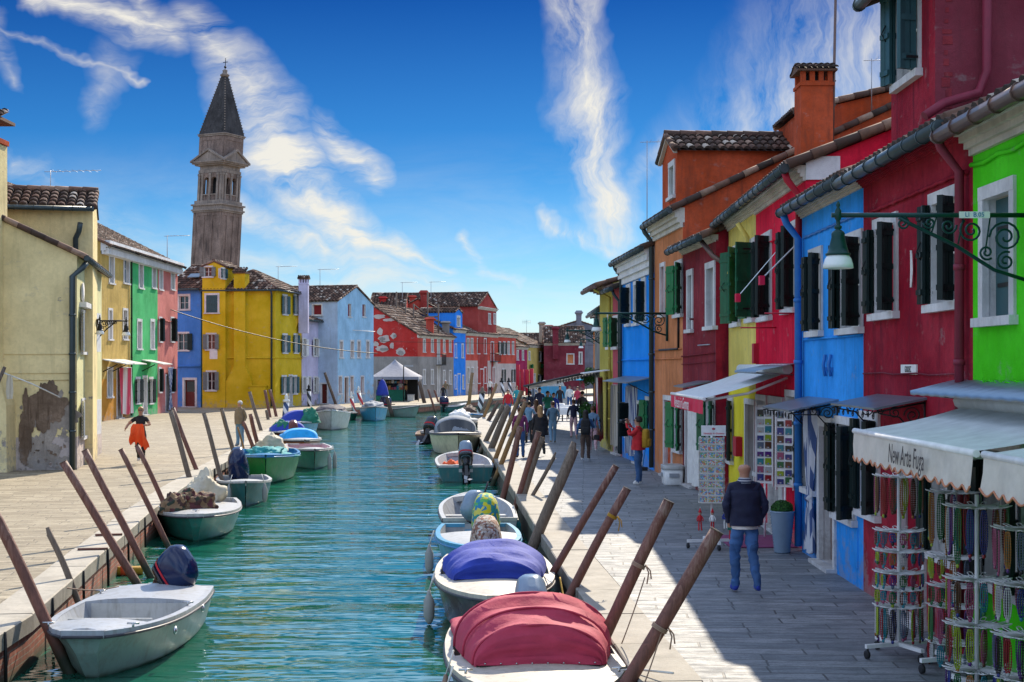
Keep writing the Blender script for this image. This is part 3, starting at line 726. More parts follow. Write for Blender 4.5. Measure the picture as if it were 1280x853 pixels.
kerb(RQ, 1, .62, 'kerb_right', 'kerb_face', 'quay_edge'); kerb(LQ, -1, .55, 'kerb_pale', 'kerb_face', 'quay_edge')
def canal_wall(path, side, matt, z0=-3):
    p = offset(path, .05 * side); m = MB(matt); band(m, p, p, -.19, z0); return struct(m.build('canal_wall'))
canal_wall(RQ, 1, 'weed_stone'); canal_wall(LQ, -1, 'brick_wall')
# iron tie straps down the brick of the left quay
m = MB('iron_black'); pts = resample(offset(LQ, .01), 1.15)
for i, (x, y) in enumerate(pts):
    if 12 < y < 60 and i % 2 == 0: m.tube([(x, y, .0), (x + .01, y, -.6)], .022, 5)
o = m.build('mooring_strap'); struct(o); o.name = 'quay_tie_straps'
# ---------------------------------------------------------------- right bank, near to far
OA = dict(shut=(100, 95))
# lime green house
H = House('bright lime green house with one white framed window, nearest on the right', (4.7, 14.5), (4.7, 7.0), 6, 5.42, 'pl_green', det=2)
H.win('front', 1231, 1265, 243, 396, tw=.12, smat='shutter_teal', shut=None, bars=False)
F = H.F['front']
m = MB('shutter_teal'); a, b, z0, z1 = H.px('front', 1231, 1265, 243, 396); F.box(m, a + .03, b - .03, -.13, -.1, z0 + .02, z1 - .02)
for q in (.25, .72): m.mat('iron_black'); F.box(m, a + .1, b - .1, -.1, -.09, z0 + q * (z1 - z0), z0 + q * (z1 - z0) + .04)
m.build('closed_shutter', H.root)
H.doorm('front', 2.2, 3.3, 2.15, 'wood_brown'); H.winm('front', .45, 1.35, .9, 2.2, shut=(150, 150))
H.cornice(h=.26, mat='pl_cornice', out=.2, dent=False, ext=-.01); H.finish('mono', .36, over=.3, gut='gutter_copper')
g = MB('pl_green'); random.seed(3)
for i in range(26):
    a0 = random.uniform(.1, 1.5); g.tube([F.P(a0 + t * random.uniform(.1, .25), .03 + random.uniform(0, .05), 2.82 + random.uniform(-.06, .06) - t * .012) for t in range(5)], .009, 4)
g.build('cable_bundle', H.root)
wall_cable(H.root, [F.P(-.0 + t * .4, .02, 5.05 - (.03 if t % 2 else 0)) for t in range(18)], .025, 'pl_green')
# maroon house with its upper storey
H = House('dark crimson house with two shuttered upper windows and a taller upper storey', (4.7, 19.02), (4.7, 14.5), 6, 5.5, 'pl_maroon', det=2)
H.win('front', 1167, 1197, 250, 379, tw=.12, shut=(166, 122)); H.win('front', 1096, 1120, 282, 391, tw=.12, shut=(166, 122))
H.win('front', 1078, 1098, 524, 640, shut=(166, 122)); H.doorm('front', 1.9, 2.8, 2.2, 'wood_brown'); H.winm('front', 3.2, 4.1, .95, 2.2, shut=(160, 160))
F = H.F['front']
H.cornice(h=.1, mat='pl_maroon', out=.1); H.finish('mono', .36, over=.3); MAROON = H
H.downpipe('front', 4.36, 'pipe_maroon', r=.05)
wall_cable(H.root, [F.P(.02 + t * .2, .03, 5.0 + (.012 if t % 2 else 0)) for t in range(23)], .022, 'pl_maroon')
wall_cable(H.root, [F.P(.1 + t * .5, .03, 2.9 + .01 * (t % 3)) for t in range(9)], .01, 'pl_maroon_dull')
p = MB('white_paint'); a = F.s_at(1128); b = F.s_at(1147); F.box(p, a, b, .0, .02, F.z_at(a, 468), F.z_at(a, 456)); pl = p.build('house_number', H.root)
text_mesh('number_text', 'GIUDEC', .1, F.P((a + b) / 2, .024, F.z_at(a, 462)), F.u, (0, 0, 1), 'iron_black', pl, extrude=.001, sx=.75)
p = MB('pl_maroon_dull'); a = F.s_at(1203); F.box(p, a - .08, a + .04, 0, .06, 3.1, 3.35); p.build('junction_box', H.root)
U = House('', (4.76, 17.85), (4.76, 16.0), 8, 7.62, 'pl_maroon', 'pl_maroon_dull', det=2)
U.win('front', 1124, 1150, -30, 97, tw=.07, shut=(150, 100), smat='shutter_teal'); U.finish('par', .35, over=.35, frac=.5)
Fr_ = U.F['right']
U.pipe([Fr_.P(.55, .1, 9.0), Fr_.P(.55, .1, 6.3), Fr_.P(.45, .12, 6.05), Fr_.P(.0, .3, 5.9), Fr_.P(-.22, .35, 5.75)], 'pipe_maroon', .055)
sp = MB('pl_oxblood'); random.seed(5)
for i in range(14): z = 5.9 + i * .12; Fr_.box(sp, .1 + random.uniform(-.03, .02), .14 + random.uniform(0, .06), 0, .006, z, z + random.uniform(.04, .11))
sp.build('spalled_edge', U.root)
absorb(H.root, U.root, 'upper')
# light blue house
H = House('sky blue house with two dark shuttered windows above an iron door canopy', (4.7, 23.05), (4.7, 19.02), 6, 5.55, 'pl_blue', det=2); BLUE = H
H.win('front', 1053, 1077, 300, 410, tw=.1, shut=(166, 122), smat='shutter_dark', louvre=False); H.win('front', 1014, 1027, 318, 414, tw=.1, shut=(166, 122))
H.win('front', 1004, 1019, 520, 610, shut=(170, None)); H.win('front', 1047, 1069, 530, 645, shut=(166, 122)); H.door('front', 1026, 1043, 533, 700, 'wood_brown', tw=.14)
F = H.F['front']; H.cornice(h=.14, mat='pl_cornice', out=.12); H.finish('mono', .36, over=.3)
H.downpipe('front', .14, 'pipe_blue', r=.06)
wall_cable(H.root, [F.P(.25 + t * .2, .02, 5.05 + (.012 if t % 2 else 0)) for t in range(19)], .02, 'pipe_blue')
wall_cable(H.root, [F.P(0.2, .02, 3.42), F.P(4.0, .02, 3.42)], .018, 'pl_blue')
for px_ in (1034, 1041):
    m = MB('pipe_blue'); a = F.s_at(px_); z = F.z_at(a, 457); m.tube([F.P(a, .03, z - .16), F.P(a, .06, z), F.P(a, .03, z + .16)], .025, 6); F.box(m, a - .04, a + .04, 0, .04, z - .08, z - .03); m.build('wall_anchor', H.root)
m = MB('pl_blue'); a, b = F.s_at(1058), F.s_at(1073); F.box(m, a, b, 0, .015, .25, .8); m.build('meter_door', H.root)
# red house
H = House('vivid raspberry red house with souvenir displays and a red cable box', (4.86, 28.35), (4.76, 23.05), 7, 6.28, 'pl_red', det=2); RED = H
H.win('front', 982, 995, 286, 386, shut=(166, 122), smat='shutter_dark'); H.win('front', 951, 964, 298, 396, shut=(166, 122))
H.win('front', 947, 958, 500, 592, tw=.1, shut=None); H.win('front', 984, 996, 495, 598, tw=.1, shut=None); H.door('front', 963, 979, 504, 640, 'off_white', tw=.12)
F = H.F['front']; H.cornice(h=.25, mat='pl_cornice', out=.18); H.finish('mono', .4, over=.3)
H.downpipe('front', 5.2, 'pipe_red', r=.06)
wall_cable(H.root, [F.P(.1 + t * .25, .02, 5.3 + (.02 if t % 2 else 0)) for t in range(20)], .02, 'pl_red')
m = MB('pipe_red'); a = F.s_at(946); F.box(m, a, a + .25, 0, .1, 3.05, 3.45); m.build('junction_box', H.root)
S = H.F['right']; m = MB('pl_white'); S.box(m, .0, .55, 0, .03, 6.02, 6.4); m.build('white_patch', H.root)
# pale yellow house
H = House('pale yellow house with tall green shutters above the red awning', (4.92, 32.3), (4.86, 28.35), 7, 6.28, 'pl_yellow_pale', det=2, base=('pl_yellow_base', 2.55)); YEL = H
H.win('front', 936, 944, 305, 398, shut=(168, 120), smat='shutter_green'); H.win('front', 917, 925, 312, 404, shut=(160, 150), smat='shutter_green')
H.win('front', 908, 916, 500, 574, shut=(165, 160), smat='shutter_dark'); H.door('front', 933, 944, 505, 640, 'wood_brown', tw=.1)
F = H.F['front']; H.cornice(h=.2, mat='pl_cornice', out=.15); H.finish('mono', .4, over=.3)
m = MB('pipe_red'); a = F.s_at(926); F.box(m, a - .2, a + .25, 0, .14, F.z_at(a, 570), F.z_at(a, 546)); m.build('letter_box', H.root)
H.pipe([F.P(3.5, .3, 5.9), F.P(3.5, .1, 5.6), F.P(3.3, .08, 5.3), F.P(.4, .08, 5.05)], 'pl_yellow_pale', .05)
# oxblood house
H = House('narrow weathered wine red house standing proud of the yellow one', (4.37, 36.4), (4.64, 32.35), 6, 6.02, 'pl_oxblood', 'pl_maroon', det=2)
H.win('front', 884, 893, 335, 408, tw=.14, shut=None, smat='shutter_teal', pane='shutter_teal', bars=False); H.win('front', 860.5, 865.5, 344, 412, tw=.14, pane='shutter_teal', bars=False)
H.win('front', 884, 893, 500, 566, shut=(165, 160), smat='shutter_green'); H.door('front', 858, 868, 505, 610, 'wood_brown')
F = H.F['front']; H.cornice(h=.16, mat='pl_cornice', out=.15); H.finish('mono', .42, over=.35); 
H.pipe([F.P(3.9, .3, 5.85), F.P(4.2, .1, 5.5), F.P(4.5, -.1, 5.3)], 'gutter_copper', .06)
for z, q in ((3.25, .02), (3.05, .012)): wall_cable(H.root, [F.P(0, .03, z), F.P(4.0, .03, z + .06)], q, 'pl_oxblood')
m = MB('metal_grey'); m.tube([F.P(2.2, .05, 3.5), F.P(3.6, .05, 3.5)], .015, 5); m.tube([F.P(1.6, .05, 4.15), F.P(1.8, .2, 4.15)], .03, 6); m.build('bracket', H.root)
# orange house, dormer, chimney, taller rear block
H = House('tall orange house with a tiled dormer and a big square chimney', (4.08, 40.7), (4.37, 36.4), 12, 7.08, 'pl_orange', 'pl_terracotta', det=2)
H.win('front', 845, 853, 330, 393, shut=(165, 155), smat='shutter_bright'); H.win('front', 826.5, 831, 333, 393, shut=None, pane='shutter_bright', bars=False)
H.door('front', 831, 840, 500, 590, 'off_white', tw=.12); H.win('front', 844, 852, 503, 562, shut=(165, 160), smat='shutter_bright')
F = H.F['front']; H.cornice(h=.5, mat='pl_cornice', out=.28); H.finish('mono', .47, over=.3, gut='gutter')
H.downpipe('front', -.02, 'gutter', r=.07)
for z in (3.45, 3.2): wall_cable(H.root, [F.P(.2, .03, z), F.P(4.2, .03, z)], .02, 'pl_orange')
wall_cable(H.root, [F.P(3.9, .04, 4.4), F.P(3.9, .04, 3.45), F.P(1.0, .04, 3.45)], .03, 'iron_black')
Dm = House('', (4.22, 39.9), (4.36, 37.6), 4.2, 8.72, 'pl_terracotta', 'pl_terracotta', det=1)
Dm.win('front', 837.5, 843, 208, 246, tw=.14, sill=True, pane='shutter_green', bars=False); Dm.finish('gfront', .42, over=.22, side_over=.15)
f2 = Dm.F['front']; mm = MB('pl_cornice'); L2 = f2.L
for k in (0, 1): mm.obox(f2.P(-.1 if k == 0 else L2 + .1, .01, 8.62), f2.P(L2 / 2, .01, 8.62 + .55) - f2.P(-.1 if k == 0 else L2 + .1, .01, 8.62), f2.n * .1, (0, 0, .12))
mm.build('pediment', Dm.root); absorb(H.root, Dm.root, 'dormer')
Rr_ = House('', (7.4, 39.5), (7.4, 36.95), 9, 9.55, 'pl_terracotta', det=1); Rr_.finish('mono', .24, over=.12, gut=None); absorb(H.root, Rr_.root, 'rear')
chimney(H.root, (7.42, 35.0), .78, .8, 5.5, 9.95, 'pl_terracotta', 'box', .42)
lp = MB('gutter_copper'); lp.tube([(7.85, 34.9, 7.5), (7.95, 34.9, 12.6)], .035, 6)
for z in (8.3, 9.4, 10.0): lp.tube([(7.7, 34.9, z), (7.95, 34.9, z)], .02, 5)
lp.build('flue_pole', H.root); antenna(H.root, (9.0, 35.6), 9.4, 1.3, 1, 0); antenna(H.root, (3.95, 41.6), 6.6, 3.0, 1, 0)
# azure house
H = House('saturated azure house with white cornice and dark gutter', (3.66, 47.2), (4.08, 40.75), 7, 6.45, 'pl_azure', det=1)
for a, b, y0, y1 in ((803, 807, 352, 402), (793, 798, 356, 404), (784, 788, 360, 405)): H.win('front', a, b, y0, y1, shut=(166, 122) if a != 793 else None, smat='shutter_dark', tw=.12)
H.win('front', 808, 813, 500, 540, shut=(165, 160), smat='shutter_bright'); H.door('front', 796, 803, 505, 580, 'shutter_dark'); H.win('front', 784, 789, 503, 545, shut=(166, 122))
F = H.F['front']; H.cornice(h=.75, mat='pl_white', out=.3); H.finish('mono', .36, over=.34)
H.downpipe('front', .25); wall_cable(H.root, [F.P(0, .05, 3.2), F.P(6.5, .05, 3.2)], .025, 'pl_azure')
# pink house
H = House('small dusty pink house with green shutters between azure and mustard', (3.5, 49.4), (3.66, 47.22), 6, 5.65, 'pl_pink', det=1)
H.win('front', 767, 773, 398, 434, shut=(174, 150), smat='shutter_bright'); H.door('front', 769, 775, 506, 560, 'shutter_dark')
H.finish('mono', .36, over=.34); H.downpipe('front', 2.1)
# mustard house
H = House('mustard yellow house with a deep brown wooden eave', (3.3, 53.5), (3.5, 49.42), 6, 5.9, 'pl_mustard', det=1)
H.win('front', 760, 764, 396, 434, shut=(174, 174), smat='shutter_bright'); H.cornice(h=.2, mat='wood_brown', out=.5)
H.finish('mono', .3, over=.6, gut='gutter_copper'); H.downpipe('front', 3.9, 'pl_mustard', over=.6)
# beyond the bend
H = House('plain plastered house past the mustard one, mostly hidden', (3.6, 62), (3.6, 53.6), 6, 5.2, 'pl_grey', det=0); H.finish('mono', .3)
H = House('orange house end wall far down the right bank', D(750, 112), D(768, 112), 9, 5.7, 'pl_tangerine', det=0)
H.win('front', 752, 756, 443, 455, shut=None); H.finish('par', .4, tp=.3, gut=None)
H = House('white narrow house beside the far orange one', D(742, 124), D(750, 122), 8, 7.2, 'pl_white', det=0)
for y in (425, 444): H.win('front', 744, 747, y, y + 9)
H.finish('par', .4, tp=.3, gut=None)
# ---------------------------------------------------------------- left bank
# cream corner house: lean-to block, taller rear block, buttressed stack
fa, fb = (-12.63, 41.3), (-14.25, 49.4)
H = House('cream corner house with peeling plaster and a lean-to tiled roof, nearest on the left', fa, fb, 9, 6.05, 'pl_cream_light', 'pl_cream', det=1, base=('pl_cream_base', .95)); CREAM = H
for x0, x1 in ((101, 107), (112, 117)):
    H.win('front', x0, x1, 390, 440, shut=(172, 172), smat='shutter_white', tw=.06, louvre=True); H.win('front', x0 + .5, x1 + .5, 500, 545, shut=(172, 172), smat='shutter_white', tw=.06, louvre=True)
H.h = 6.2; H.finish('mono', .47, over=.22, gut='gutter'); F = H.F['front']; S = H.F['left']
H.pipe([F.P(.1, .25, 6.0), F.P(.0, .15, 5.85), S.P(S.L - .12, .12, 5.6), S.P(S.L - .12, .12, .0)], 'gutter', .085)
for z in (3.35, 2.8, 2.6): wall_cable(H.root, [S.P(3, .015, z), S.P(S.L, .015, z)], .014, 'pl_cream')
m = MB('pl_stone_trim'); m.lathe(F.P(1.2, .02, 5.2), [(0, -.02), (.28, 0), (.3, .05), (0, .06)], 14, ax=F.n); F.box(m, .7, 2.4, 0, .2, 4.75, 4.9); m.build('niche', H.root)
Uq = House('', (-18.87, 42.1), (-12.85, 43.6), 3.4, 7.85, 'pl_cream', det=1)
Uq.finish('par', .36, over=.3, tp=.27, row=.45, gut='gutter', side_over=.05)
fu = Uq.F['front']; rs = Uq.F['right']
Uq.pipe([fu.P(fu.L - .35, .32, 7.35), fu.P(fu.L - .4, .2, 7.1), fu.P(fu.L - .5, .1, 6.9), fu.P(fu.L - .5, .1, 5.9)], 'gutter', .085)
antenna(Uq.root, (-14.6, 45.0), 8.4, .8, 1); absorb(H.root, Uq.root, 'upper')
def ragged(m, S, px_, py_, rx, ry, d, seed, n=90, th=.012):
    a = S.s_at(px_); z = S.z_at(a, py_); k = S.A.y / FPX; pts = []
    for i in range(n):
        t = 2 * math.pi * i / n; v = Vector((math.cos(t) * 1.3 + seed * 5, math.sin(t) * 1.3, seed)); q = 1 + .55 * noise.noise(v) + .3 * noise.noise(v * 3.1) + .16 * noise.noise(v * 8)
        pts.append(S.P(a + math.cos(t) * rx * k * q, d, max(.0, z + math.sin(t) * ry * k * q)))
    c = m.vert(S.P(a, d + th, z)); ids = [m.vert(p + S.n * th) for p in pts]; lo = [m.vert(p) for p in pts]
    for i in range(n): m.face((c, ids[i], ids[(i + 1) % n]), False); m.face((lo[i], lo[(i + 1) % n], ids[(i + 1) % n], ids[i]), False)
random.seed(31)
m = MB('bare_mortar'); ragged(m, S, 66, 516, 27, 30, .001, 3.1); ragged(m, S, 50, 565, 22, 22, .0015, 9.1); ragged(m, S, 76, 578, 13, 8, .0018, 5.1)
for i in range(26): ragged(m, S, random.uniform(26, 88), random.uniform(500, 588), random.uniform(1, 3.5), random.uniform(1, 3), .002, i * 1.7, 24)
m.build('peeled_plaster', H.root)
m = MB('bare_render'); ragged(m, S, 56, 508, 25, 27, .016, 1.3); ragged(m, S, 33, 530, 9, 42, .017, 2.7); ragged(m, S, 30, 566, 5, 18, .018, 4.4)
for i in range(22): ragged(m, S, random.uniform(24, 88), random.uniform(548, 586), random.uniform(.8, 3), random.uniform(.6, 2.2), .015, i * 2.3, 24)
m.build('bare_patch', H.root)
# stack at the frame edge with flared foot
m = MB('pl_cream'); x0 = -14.62; y0 = 40.2
pr = [(-.0, 9.35), (0.0, 3.1), (.32, 1.9), (.34, -.1), (-2.2, -.1), (-2.2, 9.35)]
m.prism([(x0 + a, y0, z) for a, z in pr], 1.0, (0, 1, 0)); m.mat('pl_terracotta')
m.box(x0 - 1.6, x0 + .06, y0 - .06, y0 + 1.0, 9.36, 9.5)
for a in (-1.4, -.75, -.12): m.box(x0 + a, x0 + a + .14, y0, y0 + .18, 9.5, 9.95)
c = m.build('chimney', H.root); m = MB('roof_tile'); m.box(x0 - 1.7, x0 + .2, y0 - .15, y0 + 1.1, 9.96, 10.05)
tiles(m, (x0 - 1.7, y0 - .2, 10.05), (x0 + .25, y0 - .2, 10.05), (x0 - 1.7, y0 + .5, 10.3), (x0 + .25, y0 + .5, 10.3), .2, .3); m.build('chimney_cap', c)
# the tall row on the campo: ochre, green, pink
XR = -22.4
def yz(px): return XR * FPX / (px - CX)
H = House('three storey ochre house with striped door curtain and white frieze', (XR, yz(127)), (XR, yz(163)), 9, 9.75, 'pl_ochre', det=1, base=('pl_ochre_deep', 2.3))
for x0, x1 in ((137, 142), (155, 161)):
    H.win('front', x0, x1, 318, 354, tw=.16, pane='glass_light'); H.win('front', x0 - 1, x1 - 2, 388, 424, tw=.12, pane='wood_brown'); 
    H.win('front', x0 - 2.5, x1 - 2, 462, 496, tw=.14, pane='glass_light')
H.door('front', 146, 152, 462, 520, 'off_white'); H.cornice(h=.75, mat='pl_white', out=.45, dent=True, z=9.9); H.finish('mono', .5, over=.55, gut=None, tp=.25)
H.downpipe('front', H.F['front'].L - .05, 'iron_black', over=.2)
H = House('three storey emerald green house between ochre and pink', (XR, yz(163)), (XR, yz(197)), 9, 9.75, 'pl_emerald', det=1)
for x0, x1 in ((174, 178.5), (190.5, 194.5)):
    H.win('front', x0, x1, 327, 360, tw=.16, pane='shutter_teal'); H.win('front', x0 - 2, x1 - 2, 402, 436, tw=.16, pane='shutter_teal'); H.win('front', x0 - 4, x1 - 4, 474, 504, tw=.14, shut=(170, 170))
H.door('front', 178.5, 183.5, 472, 520, 'off_white', tw=.12); H.cornice(h=.75, mat='pl_white', out=.45, dent=True, z=9.9); H.finish('mono', .5, over=.55, gut=None, tp=.25)
H = House('three storey salmon pink house with dark shutters, last of the tall row', (XR, yz(197)), (XR, yz(222)), 9, 9.75, 'pl_salmon', det=1)
for x0, x1 in ((199.5, 203), (214, 218)):
    H.win('front', x0, x1, 332, 362, tw=.14, pane='shutter_teal'); H.win('front', x0 - .5, x1 - 1, 398, 427, tw=.1, shut=(120, 165)); H.win('front', x0 - 1, x1 - 2, 461, 490, tw=.1, shut=(120, 165))
H.door('front', 207, 211, 470, 516, 'wood_brown'); H.cornice(h=.75, mat='pl_white', out=.45, dent=True, z=9.9); H.finish('mono', .5, over=.55, gut=None, tp=.25)
wall_cable(H.root, [H.F['front'].P(t * .6, .05, 5.95 + .05 * math.sin(t)) for t in range(9)], .04, 'pl_salmon')
antenna(H.root, (-24, 99), 10.5, 1.6, 1)
# cobalt blue house
H = House('cobalt blue house with a dark red door beside the big yellow house', D(208, 104.6), D(251, 103.6), 7, 8.72, 'pl_cobalt', det=1)
H.win('front', 224, 236, 370, 387, tw=.14); H.win('front', 222, 235, 417, 438, shut=(172, 172), tw=.12); H.door('front', 230.5, 244, 475, 510, 'wood_door_red', tw=.16, glass='glass_dark')
H.cornice(h=.12, mat='wood_brown', out=.2); H.finish('par', .5, over=.35, tp=.28, gut='gutter')
f = H.F['front']; wall_cable(H.root, [f.P(0, .1, 3.0), f.P(f.L, .1, 3.0)], .06, 'pl_cobalt'); m = MB('glass_light'); m.obox(f.P(1.2, -.9, 9.55), f.u * 1.0, -f.n * .5 + Vector((0, 0, .27)), (0, 0, .05)); m.build('skylight', H.root)
# big yellow house
ux, uy = .985, -.17; B = Vector((-17.08, 102.6)); A = B - Vector((ux, uy)) * 5.35
H = House('big yellow house with green shutters, an attic gable and a wall chimney', A, B, 6.0, 8.6, 'pl_sun', det=1); SUNH = H
for x0, x1 in ((353.5, 358.5), (367.5, 371.5)):
    H.win('right', x0, x1, 370, 393, shut=(172, 172), smat='shutter_teal', tw=.12); H.win('right', x0, x1, 419, 441, shut=(172, 172), smat='shutter_teal', tw=.12); H.win('right', x0 - 1, x1 - 1, 471, 492, shut=(172, 172), smat='shutter_teal', tw=.12)
H.door('right', 361, 365, 470, 508, 'off_white')
H.finish('hip', .52, over=.3, tp=.26); f = H.F['front']; r = H.F['right']
m = MB('pl_sun'); a, b = f.s_at(294), f.s_at(308); f.box(m, a, b, -.6, .28, 3.0, 9.7)
m.poly(f.P(a - .6, .02, 0), f.P(b + .5, .02, 0), f.P(b + .5, .02, 2.0), f.P(b, .02, 3.0), f.P(a, .02, 3.0), f.P(a - .6, .02, 2.0))
m.prism([f.P(a - .6, .0, -.05), f.P(b + .5, .0, -.05), f.P(b + .5, .0, 1.9), f.P(b, .0, 3.0), f.P(a, .0, 3.0), f.P(a - .6, .0, 1.9)], .3, tuple(f.n))
c = m.build('chimney', H.root); m = MB('roof_tile'); f.box(m, a - .06, b + .06, -.7, .38, 9.7, 9.8)
tiles(m, f.P(a - .1, .42, 9.8), f.P(b + .1, .42, 9.8), f.P(a - .1, -.1, 10.1), f.P(b + .1, -.1, 10.1), .2, .3); m.build('chimney_cap', c)
g = MB('gutter'); z = 8.6 - .12
g.tube([f.P(-.3, .33, z), f.P(f.L + .32, .33, z)], .07, 8); g.tube([r.P(-.3, .33, z), r.P(r.L, .33, z)], .07, 8); g.build('gutter', H.root)
H.pipe([f.P(f.L - .2, .33, 8.4), f.P(f.L - .25, .09, 8.1), f.P(f.L - .25, .09, .1)], 'gutter', .07)
wall_cable(H.root, [f.P(.1, .06, 3.65), f.P(1.8, .06, 3.6), f.P(f.L, .06, 3.6), r.P(r.L, .06, 3.6)], .05, 'pl_sun')
m = MB('pl_sun'); a, b = f.s_at(314), f.s_at(334); f.box(m, a, b, 0, .45, -.05, 1.55); f.box(m, a - .05, b + .05, 0, .5, 1.55, 1.62); m.build('meter_cabinet', H.root)
Aq, Bq = f.P(-.05, .36, 0), f.P(1.7, .36, 0)
G = House('', Aq, Bq, 3.4, 10.15, 'pl_sun', det=1)
G.win('front', 258, 272, 369, 391, shut=(0, 0), smat='shutter_teal', tw=.14)
G.win('front', 259, 269, 418, 437, shut=(172, 172), smat='shutter_grey', tw=.1); G.win('front', 259, 269, 465, 488, shut=(172, 172), smat='shutter_grey', tw=.1)
G.win('front', 255, 265, 334, 346, shut=(172, 172), smat='shutter_grey', tw=.1); G.win('right', 277, 281, 336, 348, shut=(172, 172), smat='shutter_teal', tw=.08); G.finish('gfront', .45, over=.2, tp=.26); absorb(H.root, G.root, 'attic')
# lilac house
H = House('small lilac house with a lone tiled lean-to roof beside the yellow house', (-16.0, 108.5), (-15.13, 113.5), 4, 6.6, 'pl_lilac', det=1)
for x0, x1 in ((378, 382), (392, 397)): H.win('front', x0, x1, 424, 445, shut=(170, 170), smat='shutter_white', tw=.1); H.win('front', x0, x1, 472, 491, shut=(170, 170), smat='shutter_white', tw=.1)
H.door('front', 384.5, 388.5, 472, 506, 'off_white'); H.finish('mono', .35, over=.35, tp=.28)
# light blue gabled house
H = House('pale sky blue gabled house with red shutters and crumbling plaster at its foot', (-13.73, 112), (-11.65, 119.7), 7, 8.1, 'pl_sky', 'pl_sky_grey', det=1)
for x0 in (435, 453): H.win('front', x0, x0 + 4, 380, 396, pane='shutter_red', tw=.0, bars=False)
for x0 in (425, 438.5, 447, 458): H.win('front', x0, x0 + 3.2, 427, 447, pane='shutter_red', tw=.14, bars=False)
for x0 in (423.5, 438, 451): H.win('front', x0, x0 + 3.5, 471, 492, pane='shutter_red', tw=.1, bars=False)
H.door('front', 430.5, 435, 472, 505, 'wood_brown'); H.win('left', 391, 402, 381, 394, pane='shutter_red', tw=.08, bars=False)
H.door('left', 402, 409, 480, 505, 'wood_door_red')
H.finish('gfront', .33, over=.15, tp=.3, side_over=.1); f = H.F['front']; wall_cable(H.root, [f.P(2.5, .3, 5.9), f.P(7.5, .3, 5.9)], .03, 'pl_white')
chimney(H.root, (-15.75, 107.6), .7, .6, 5.5, 9.3, 'pl_lilac', 'box', .5); antenna(H.root, (-16.2, 120), 9, 2.2, 1); antenna(H.root, (-19.4, 118), 9.3, 2.0, 1)
m_plaster('pl_attic', (.38, .05, .04), .6, .5)
# far row
def row(label, A, B, Dp, h, mat, side, wins, doors=(), roof='par', pitch=.45, base=None, bs=None, cn=True, **k):
    H = House(label, A, B, Dp, h, mat, side, det=0, base=base, base_side=bs)
    for (x0, x1, y0, y1, kw) in wins: H.win('front', x0, x1, y0, y1, **kw)
    for (x0, x1, y0, y1, mt) in doors: H.door('front', x0, x1, y0, y1, mt)
    if cn: H.cornice(h=.3, mat='pl_cornice', out=.25)
    H.finish(roof, pitch, tp=.3, row=.5, gut=None, **k); return H
gs = dict(pane='shutter_grey', tw=.12, bars=False); dk = dict(shut=(172, 172), smat='shutter_dark', tw=.1)
H = row('two storey house, coral above and bare grey below, by the market tent', (-8.76, 132), (-5.87, 143), 9, 5.95, 'pl_coral', 'pl_brick_red',
    [(529, 531.5, 425, 440, gs), (539, 541.5, 425, 440, gs), (554, 556, 426, 440, gs), (561.5, 563.5, 426, 440, gs)] + [(529, 531.5, 463, 480, gs), (539, 541.5, 463, 480, gs), (554, 556, 464, 480, gs), (561.5, 563.5, 464, 480, gs)],
    [(546.5, 549.5, 423, 494, 'off_white')], pitch=.6, base=('pl_grey', 3.9), bs=('pl_grey', 3.9))
S = H.F['left']; m = MB('pl_pink')
random.seed(11)
def blot(m, S, px_, py_, rx, ry, d, n=16):
    a = S.s_at(px_); z = S.z_at(a, py_); k = (S.A.y) / FPX
    pts = [S.P(a + math.cos(2 * math.pi * i / n) * rx * k * random.uniform(.75, 1.2), d, z + math.sin(2 * math.pi * i / n) * ry * k * random.uniform(.75, 1.2)) for i in range(n)]
    m.prism(pts, .02, tuple(S.n))
for mt, off, ls in (('pl_cream_base', .004, [(475, 415, 3.5, 5), (480, 424, 7, 5), (492, 420, 4, 3.5), (478, 436, 9, 4), (490, 432, 3, 4), (501, 440, 6, 4.5), (470, 430, 4, 3), (474, 396, 8, 3), (486, 400, 8, 2)]), ('pl_grey', .028, [(478, 424, 4, 2.5), (494, 420, 2.2, 2), (480, 437, 6, 2), (501, 441, 4, 3)])):
    m = MB(mt)
    for (x, y, rx, ry) in ls: blot(m, S, x, y, rx, ry, off)
    m.build('bare_plaster', H.root)
# balcony
def balcony(H, x0, x1, y0, y1):
    F = H.F['front']; a, b, z0, z1 = H.px('front', x0, x1, y0, y1); m = MB('iron_black'); F.box(m, a, b, 0, .6, z0 - .08, z0)
    for i in range(9): s_ = a + (b - a) * i / 8; m.tube([F.P(s_, .58, z0), F.P(s_, .58, z1)], .02, 4)
    m.tube([F.P(a, .0, z1), F.P(a, .58, z1), F.P(b, .58, z1), F.P(b, 0, z1)], .03, 4); m.build('balcony', H.root)
balcony(H, 545.5, 550.5, 443, 456)
chimney(H.root, (-7.9, 137), .7, .7, 6, 7.4, 'pl_coral', 'flare', .3); chimney(H.root, (-6.6, 142), .7, .7, 5.8, 7.2, 'pl_grey', 'flare', .3)
H = row('slim electric blue house with a small blue dormer', (-5.87, 143), (-4.8, 147.1), 8, 6.7, 'pl_electric', 'pl_electric', [(568.5, 570.5, 431, 447, gs), (577, 579, 431, 447, gs), (568.5, 570, 470, 486, gs), (578, 579.5, 470, 486, gs)], [(572, 575, 468, 496, 'off_white')])
Q = House('', (-5.75, 143.4), (-5.1, 145.9), 4, 8.4, 'pl_electric', det=0); Q.win('front', 571.5, 574.5, 397, 408, tw=.2); Q.finish('gfront', .3, over=.1, tp=.3); absorb(H.root, Q.root, 'dormer')
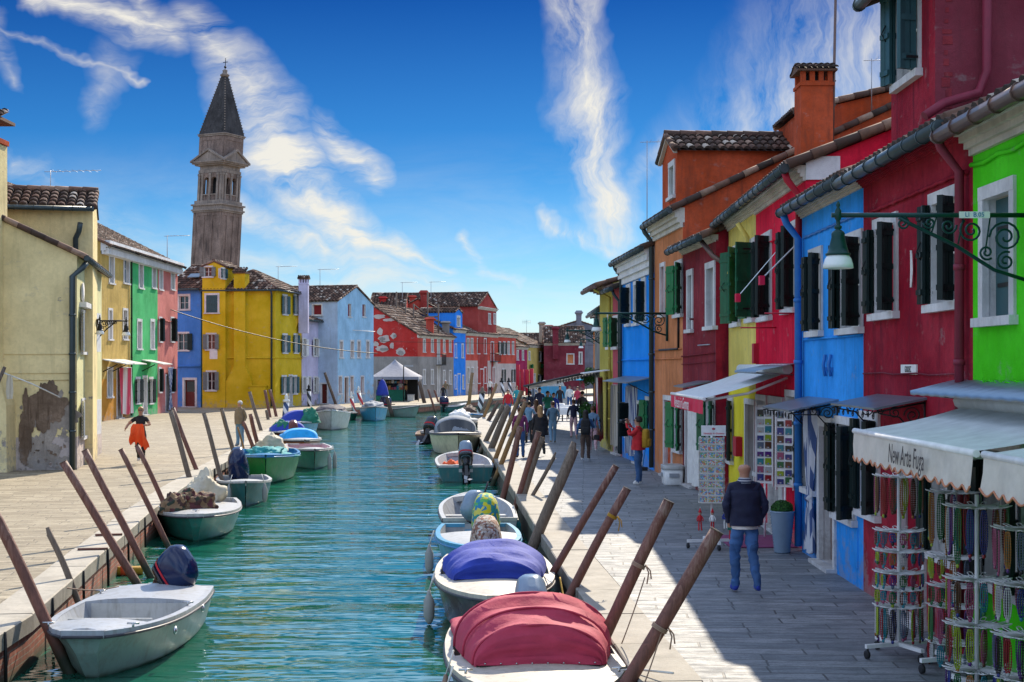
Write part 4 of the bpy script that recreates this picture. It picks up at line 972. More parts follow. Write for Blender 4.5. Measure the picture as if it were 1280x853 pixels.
H = row('long brick red house with a tall attic block and round headed windows', (-4.8, 147.1), (-1.6, 159.3), 9, 6.5, 'pl_coral', 'pl_coral',
    [(x, x + 2.6, 424, 442, gs) for x in (583.5, 588.5, 596.5, 605)] + [(x, x + 2.6, 460, 479, gs) for x in (584, 589, 597, 605, 616)], [(613.5, 617, 428, 452, 'shutter_dark'), (600, 604, 462, 492, 'wood_brown')], base=('pl_cream_base', 3.6))
balcony(H, 612.5, 619.5, 442, 452)
Q = House('', (-3.6, 151.5), (-1.75, 158.9), 12, 9.4, 'pl_attic', 'pl_attic', det=0); Q.win('front', 610.5, 613, 393, 405, **gs); Q.win('front', 617, 619, 393, 405, **gs); Q.cornice(h=.3, out=.3); Q.finish('gfront', .4, over=.25, tp=.3); absorb(H.root, Q.root, 'attic')
chimney(H.root, (-9.4, 152), .7, .7, 6, 10.6, 'pl_attic', 'flare', .5)
H = row('salmon red house with paired dark windows, right of the attic block', (-1.6, 159.3), (.46, 167.1), 9, 6.6, 'pl_coral', 'pl_coral', [(x, x + 2.4, 428, 443, dk) for x in (623.5, 629)] + [(x, x + 2.2, 428, 443, gs) for x in (634.5, 640)] + [(x, x + 2.2, 462, 478, dk) for x in (628, 640)], base=('pl_cream_base', 3.3))
H = row('magenta house on the far bank', (.46, 167.1), (1.85, 172.4), 9, 5.3, 'pl_magenta', 'pl_magenta', [(x, x + 2, 439, 450, gs) for x in (646, 652.5)], [(649, 652, 466, 486, 'off_white')])
H = row('mustard house with balcony plants on the far bank', (1.85, 172.4), (4.07, 180.8), 9, 5.6, 'pl_straw', 'pl_straw', [(660.5, 662.5, 440, 450, gs), (674, 676.5, 440, 452, dk), (673, 676, 469, 477, dk)], [(666, 669, 468, 484, 'off_white')])
plnt = MB('shutter_bright'); FF = H.F['front']
for px_ in (662, 675): a = FF.s_at(px_); [plnt.poly(*[FF.P(a + random.uniform(-.4, .4), .3 + random.uniform(-.2, .2), 3.05 + random.uniform(-.35, .25)) for _ in range(3)]) for _ in range(60)]
plnt.build('balcony_planter', H.root)
H = row('dark crimson end wall closing the view beyond the crowd', D(680, 177), D(731, 177), 9, 5.9, 'pl_maroon_dull', 'pl_maroon_dull', [(709, 717, 443, 455, dict(pane='pl_orange', tw=.1, bars=False)), (724.5, 727, 441, 455, gs)], base=None)
chimney(H.root, (5.4, 176.8), .7, .7, 3.9, 7.5, 'pl_maroon_dull', 'flare', .4); chimney(H.root, (4.7, 183), .9, .9, 6, 8.0, 'pl_maroon_dull', 'flare', .3); chimney(H.root, (3.9, 186), .7, .7, 6, 8.4, 'pl_grey', 'flare', .4)
H = House('weathered grey gabled house behind the crimson end wall', D(700, 192), D(745, 192), 9, 8.3, 'pl_grey_blue', det=0); H.win('front', 704, 709, 408, 414, tw=.05); H.finish('gfront', .32, over=.2, tp=.35)
chimney(H.root, (9.0, 191.6), .7, .7, 3, 9.9, 'pl_grey_blue', 'flare', .6)
H = House('low tiled house on the skyline behind the far row', D(640, 195), D(684, 195), 9, 5.9, 'pl_grey', det=0); H.finish('par', .35, tp=.35, gut=None); antenna(H.root, (2, 196), 7, 2.4, 1, 1)
for i, (x0, x1, yt, dd, mt) in enumerate(((462, 505, 388, 146, 'pl_brick_red'), (500, 545, 386, 152, 'pl_coral'), (540, 590, 387, 162, 'pl_maroon_dull'))):
    lab = ['tiled red roof with a red chimney rising behind the blue gabled house', 'pink gable rising behind the grey and coral house', 'dark tiled roof left of the attic block'][i]
    H = House(lab, D(x0, dd), D(x1, dd), 8, EYE + (HY - yt) * dd / FPX, mt, det=0)
    if i == 1: H.finish('gfront', .5, over=.2, tp=.35)
    else: H.finish('par', .45, tp=.35, gut=None)
    f = H.F['front']; c = f.P(1.2, -2, 0); chimney(H.root, (c.x, c.y), .6, .6, H.h, H.h + 1.2, mt, 'flare', .3)
    if i < 2: antenna(H.root, (c.x + 2, c.y), H.h, 3, 1)
# roof terrace frame of weathered timber
m = MB('pole_dark')
for px_ in (495.5, 507, 517, 534.5, 548): p = D(px_, 139); m.tube([(p.x, 139, 5.5), (p.x, 139, 3 + (HY - (365 if px_ in (495.5, 534.5) else 380)) * 139 / FPX)], .08, 5)
for (xa, ya, xb, yb) in ((495, 398, 548, 396), (497, 382, 520, 396), (517, 381, 534, 394), (495, 407, 534, 400)):
    a, b = D(xa, 139.2, ya), D(xb, 139.2, yb); m.tube([a, b], .07, 5)
tag(m.build('roof_terrace'), 'weathered timber roof terrace frame above the coral and grey house', 'roof terrace')
# leaning bell tower
def tower():
    y0 = 230.0; k = y0 / FPX; zz = lambda py: EYE + (HY - py) * k
    root = thing('bell_tower', 'leaning brick bell tower with pedimented belfry and dark spire', 'bell tower', (D(263, y0).x, y0, 0))
    cx = D(262.6, y0).x; lean = math.tan((281 - 268.5) / (330 - 82))
    sh = Matrix.Identity(4); sh[0][2] = lean; 
    rot = Matrix.Rotation(R(-26.5), 4, 'Z'); zb = zz(330)
    M_ = Matrix.Translation((cx - lean * zb, y0 + 4, 0)) @ sh @ rot
    def mb(mt): q = MB(mt); q.M = M_; return q
    def sq(m, h, a, b): m.box(-h, h, -h, h, a, b)
    hw = 2.8
    m = mb('tower_brick'); h2 = hw - .1; sq(m, h2, 0, zz(262))
    for a in (0, 90, 180, 270):
        m.M = M_ @ Matrix.Rotation(R(a), 4, 'Z')
        for s_ in (-hw, -1.2, .5, hw - .8): m.box(s_, s_ + .8 - .1, -hw, -h2 + .01, 0, zz(262) - .8)
        m.box(-hw, hw - .1, -hw + .01, -h2, zz(262) - .8, zz(262))
    m.build('shaft', root)
    m = mb('tower_stone'); 
    for i, (h, a, b) in enumerate(((hw + .12, 264, 262), (hw + .3, 262, 260), (hw + .1, 260, 255.5), (hw + .35, 255.5, 253.5), (hw - .05, 253.5, 249))): sq(m, h, zz(a), zz(b))
    m.build('cornice', root)
    hb = hw - .42; z0, z1 = zz(249), zz(214)
    m = mb('tower_brick')
    for a in (0, 90, 180, 270):
        m.M = M_ @ Matrix.Rotation(R(a), 4, 'Z')
        # belfry face with two arched openings
        op = [(-1.28, -.22), (.22, 1.28)]; zb0, zs = z0 + 1.0, z1 - 1.25
        xs = [-hb, op[0][0], op[0][1], op[1][0], op[1][1], hb]
        for i in range(5):
            if i in (1, 3):
                m.box(xs[i], xs[i + 1], -hb, -hb + .5, z0, zb0)
                c = (xs[i] + xs[i + 1]) / 2; r = (xs[i + 1] - xs[i]) / 2
                pts = [(c + r * math.cos(R(t)), -hb, zs + r * math.sin(R(t))) for t in range(0, 181, 20)]
                for p, q in zip(pts, pts[1:]): m.obox(p, Vector(q) - Vector(p), (0, .5, 0), (0, 0, .001)); m.poly(p, (p[0], -hb, z1), (q[0], -hb, z1), q); m.poly((p[0], -hb + .5, p[2]), q := (q[0], -hb + .5, q[2]), (q[0], -hb + .5, z1), (p[0], -hb + .5, z1))
            else: m.box(xs[i], xs[i + 1], -hb, -hb + .5, z0, z1)
    m.build('belfry', root)
    m = mb('tower_stone')
    for a in (0, 90, 180, 270):
        m.M = M_ @ Matrix.Rotation(R(a), 4, 'Z')
        for s_ in (-hb - .02, -1.75, -.2, 1.35, hb - .38): m.box(s_, s_ + .4, -hb - .14, -hb - .001, z0, z1 - .45); m.box(s_ - .06, s_ + .46, -hb - .2, -hb - .001, z1 - .45, z1 - .1)
        m.box(-1.45, 1.45, -hb - .1, -hb - .002, z0 + .9, z0 + 1.05)
    m.build('pilasters', root)
    m = mb('iron_black'); sq(m, hb - 1.5, z0 + .3, z1 - .2); m.build('bell_frame', root)
    m = mb('tower_stone'); zc = zz(205)
    sq(m, hw - .35, z1, z1 + .5); sq(m, hw - .5, z1 + .5, zc); sq(m, hw + .1, zc, zc + .25); sq(m, hw + .45, zc + .25, zc + .5)
    for a in (0, 90, 180, 270):
        m.M = M_ @ Matrix.Rotation(R(a), 4, 'Z'); w_ = hw + .5; zt = zc + .5
        m.prism([(-w_, -w_ + .04, zt), (w_, -w_ + .04, zt), (0, -w_ + .04, zt + 1.75)], .5, (0, 1, 0))
        for s_ in (-1, 1): m.prism([(s_ * (w_ + .15), -w_ - .2, zt - .02), (s_ * (w_ + .15), -w_ - .2, zt + .28), (0, -w_ - .2, zt + 2.2), (0, -w_ - .2, zt + 1.85)], .75, (0, 1, 0))
        m.box(-w_, w_, -w_ - .15, -w_ + .1, zt - .03, zt + .18)
    m.build('pediment', root)
    m = mb('tower_brick'); hd = hw - .3; sq(m, hd, zc + .4, zz(168)); m.mat('tower_stone'); sq(m, hd + .18, zz(168), zz(166)); sq(m, hd + .3, zz(166), zz(164.8))
    m.mat('tower_brick')
    for a in (0, 90, 180, 270):
        m.M = M_ @ Matrix.Rotation(R(a), 4, 'Z')
        for (u0, u1, w0, w1) in ((-hd, -hd + .5, 0, 1), (hd - .5, hd, 0, 1), (-hd + .5, hd - .5, .82, 1)): za, zd = zc + 1.4, zz(168.5); m.box(u0, u1, -hd - .07, -hd - .001, za + (zd - za) * w0, za + (zd - za) * w1)
    m.M = M_; m.build('drum', root)
    m = mb('tower_slate'); zs0, zs1 = zz(164.8), zz(90); b_ = hd + .12; t_ = .42; n = 10
    rings = [[Vector((sx * (b_ + (t_ - b_) * i / n), sy * (b_ + (t_ - b_) * i / n), zs0 + (zs1 - zs0) * i / n)) for sx, sy in ((-1, -1), (1, -1), (1, 1), (-1, 1))] for i in range(n + 1)]
    m.loft(rings, True, False, True, False)
    m.mat('tower_stone')
    for sx, sy in ((-1, -1), (1, -1), (1, 1), (-1, 1)):
        for i in range(1, 22):
            q = i / 22; w_ = b_ + (t_ - b_) * q; z = zs0 + (zs1 - zs0) * q; m.box(sx * w_ - .07, sx * w_ + .07, sy * w_ - .07, sy * w_ + .07, z, z + .16)
    m.build('spire', root)
    m = mb('tower_stone'); m.lathe((0, 0, zs1), [(.45, -.1), (.75, .15), (.8, .3), (.5, .5), (.35, .8), (.45, 1.0), (.2, 1.2), (0, 1.25)], 12); 
    m.mat('iron_black'); m.tube([(0, 0, zs1 + 1.1), (0, 0, zs1 + 3.1)], .06, 6); m.tube([(-.45, 0, zs1 + 2.4), (.45, 0, zs1 + 2.4)], .06, 6); m.ellip((0, 0, zs1 + 1.6), .22, .22, .22, 8, 6); m.build('finial', root)
tower()
# ---------------------------------------------------------------- boats
for nm, c, r in (('hull_green', (.03, .2, .13), .22), ('hull_sea', (.03, .22, .17), .2), ('hull_bright_green', (.01, .25, .05), .25), ('hull_teal', (.015, .13, .13), .22), ('hull_grey_green', (.2, .3, .26), .2),
                 ('hull_blue', (.04, .3, .5), .2), ('hull_navy', (.03, .03, .06), .2), ('hull_wine', (.05, .02, .025), .15), ('hull_cream', (.6, .55, .38), .25), ('gel_white', (.47, .47, .45), .22),
                 ('gel_grey', (.35, .375, .41), .3), ('deck_cream', (.47, .43, .36), .4), ('rail_blue', (.03, .2, .42), .3), ('rail_dark', (.05, .05, .06), .4), ('wood_hull', (.3, .1, .04), .4),
                 ('cowl_navy', (.004, .014, .06), .1), ('cowl_black', (.012, .013, .016), .18), ('cowl_grey', (.18, .25, .33), .2), ('cowl_brown', (.12, .03, .02), .3), ('fender_grey', (.3, .3, .28), .6), ('fender_tan', (.3, .2, .14), .6), ('metal_steel', (.5, .5, .5), .25)):
    if nm.startswith(('hull', 'gel', 'deck')):
        n = NT(nm); p = n.pos(); sp = n.n('ShaderNodeSeparateXYZ'); n.l(p, sp.inputs[0]); f = n.noise(p, 3.5, 8, .7); st = n.noise(n.pos((7, 7, 1.2)), 1.5, 6, .65)
        a = n.mix(n.math('MULTIPLY', n.ramp(f, (.45, 0.0), (.62, 1.0)), .4), c, mul(c, .6)); a = n.mix(n.math('MULTIPLY', n.ramp(st, (.5, 0.0), (.68, 1.0)), .45), a, (.16, .14, .1))
        w_ = n.math('MULTIPLY_ADD', n.math('ADD', sp.outputs[2], n.math('MULTIPLY', f, .12)), -14.0, -14 * .54, clamp=True); a = n.mix(w_, a, (.02, .035, .015)); n.col(a); n.rough(n.math('ADD', n.math('MULTIPLY', f, .3), r)); n.bump(f, .12, .02); continue
    m_plain(nm, c, r, 0 if nm != 'metal_steel' else .9, .06)
def m_cloth(name, c, rough=.8, var=.12):
    n = NT(name); p = n.pos(); f = n.noise(p, 5, 5); n.col(n.mix(n.ramp(f, (.3, 0.0), (.7, 1.0)), mul(c, 1 - var), mul(c, 1 + var))); n.rough(rough)
    n.b.inputs['Sheen Weight'].default_value = .03; n.bump(n.math('ADD', n.math('MULTIPLY', n.noise(p, 3.5, 4), 1.0), n.math('MULTIPLY', n.noise(p, 300, 2), .05)), .5, .05)
for nm, c in (('cloth_maroon', (.42, .03, .07)), ('cloth_royal', (.015, .04, .33)), ('cloth_sky', (.01, .33, .75)), ('cloth_green', (.01, .16, .1)), ('cloth_cream', (.5, .45, .34)), ('cloth_navy', (.012, .015, .04)), ('cloth_grey', (.2, .23, .27)),
              ('cloth_black', (.012, .012, .014)), ('cloth_white', (.7, .69, .66)), ('cloth_teal', (.02, .28, .3)), ('cloth_orange', (.9, .09, .01)), ('cloth_red', (.5, .012, .02)), ('cloth_denim', (.03, .09, .22)), ('cloth_denim_light', (.13, .25, .38)),
              ('cloth_khaki', (.2, .15, .09)), ('cloth_brown', (.09, .055, .04)), ('cloth_mustard', (.4, .22, .01)), ('cloth_pinkish', (.5, .33, .36)), ('cloth_steel', (.08, .16, .24)), ('cloth_plum', (.2, .03, .12)), ('cloth_ink', (.006, .01, .04)), ('cloth_aqua', (.0, .45, .7)), ('cloth_tangerine', (.75, .1, .02)), ('cloth_awning', (.56, .6, .58)), ('cloth_ivory', (.6, .55, .47))):
    m_cloth(nm, c)
def m_voro(name, cols, scale, rough=.8):
    n = NT(name); v = n.n('ShaderNodeTexVoronoi'); v.inputs['Scale'].default_value = scale; n.l(n.pos(), v.inputs['Vector']); sp = n.n('ShaderNodeSeparateColor'); n.l(v.outputs['Color'], sp.inputs[0])
    k = len(cols); n.col(n.ramp(sp.outputs[0], *[(i / k, c) for i, c in enumerate(cols)], interp='CONSTANT')); n.rough(rough)
m_voro('camo', [(.05, .02, .015), (.12, .07, .03), (.02, .03, .015), (.2, .12, .06), (.09, .02, .02)], 9)
m_voro('speckle', [(.35, .25, .18), (.12, .07, .05), (.5, .45, .38), (.25, .1, .06), (.4, .35, .3)], 26)
m_voro('motley', [(.55, .5, .02), (.02, .25, .22), (.1, .4, .1), (.6, .55, .1), (.02, .2, .35)], 13)
m_voro('hull_mark', [(.1, .1, .12), (.5, .5, .5)], 30)

def hull_shape(L, B, h0, h1, p=2.3, rake=.5, stern=.86, draft=.2, blunt=0.0):
    def b(t):
        if t < .35: return B / 2 * (stern + (1 - stern) * math.sin(t / .35 * math.pi / 2))
        q = (t - .35) / .65; return max(.02, B / 2 * (blunt + (1 - blunt) * (max(0.0, 1 - q ** p)) ** .8))
    def sheer(t): return h0 + (h1 - h0) * t ** 2.2
    def y(t, zr): return -L / 2 + L * t - rake * (1 - zr) * t ** 5
    return b, sheer, y
def boat(label, bow, stern, B, h0, h1, hull='hull_green', gun='gel_white', inner='gel_grey', group='moored motor boats', p=2.3, rake=.5, sternw=.86, blunt=0.0, deck=(.62, 'gel_white'), thwarts=(.3, .5), rail='rail_dark', name='motor_boat', aft=None, z=WATER, cat='boat'):
    bow, stern = Vector((bow[0], bow[1])), Vector((stern[0], stern[1])); L = (bow - stern).length; d = (bow - stern).normalized(); c = (bow + stern) / 2
    root = thing(name, label, cat, (c.x, c.y, z), math.atan2(-d.x, d.y), group); ORG[root.name] = Vector((0, 0, 0))
    b, sh, yy = hull_shape(L, B, h0, h1, p, rake, sternw, blunt=blunt)
    n = 18; ts = [i / n for i in range(n + 1)]; prof = [(0, -.22, 0), (.5, -.17, .1), (.84, .02, .3), (.95, .55, .7), (1, 1, 1)]
    m = MB(hull); rings = []
    for t in ts:
        w, h = b(t), sh(t); k = 1 - .45 * t ** 4; side = []
        for (fx, fz, zr) in prof:
            zz = fz * h if fz > .03 else fz + (.12 * t ** 4); side.append((w * fx * (k if fx < .96 else 1), yy(t, zr), zz))
        rings.append([Vector((-x, y_, z_)) for x, y_, z_ in reversed(side)] + [Vector(q) for q in side[1:]])
    m.loft(rings, False, False, False, True)
    m.face([m.vert(v) for v in rings[0]], False); 
    if blunt: m.face([m.vert(v) for v in rings[-1]][::-1], False)
    hb = m.build('hull', root)
    g = MB(gun); gi = .075; out = []
    for sgn in (-1, 1):
        O = [[], [], [], []]
        for t in ts:
            w, h = b(t), sh(t); wi = max(.0, w - gi); O[0].append((sgn * (w + .012), yy(t, 1), h - .04)); O[1].append((sgn * (w + .012), yy(t, 1), h + .015)); O[2].append((sgn * wi, yy(t, 1) - (.05 if t > .97 else 0), h + .02)); O[3].append((sgn * wi, yy(t, 1) - (.05 if t > .97 else 0), h - .08))
        for a, c_ in ((0, 1), (1, 2), (2, 3)):
            for i in range(n): q = (O[a][i], O[a][i + 1], O[c_][i + 1], O[c_][i]); g.poly(*(q if sgn > 0 else q[::-1]), smooth=False)
    w0, hh = b(0), sh(0); g.box(-w0, -.22, -L / 2 - .012, -L / 2 + .07, hh - .05, hh + .018); g.box(.22, w0, -L / 2 - .012, -L / 2 + .07, hh - .05, hh + .018); g.box(-.22, .22, -L / 2 - .012, -L / 2 + .07, hh - .2, hh - .1)
    if blunt: w0, hh = b(1), sh(1); g.box(-w0 - .01, w0 + .01, L / 2 - .07, L / 2 + .012, hh - .06, hh + .022)
    g.build('gunwale', root)
    if rail:
        r = MB(rail)
        for sgn in (-1, 1): r.tube([(sgn * (b(t) + .014), yy(t, 1), sh(t) - .055) for t in ts], .02, 6)
        if blunt: r.tube([(-b(1), L / 2 + .015, sh(1) - .055), (b(1), L / 2 + .015, sh(1) - .055)], .02, 6)
        r.build('rub_rail', root)
    f = MB(inner); rr = []
    for t in ts[:-3]:
        w, h = max(.02, b(t) - gi), sh(t); rr.append([Vector((-w, yy(t, 1) + (.06 if t == 0 else 0), h + .01)), Vector((-w * (.84 - .62 * t ** 3), yy(t, .2) + (.06 if t == 0 else 0), .06 + .5 * h * t ** 3)), Vector((w * (.84 - .62 * t ** 3), yy(t, .2) + (.06 if t == 0 else 0), .06 + .5 * h * t ** 3)), Vector((w, yy(t, 1) + (.06 if t == 0 else 0), h + .01))])
    f.loft(rr, False, True, True, False); f.build('interior', root)
    def slab(t0, t1, mt, nm, crown=.05, drop=.0):
        k = MB(mt); tt = [t0 + (t1 - t0) * i / 8 for i in range(9)]; rg = []
        for t in tt:
            w = max(.015, b(t) - gi + .01); h = sh(t) + .012 - drop; y_ = yy(t, 1) - (.04 if t > .98 else 0); rg.append([Vector((w * q, y_, h + crown * (1 - q * q) * min(1, w / .4))) for q in (-1, -.6, -.2, .2, .6, 1)])
        k.loft(rg, False, False, False, True); a = rg[0]; k.poly(*[v for v in a], *[Vector((v.x, v.y, v.z - .12)) for v in reversed(a)], smooth=False)
        a = rg[-1]; k.poly(*[v for v in a], *[Vector((v.x, v.y, v.z - .12)) for v in reversed(a)], smooth=False); return k.build(nm, root)
    if deck: slab(deck[0], .995, deck[1], 'foredeck')
    if aft: slab(.015, aft[0], aft[1], 'aft_deck')
    for t in thwarts:
        w = b(t) - gi; q = MB(inner if inner != 'gel_grey' else 'gel_white'); q.box(-w, w, yy(t, 1) - .12, yy(t, 1) + .12, sh(t) * .62, sh(t) * .62 + .04); q.build('thwart', root)
    root['_L'] = L
    return root, b, sh, yy, L
def clean(root):
    if '_L' in root: del root['_L']
def motor(root, x, y, z, cowl='cowl_navy', tilt=0, s=1.0, yaw=0, cover=None, facing=-1):
    """outboard on the transom; the leg points astern when tilted up"""
    M_ = Matrix.Translation((x, y, z)) @ Matrix.Rotation(R(yaw), 4, 'Z') @ Matrix.Rotation(R(-tilt), 4, 'X') @ Matrix.Scale(s, 4)
    m = MB(cowl); m.M = M_
    def sup(w, l, z_, yc, n=20, e=3.4):
        o = []
        for k in range(n):
            a = 2 * math.pi * k / n; c_, s_ = math.cos(a), math.sin(a)
            o.append(Vector((math.copysign(abs(c_) ** (2 / e), c_) * w, yc + math.copysign(abs(s_) ** (2 / e), s_) * l, z_)))
        return o
    pr = [(.13, .2, .12, 0), (.17, .27, .16, 0), (.185, .3, .28, 0), (.18, .3, .42, -.01), (.165, .27, .52, -.03), (.12, .19, .59, -.05), (.04, .08, .62, -.06)]
    m.loft([sup(*q) for q in pr], True, True, True, True)
    o = m.build('outboard_motor', root)
    k = MB('cowl_black' if not cover else cover); k.M = M_
    if cover:
        q = MB(cover); q.M = M_; random.seed(int(abs(x * 91 + y * 37)) + 5)
        rg = [sup(a * random.uniform(.97, 1.05), b_ * random.uniform(.97, 1.05), z_, yc, 14, 2.2) for a, b_, z_, yc in ((.2, .3, -.12, 0), (.23, .34, .05, 0), (.235, .35, .25, 0), (.22, .33, .42, -.01), (.19, .3, .54, -.03), (.14, .22, .63, -.05), (.05, .08, .67, -.06))]
        q.loft(rg, True, False, True, True); q.build('motor_cover', o)
    q = MB('cloth_red'); q.M = M_; q.loft([sup(.1835, .285, .2, 0), sup(.1865, .302, .235, 0)], True, False, False, True); q.build('decal_band', o)
    k = MB('cowl_black'); k.M = M_
    k.loft([sup(.19, .285, .17, 0), sup(.175, .27, .1, 0), sup(.12, .18, .13, 0), sup(.1, .14, .0, 0), sup(.06, .1, -.12, -.01)], True, True, True, True)
    k.box(-.04, .04, -.1, .07, -.62, -.1); k.box(-.012, .012, -.16, .05, -.9, -.62); k.box(-.1, .1, -.2, .1, -.6, -.585)
    k.ellip((0, -.04, -.72), .055, .2, .055, 8, 6)
    k.box(-.1, .1, .06, .2, -.3, .06); k.tube([(0, .12, .1), (0, .4, .2), (0, .62, .22)], .022, 6); k.build('motor_leg', o)
    k = MB('metal_grey'); k.M = M_
    for a in (0, 120, 240):
        c_, s_ = math.cos(R(a)), math.sin(R(a)); k.poly((0, -.25, -.72), (c_ * .06 - s_ * .05, -.24, -.72 + s_ * .06 + c_ * .05), (c_ * .14, -.27, -.72 + s_ * .14), (c_ * .06 + s_ * .05, -.28, -.72 + s_ * .06 - c_ * .05))
    k.build('propeller', o); return o
def fender(root, x, y, z, mt='fender_grey', l=.42, r=.07):
    m = MB(mt); m.lathe((x, y, z - l), [(.02, -.03), (r * .6, 0), (r, .08), (r, l - .1), (r * .6, l - .03), (.03, l), (.02, l + .05)], 10)
    m.mat('off_white'); m.tube([(x, y, z + .04), (x - math.copysign(.08, x), y, z + .3)], .01, 4); return m.build('fender', root)
def canopy(root, rings, mt, name='canopy', wr=.02, n=18, seam=None, sharp=.75):
    """rings: (y, halfwidth, z, rise) hoops from bow to stern"""
    m = MB(mt); rg = []
    for j, (y, w, z, h) in enumerate(rings):
        row = []
        for i in range(n + 1):
            a = math.pi * i / n; x = -w * math.cos(a); zz = z + h * max(0, math.sin(a)) ** sharp
            d = noise.noise(Vector((x * 2.2 + j * 1.7, y * 2.5, zz * 2))) * wr; row.append(Vector((x * (1 + d), y + d, zz + d * (1 if h > .05 else 0))))
        rg.append(row)
    m.loft(rg, False, False, False, True); return m.build(name, root)
def lerp_r(a, b, n, sag=0.0):
    return [tuple(a[k] + (b[k] - a[k]) * i / n - (sag * math.sin(math.pi * i / n) if k == 3 else 0) for k in range(4)) for i in range(n)]
def heap(root, c, rx, ry, rz, mt, name, world=False, seed=1, amp=.3, f=2.5, n=44, mm=22):
    """a lumpy cloth covered pile"""
    m = MB(mt); rings = []
    for j in range(mm + 1):
        ph = math.pi / 2 * j / mm
        row = []
        for k in range(n):
            a = 2 * math.pi * k / n; v = Vector((math.cos(ph) * math.cos(a), math.cos(ph) * math.sin(a), math.sin(ph)))
            d = 1 + amp * noise.noise(v * f + Vector((seed * 7.3, seed, 0))) - .16 * (1 - abs(noise.noise(v * f * 2.3 + Vector((seed, 3, 1)))) * 4) * amp - .03 * abs(noise.noise(v * 11)); row.append(Vector(c) + Vector((v.x * rx * d, v.y * ry * d, v.z * rz * d)))
        rings.append(row)
    m.loft(rings, True, False, False, True); return m.build(name, root, world)
def cleats(root, pts):
    for (x, y, z) in pts:
        m = MB('metal_steel'); m.tube([(x - .07, y, z + .03), (x + .07, y, z + .03)], .012, 6); m.tube([(x, y, z - .01), (x, y, z + .03)], .015, 6); m.build('cleat', root)
def line(root, pts, r=.01, mt='off_white', name='mooring_rope', world=False):
    m = MB(mt); m.tube(pts, r, 5); return m.build(name, root, world)
# left bank
r, b, sh, yy, L = boat('empty grey cockpit boat with a raised navy outboard, nearest on the left bank', (-4.92, 16.3), (-4.95, 20.3), 1.58, .5, .6, 'hull_grey_green', 'gel_grey', 'gel_grey', blunt=.3, p=2.9, rake=.45, deck=(.8, 'gel_grey'), thwarts=(.2,), aft=None)
m = MB('gel_grey')
for (t0, t1) in ((.0, .34),):
    rg = []
    for i in range(9):
        t = t0 + .02 + (t1 - t0) * i / 8; w = b(t) - .06; rg.append([Vector((w * q, yy(t, 1), sh(t) + .02 + .05 * (1 - q * q))) for q in (-1, -.6, -.2, .2, .6, 1)])
    m.loft(rg, False, False, False, True); a = rg[-1]; m.poly(*a, *[Vector((v.x, v.y, v.z - .3)) for v in reversed(a)], smooth=False)
m.build('aft_cover', r)
m = MB('gel_white'); 
for t, w in ((.36, .9), (.79, .8)): m = MB('gel_white'); m.box(-b(t) * .8, b(t) * .8, yy(t, 1) - .02 - (.3 if t > .5 else 0), yy(t, 1) + .02 - (.3 if t > .5 else 0), .25, sh(t) + .0); m.build('cockpit_panel', r)
motor(r, .05, -L / 2 - .05, sh(0) + .02, 'cowl_navy', tilt=50, s=1.05, yaw=62)
cleats(r, [(-.5, L / 2 - .3, sh(.95) + .03), (.5, L / 2 - .35, sh(.95) + .03), (-.72, -.2, sh(.5) + .03), (.72, -1.3, sh(.2) + .03)]); clean(r)
for (x, y) in ((-.8, .9), (-.8, -.7)): p = MB('metal_steel'); p.lathe((x - .0, y, .42), [(0, -.02), (.05, 0), (.05, .02), (0, .03)], 10, ax=Vector((-1, 0, 0)), sx=1.4); p.build('hull_fitting', r)
r, b, sh, yy, L = boat('white decked green boat heaped with a camouflage tarpaulin and a cream cover', (-6.5, 29.2), (-7.35, 33.8), 1.8, .5, .6, 'hull_sea', 'gel_white', blunt=.18, p=2.8, deck=(.3, 'gel_white'), thwarts=(), rail='rail_dark')
heap(r, (.1, .85, sh(.7)), .45, .42, .42, 'camo', 'camouflage_tarpaulin', seed=3, amp=.45, f=2.2); heap(r, (.45, 1.25, sh(.7)), .3, .3, .4, 'camo', 'camouflage_bag', seed=5)
heap(r, (-.05, -1.2, sh(.5)), .42, .7, .62, 'cloth_cream', 'cream_cover', seed=8, amp=.5, f=1.6)
cleats(r, [(0, L / 2 - .3, sh(.9) + .06)]); clean(r)
r, b, sh, yy, L = boat('low teal boat with white gunwale, black outboard and grey fenders at the bow', (-6.85, 36.6), (-7.75, 41.0), 1.5, .5, .68, 'hull_teal', 'gel_white', 'gel_grey', p=2.1, deck=(.68, 'gel_white'), rail=None)
motor(r, .1, -L / 2, sh(0) + .05, 'cowl_black', tilt=38, s=1.2, yaw=-15, cover='cowl_navy'); fender(r, .42, L / 2 - .55, .52); fender(r, -.5, L / 2 - .7, .52); clean(r)
r, b, sh, yy, L = boat('bright green wooden boat with blue gunwale and a green tarpaulin', (-7.55, 43.6), (-8.5, 49.8), 2.1, .75, .92, 'hull_bright_green', 'rail_blue', 'rail_blue', p=2.2, rake=.7, deck=(.8, 'rail_blue'), rail='rail_blue')
heap(r, (0, .5, sh(.55) - .12), .8, 1.4, .32, 'cloth_teal', 'green_tarpaulin', seed=12, amp=.5, f=2.6); heap(r, (-.1, -1.6, sh(.2)), .5, .7, .5, 'cloth_cream', 'cream_cover', seed=14, amp=.45, f=1.5); clean(r)
r, b, sh, yy, L = boat('pale open boat with a lilac interior and two hanging fenders', (-6.9, 49.8), (-8.1, 55.6), 1.7, .62, .74, 'hull_green', 'gel_white', 'cloth_pinkish', p=2.4, deck=(.82, 'gel_white')); fender(r, -.8, 1.6, .5, l=.6); fender(r, -.55, 2.4, .5, l=.6); clean(r)
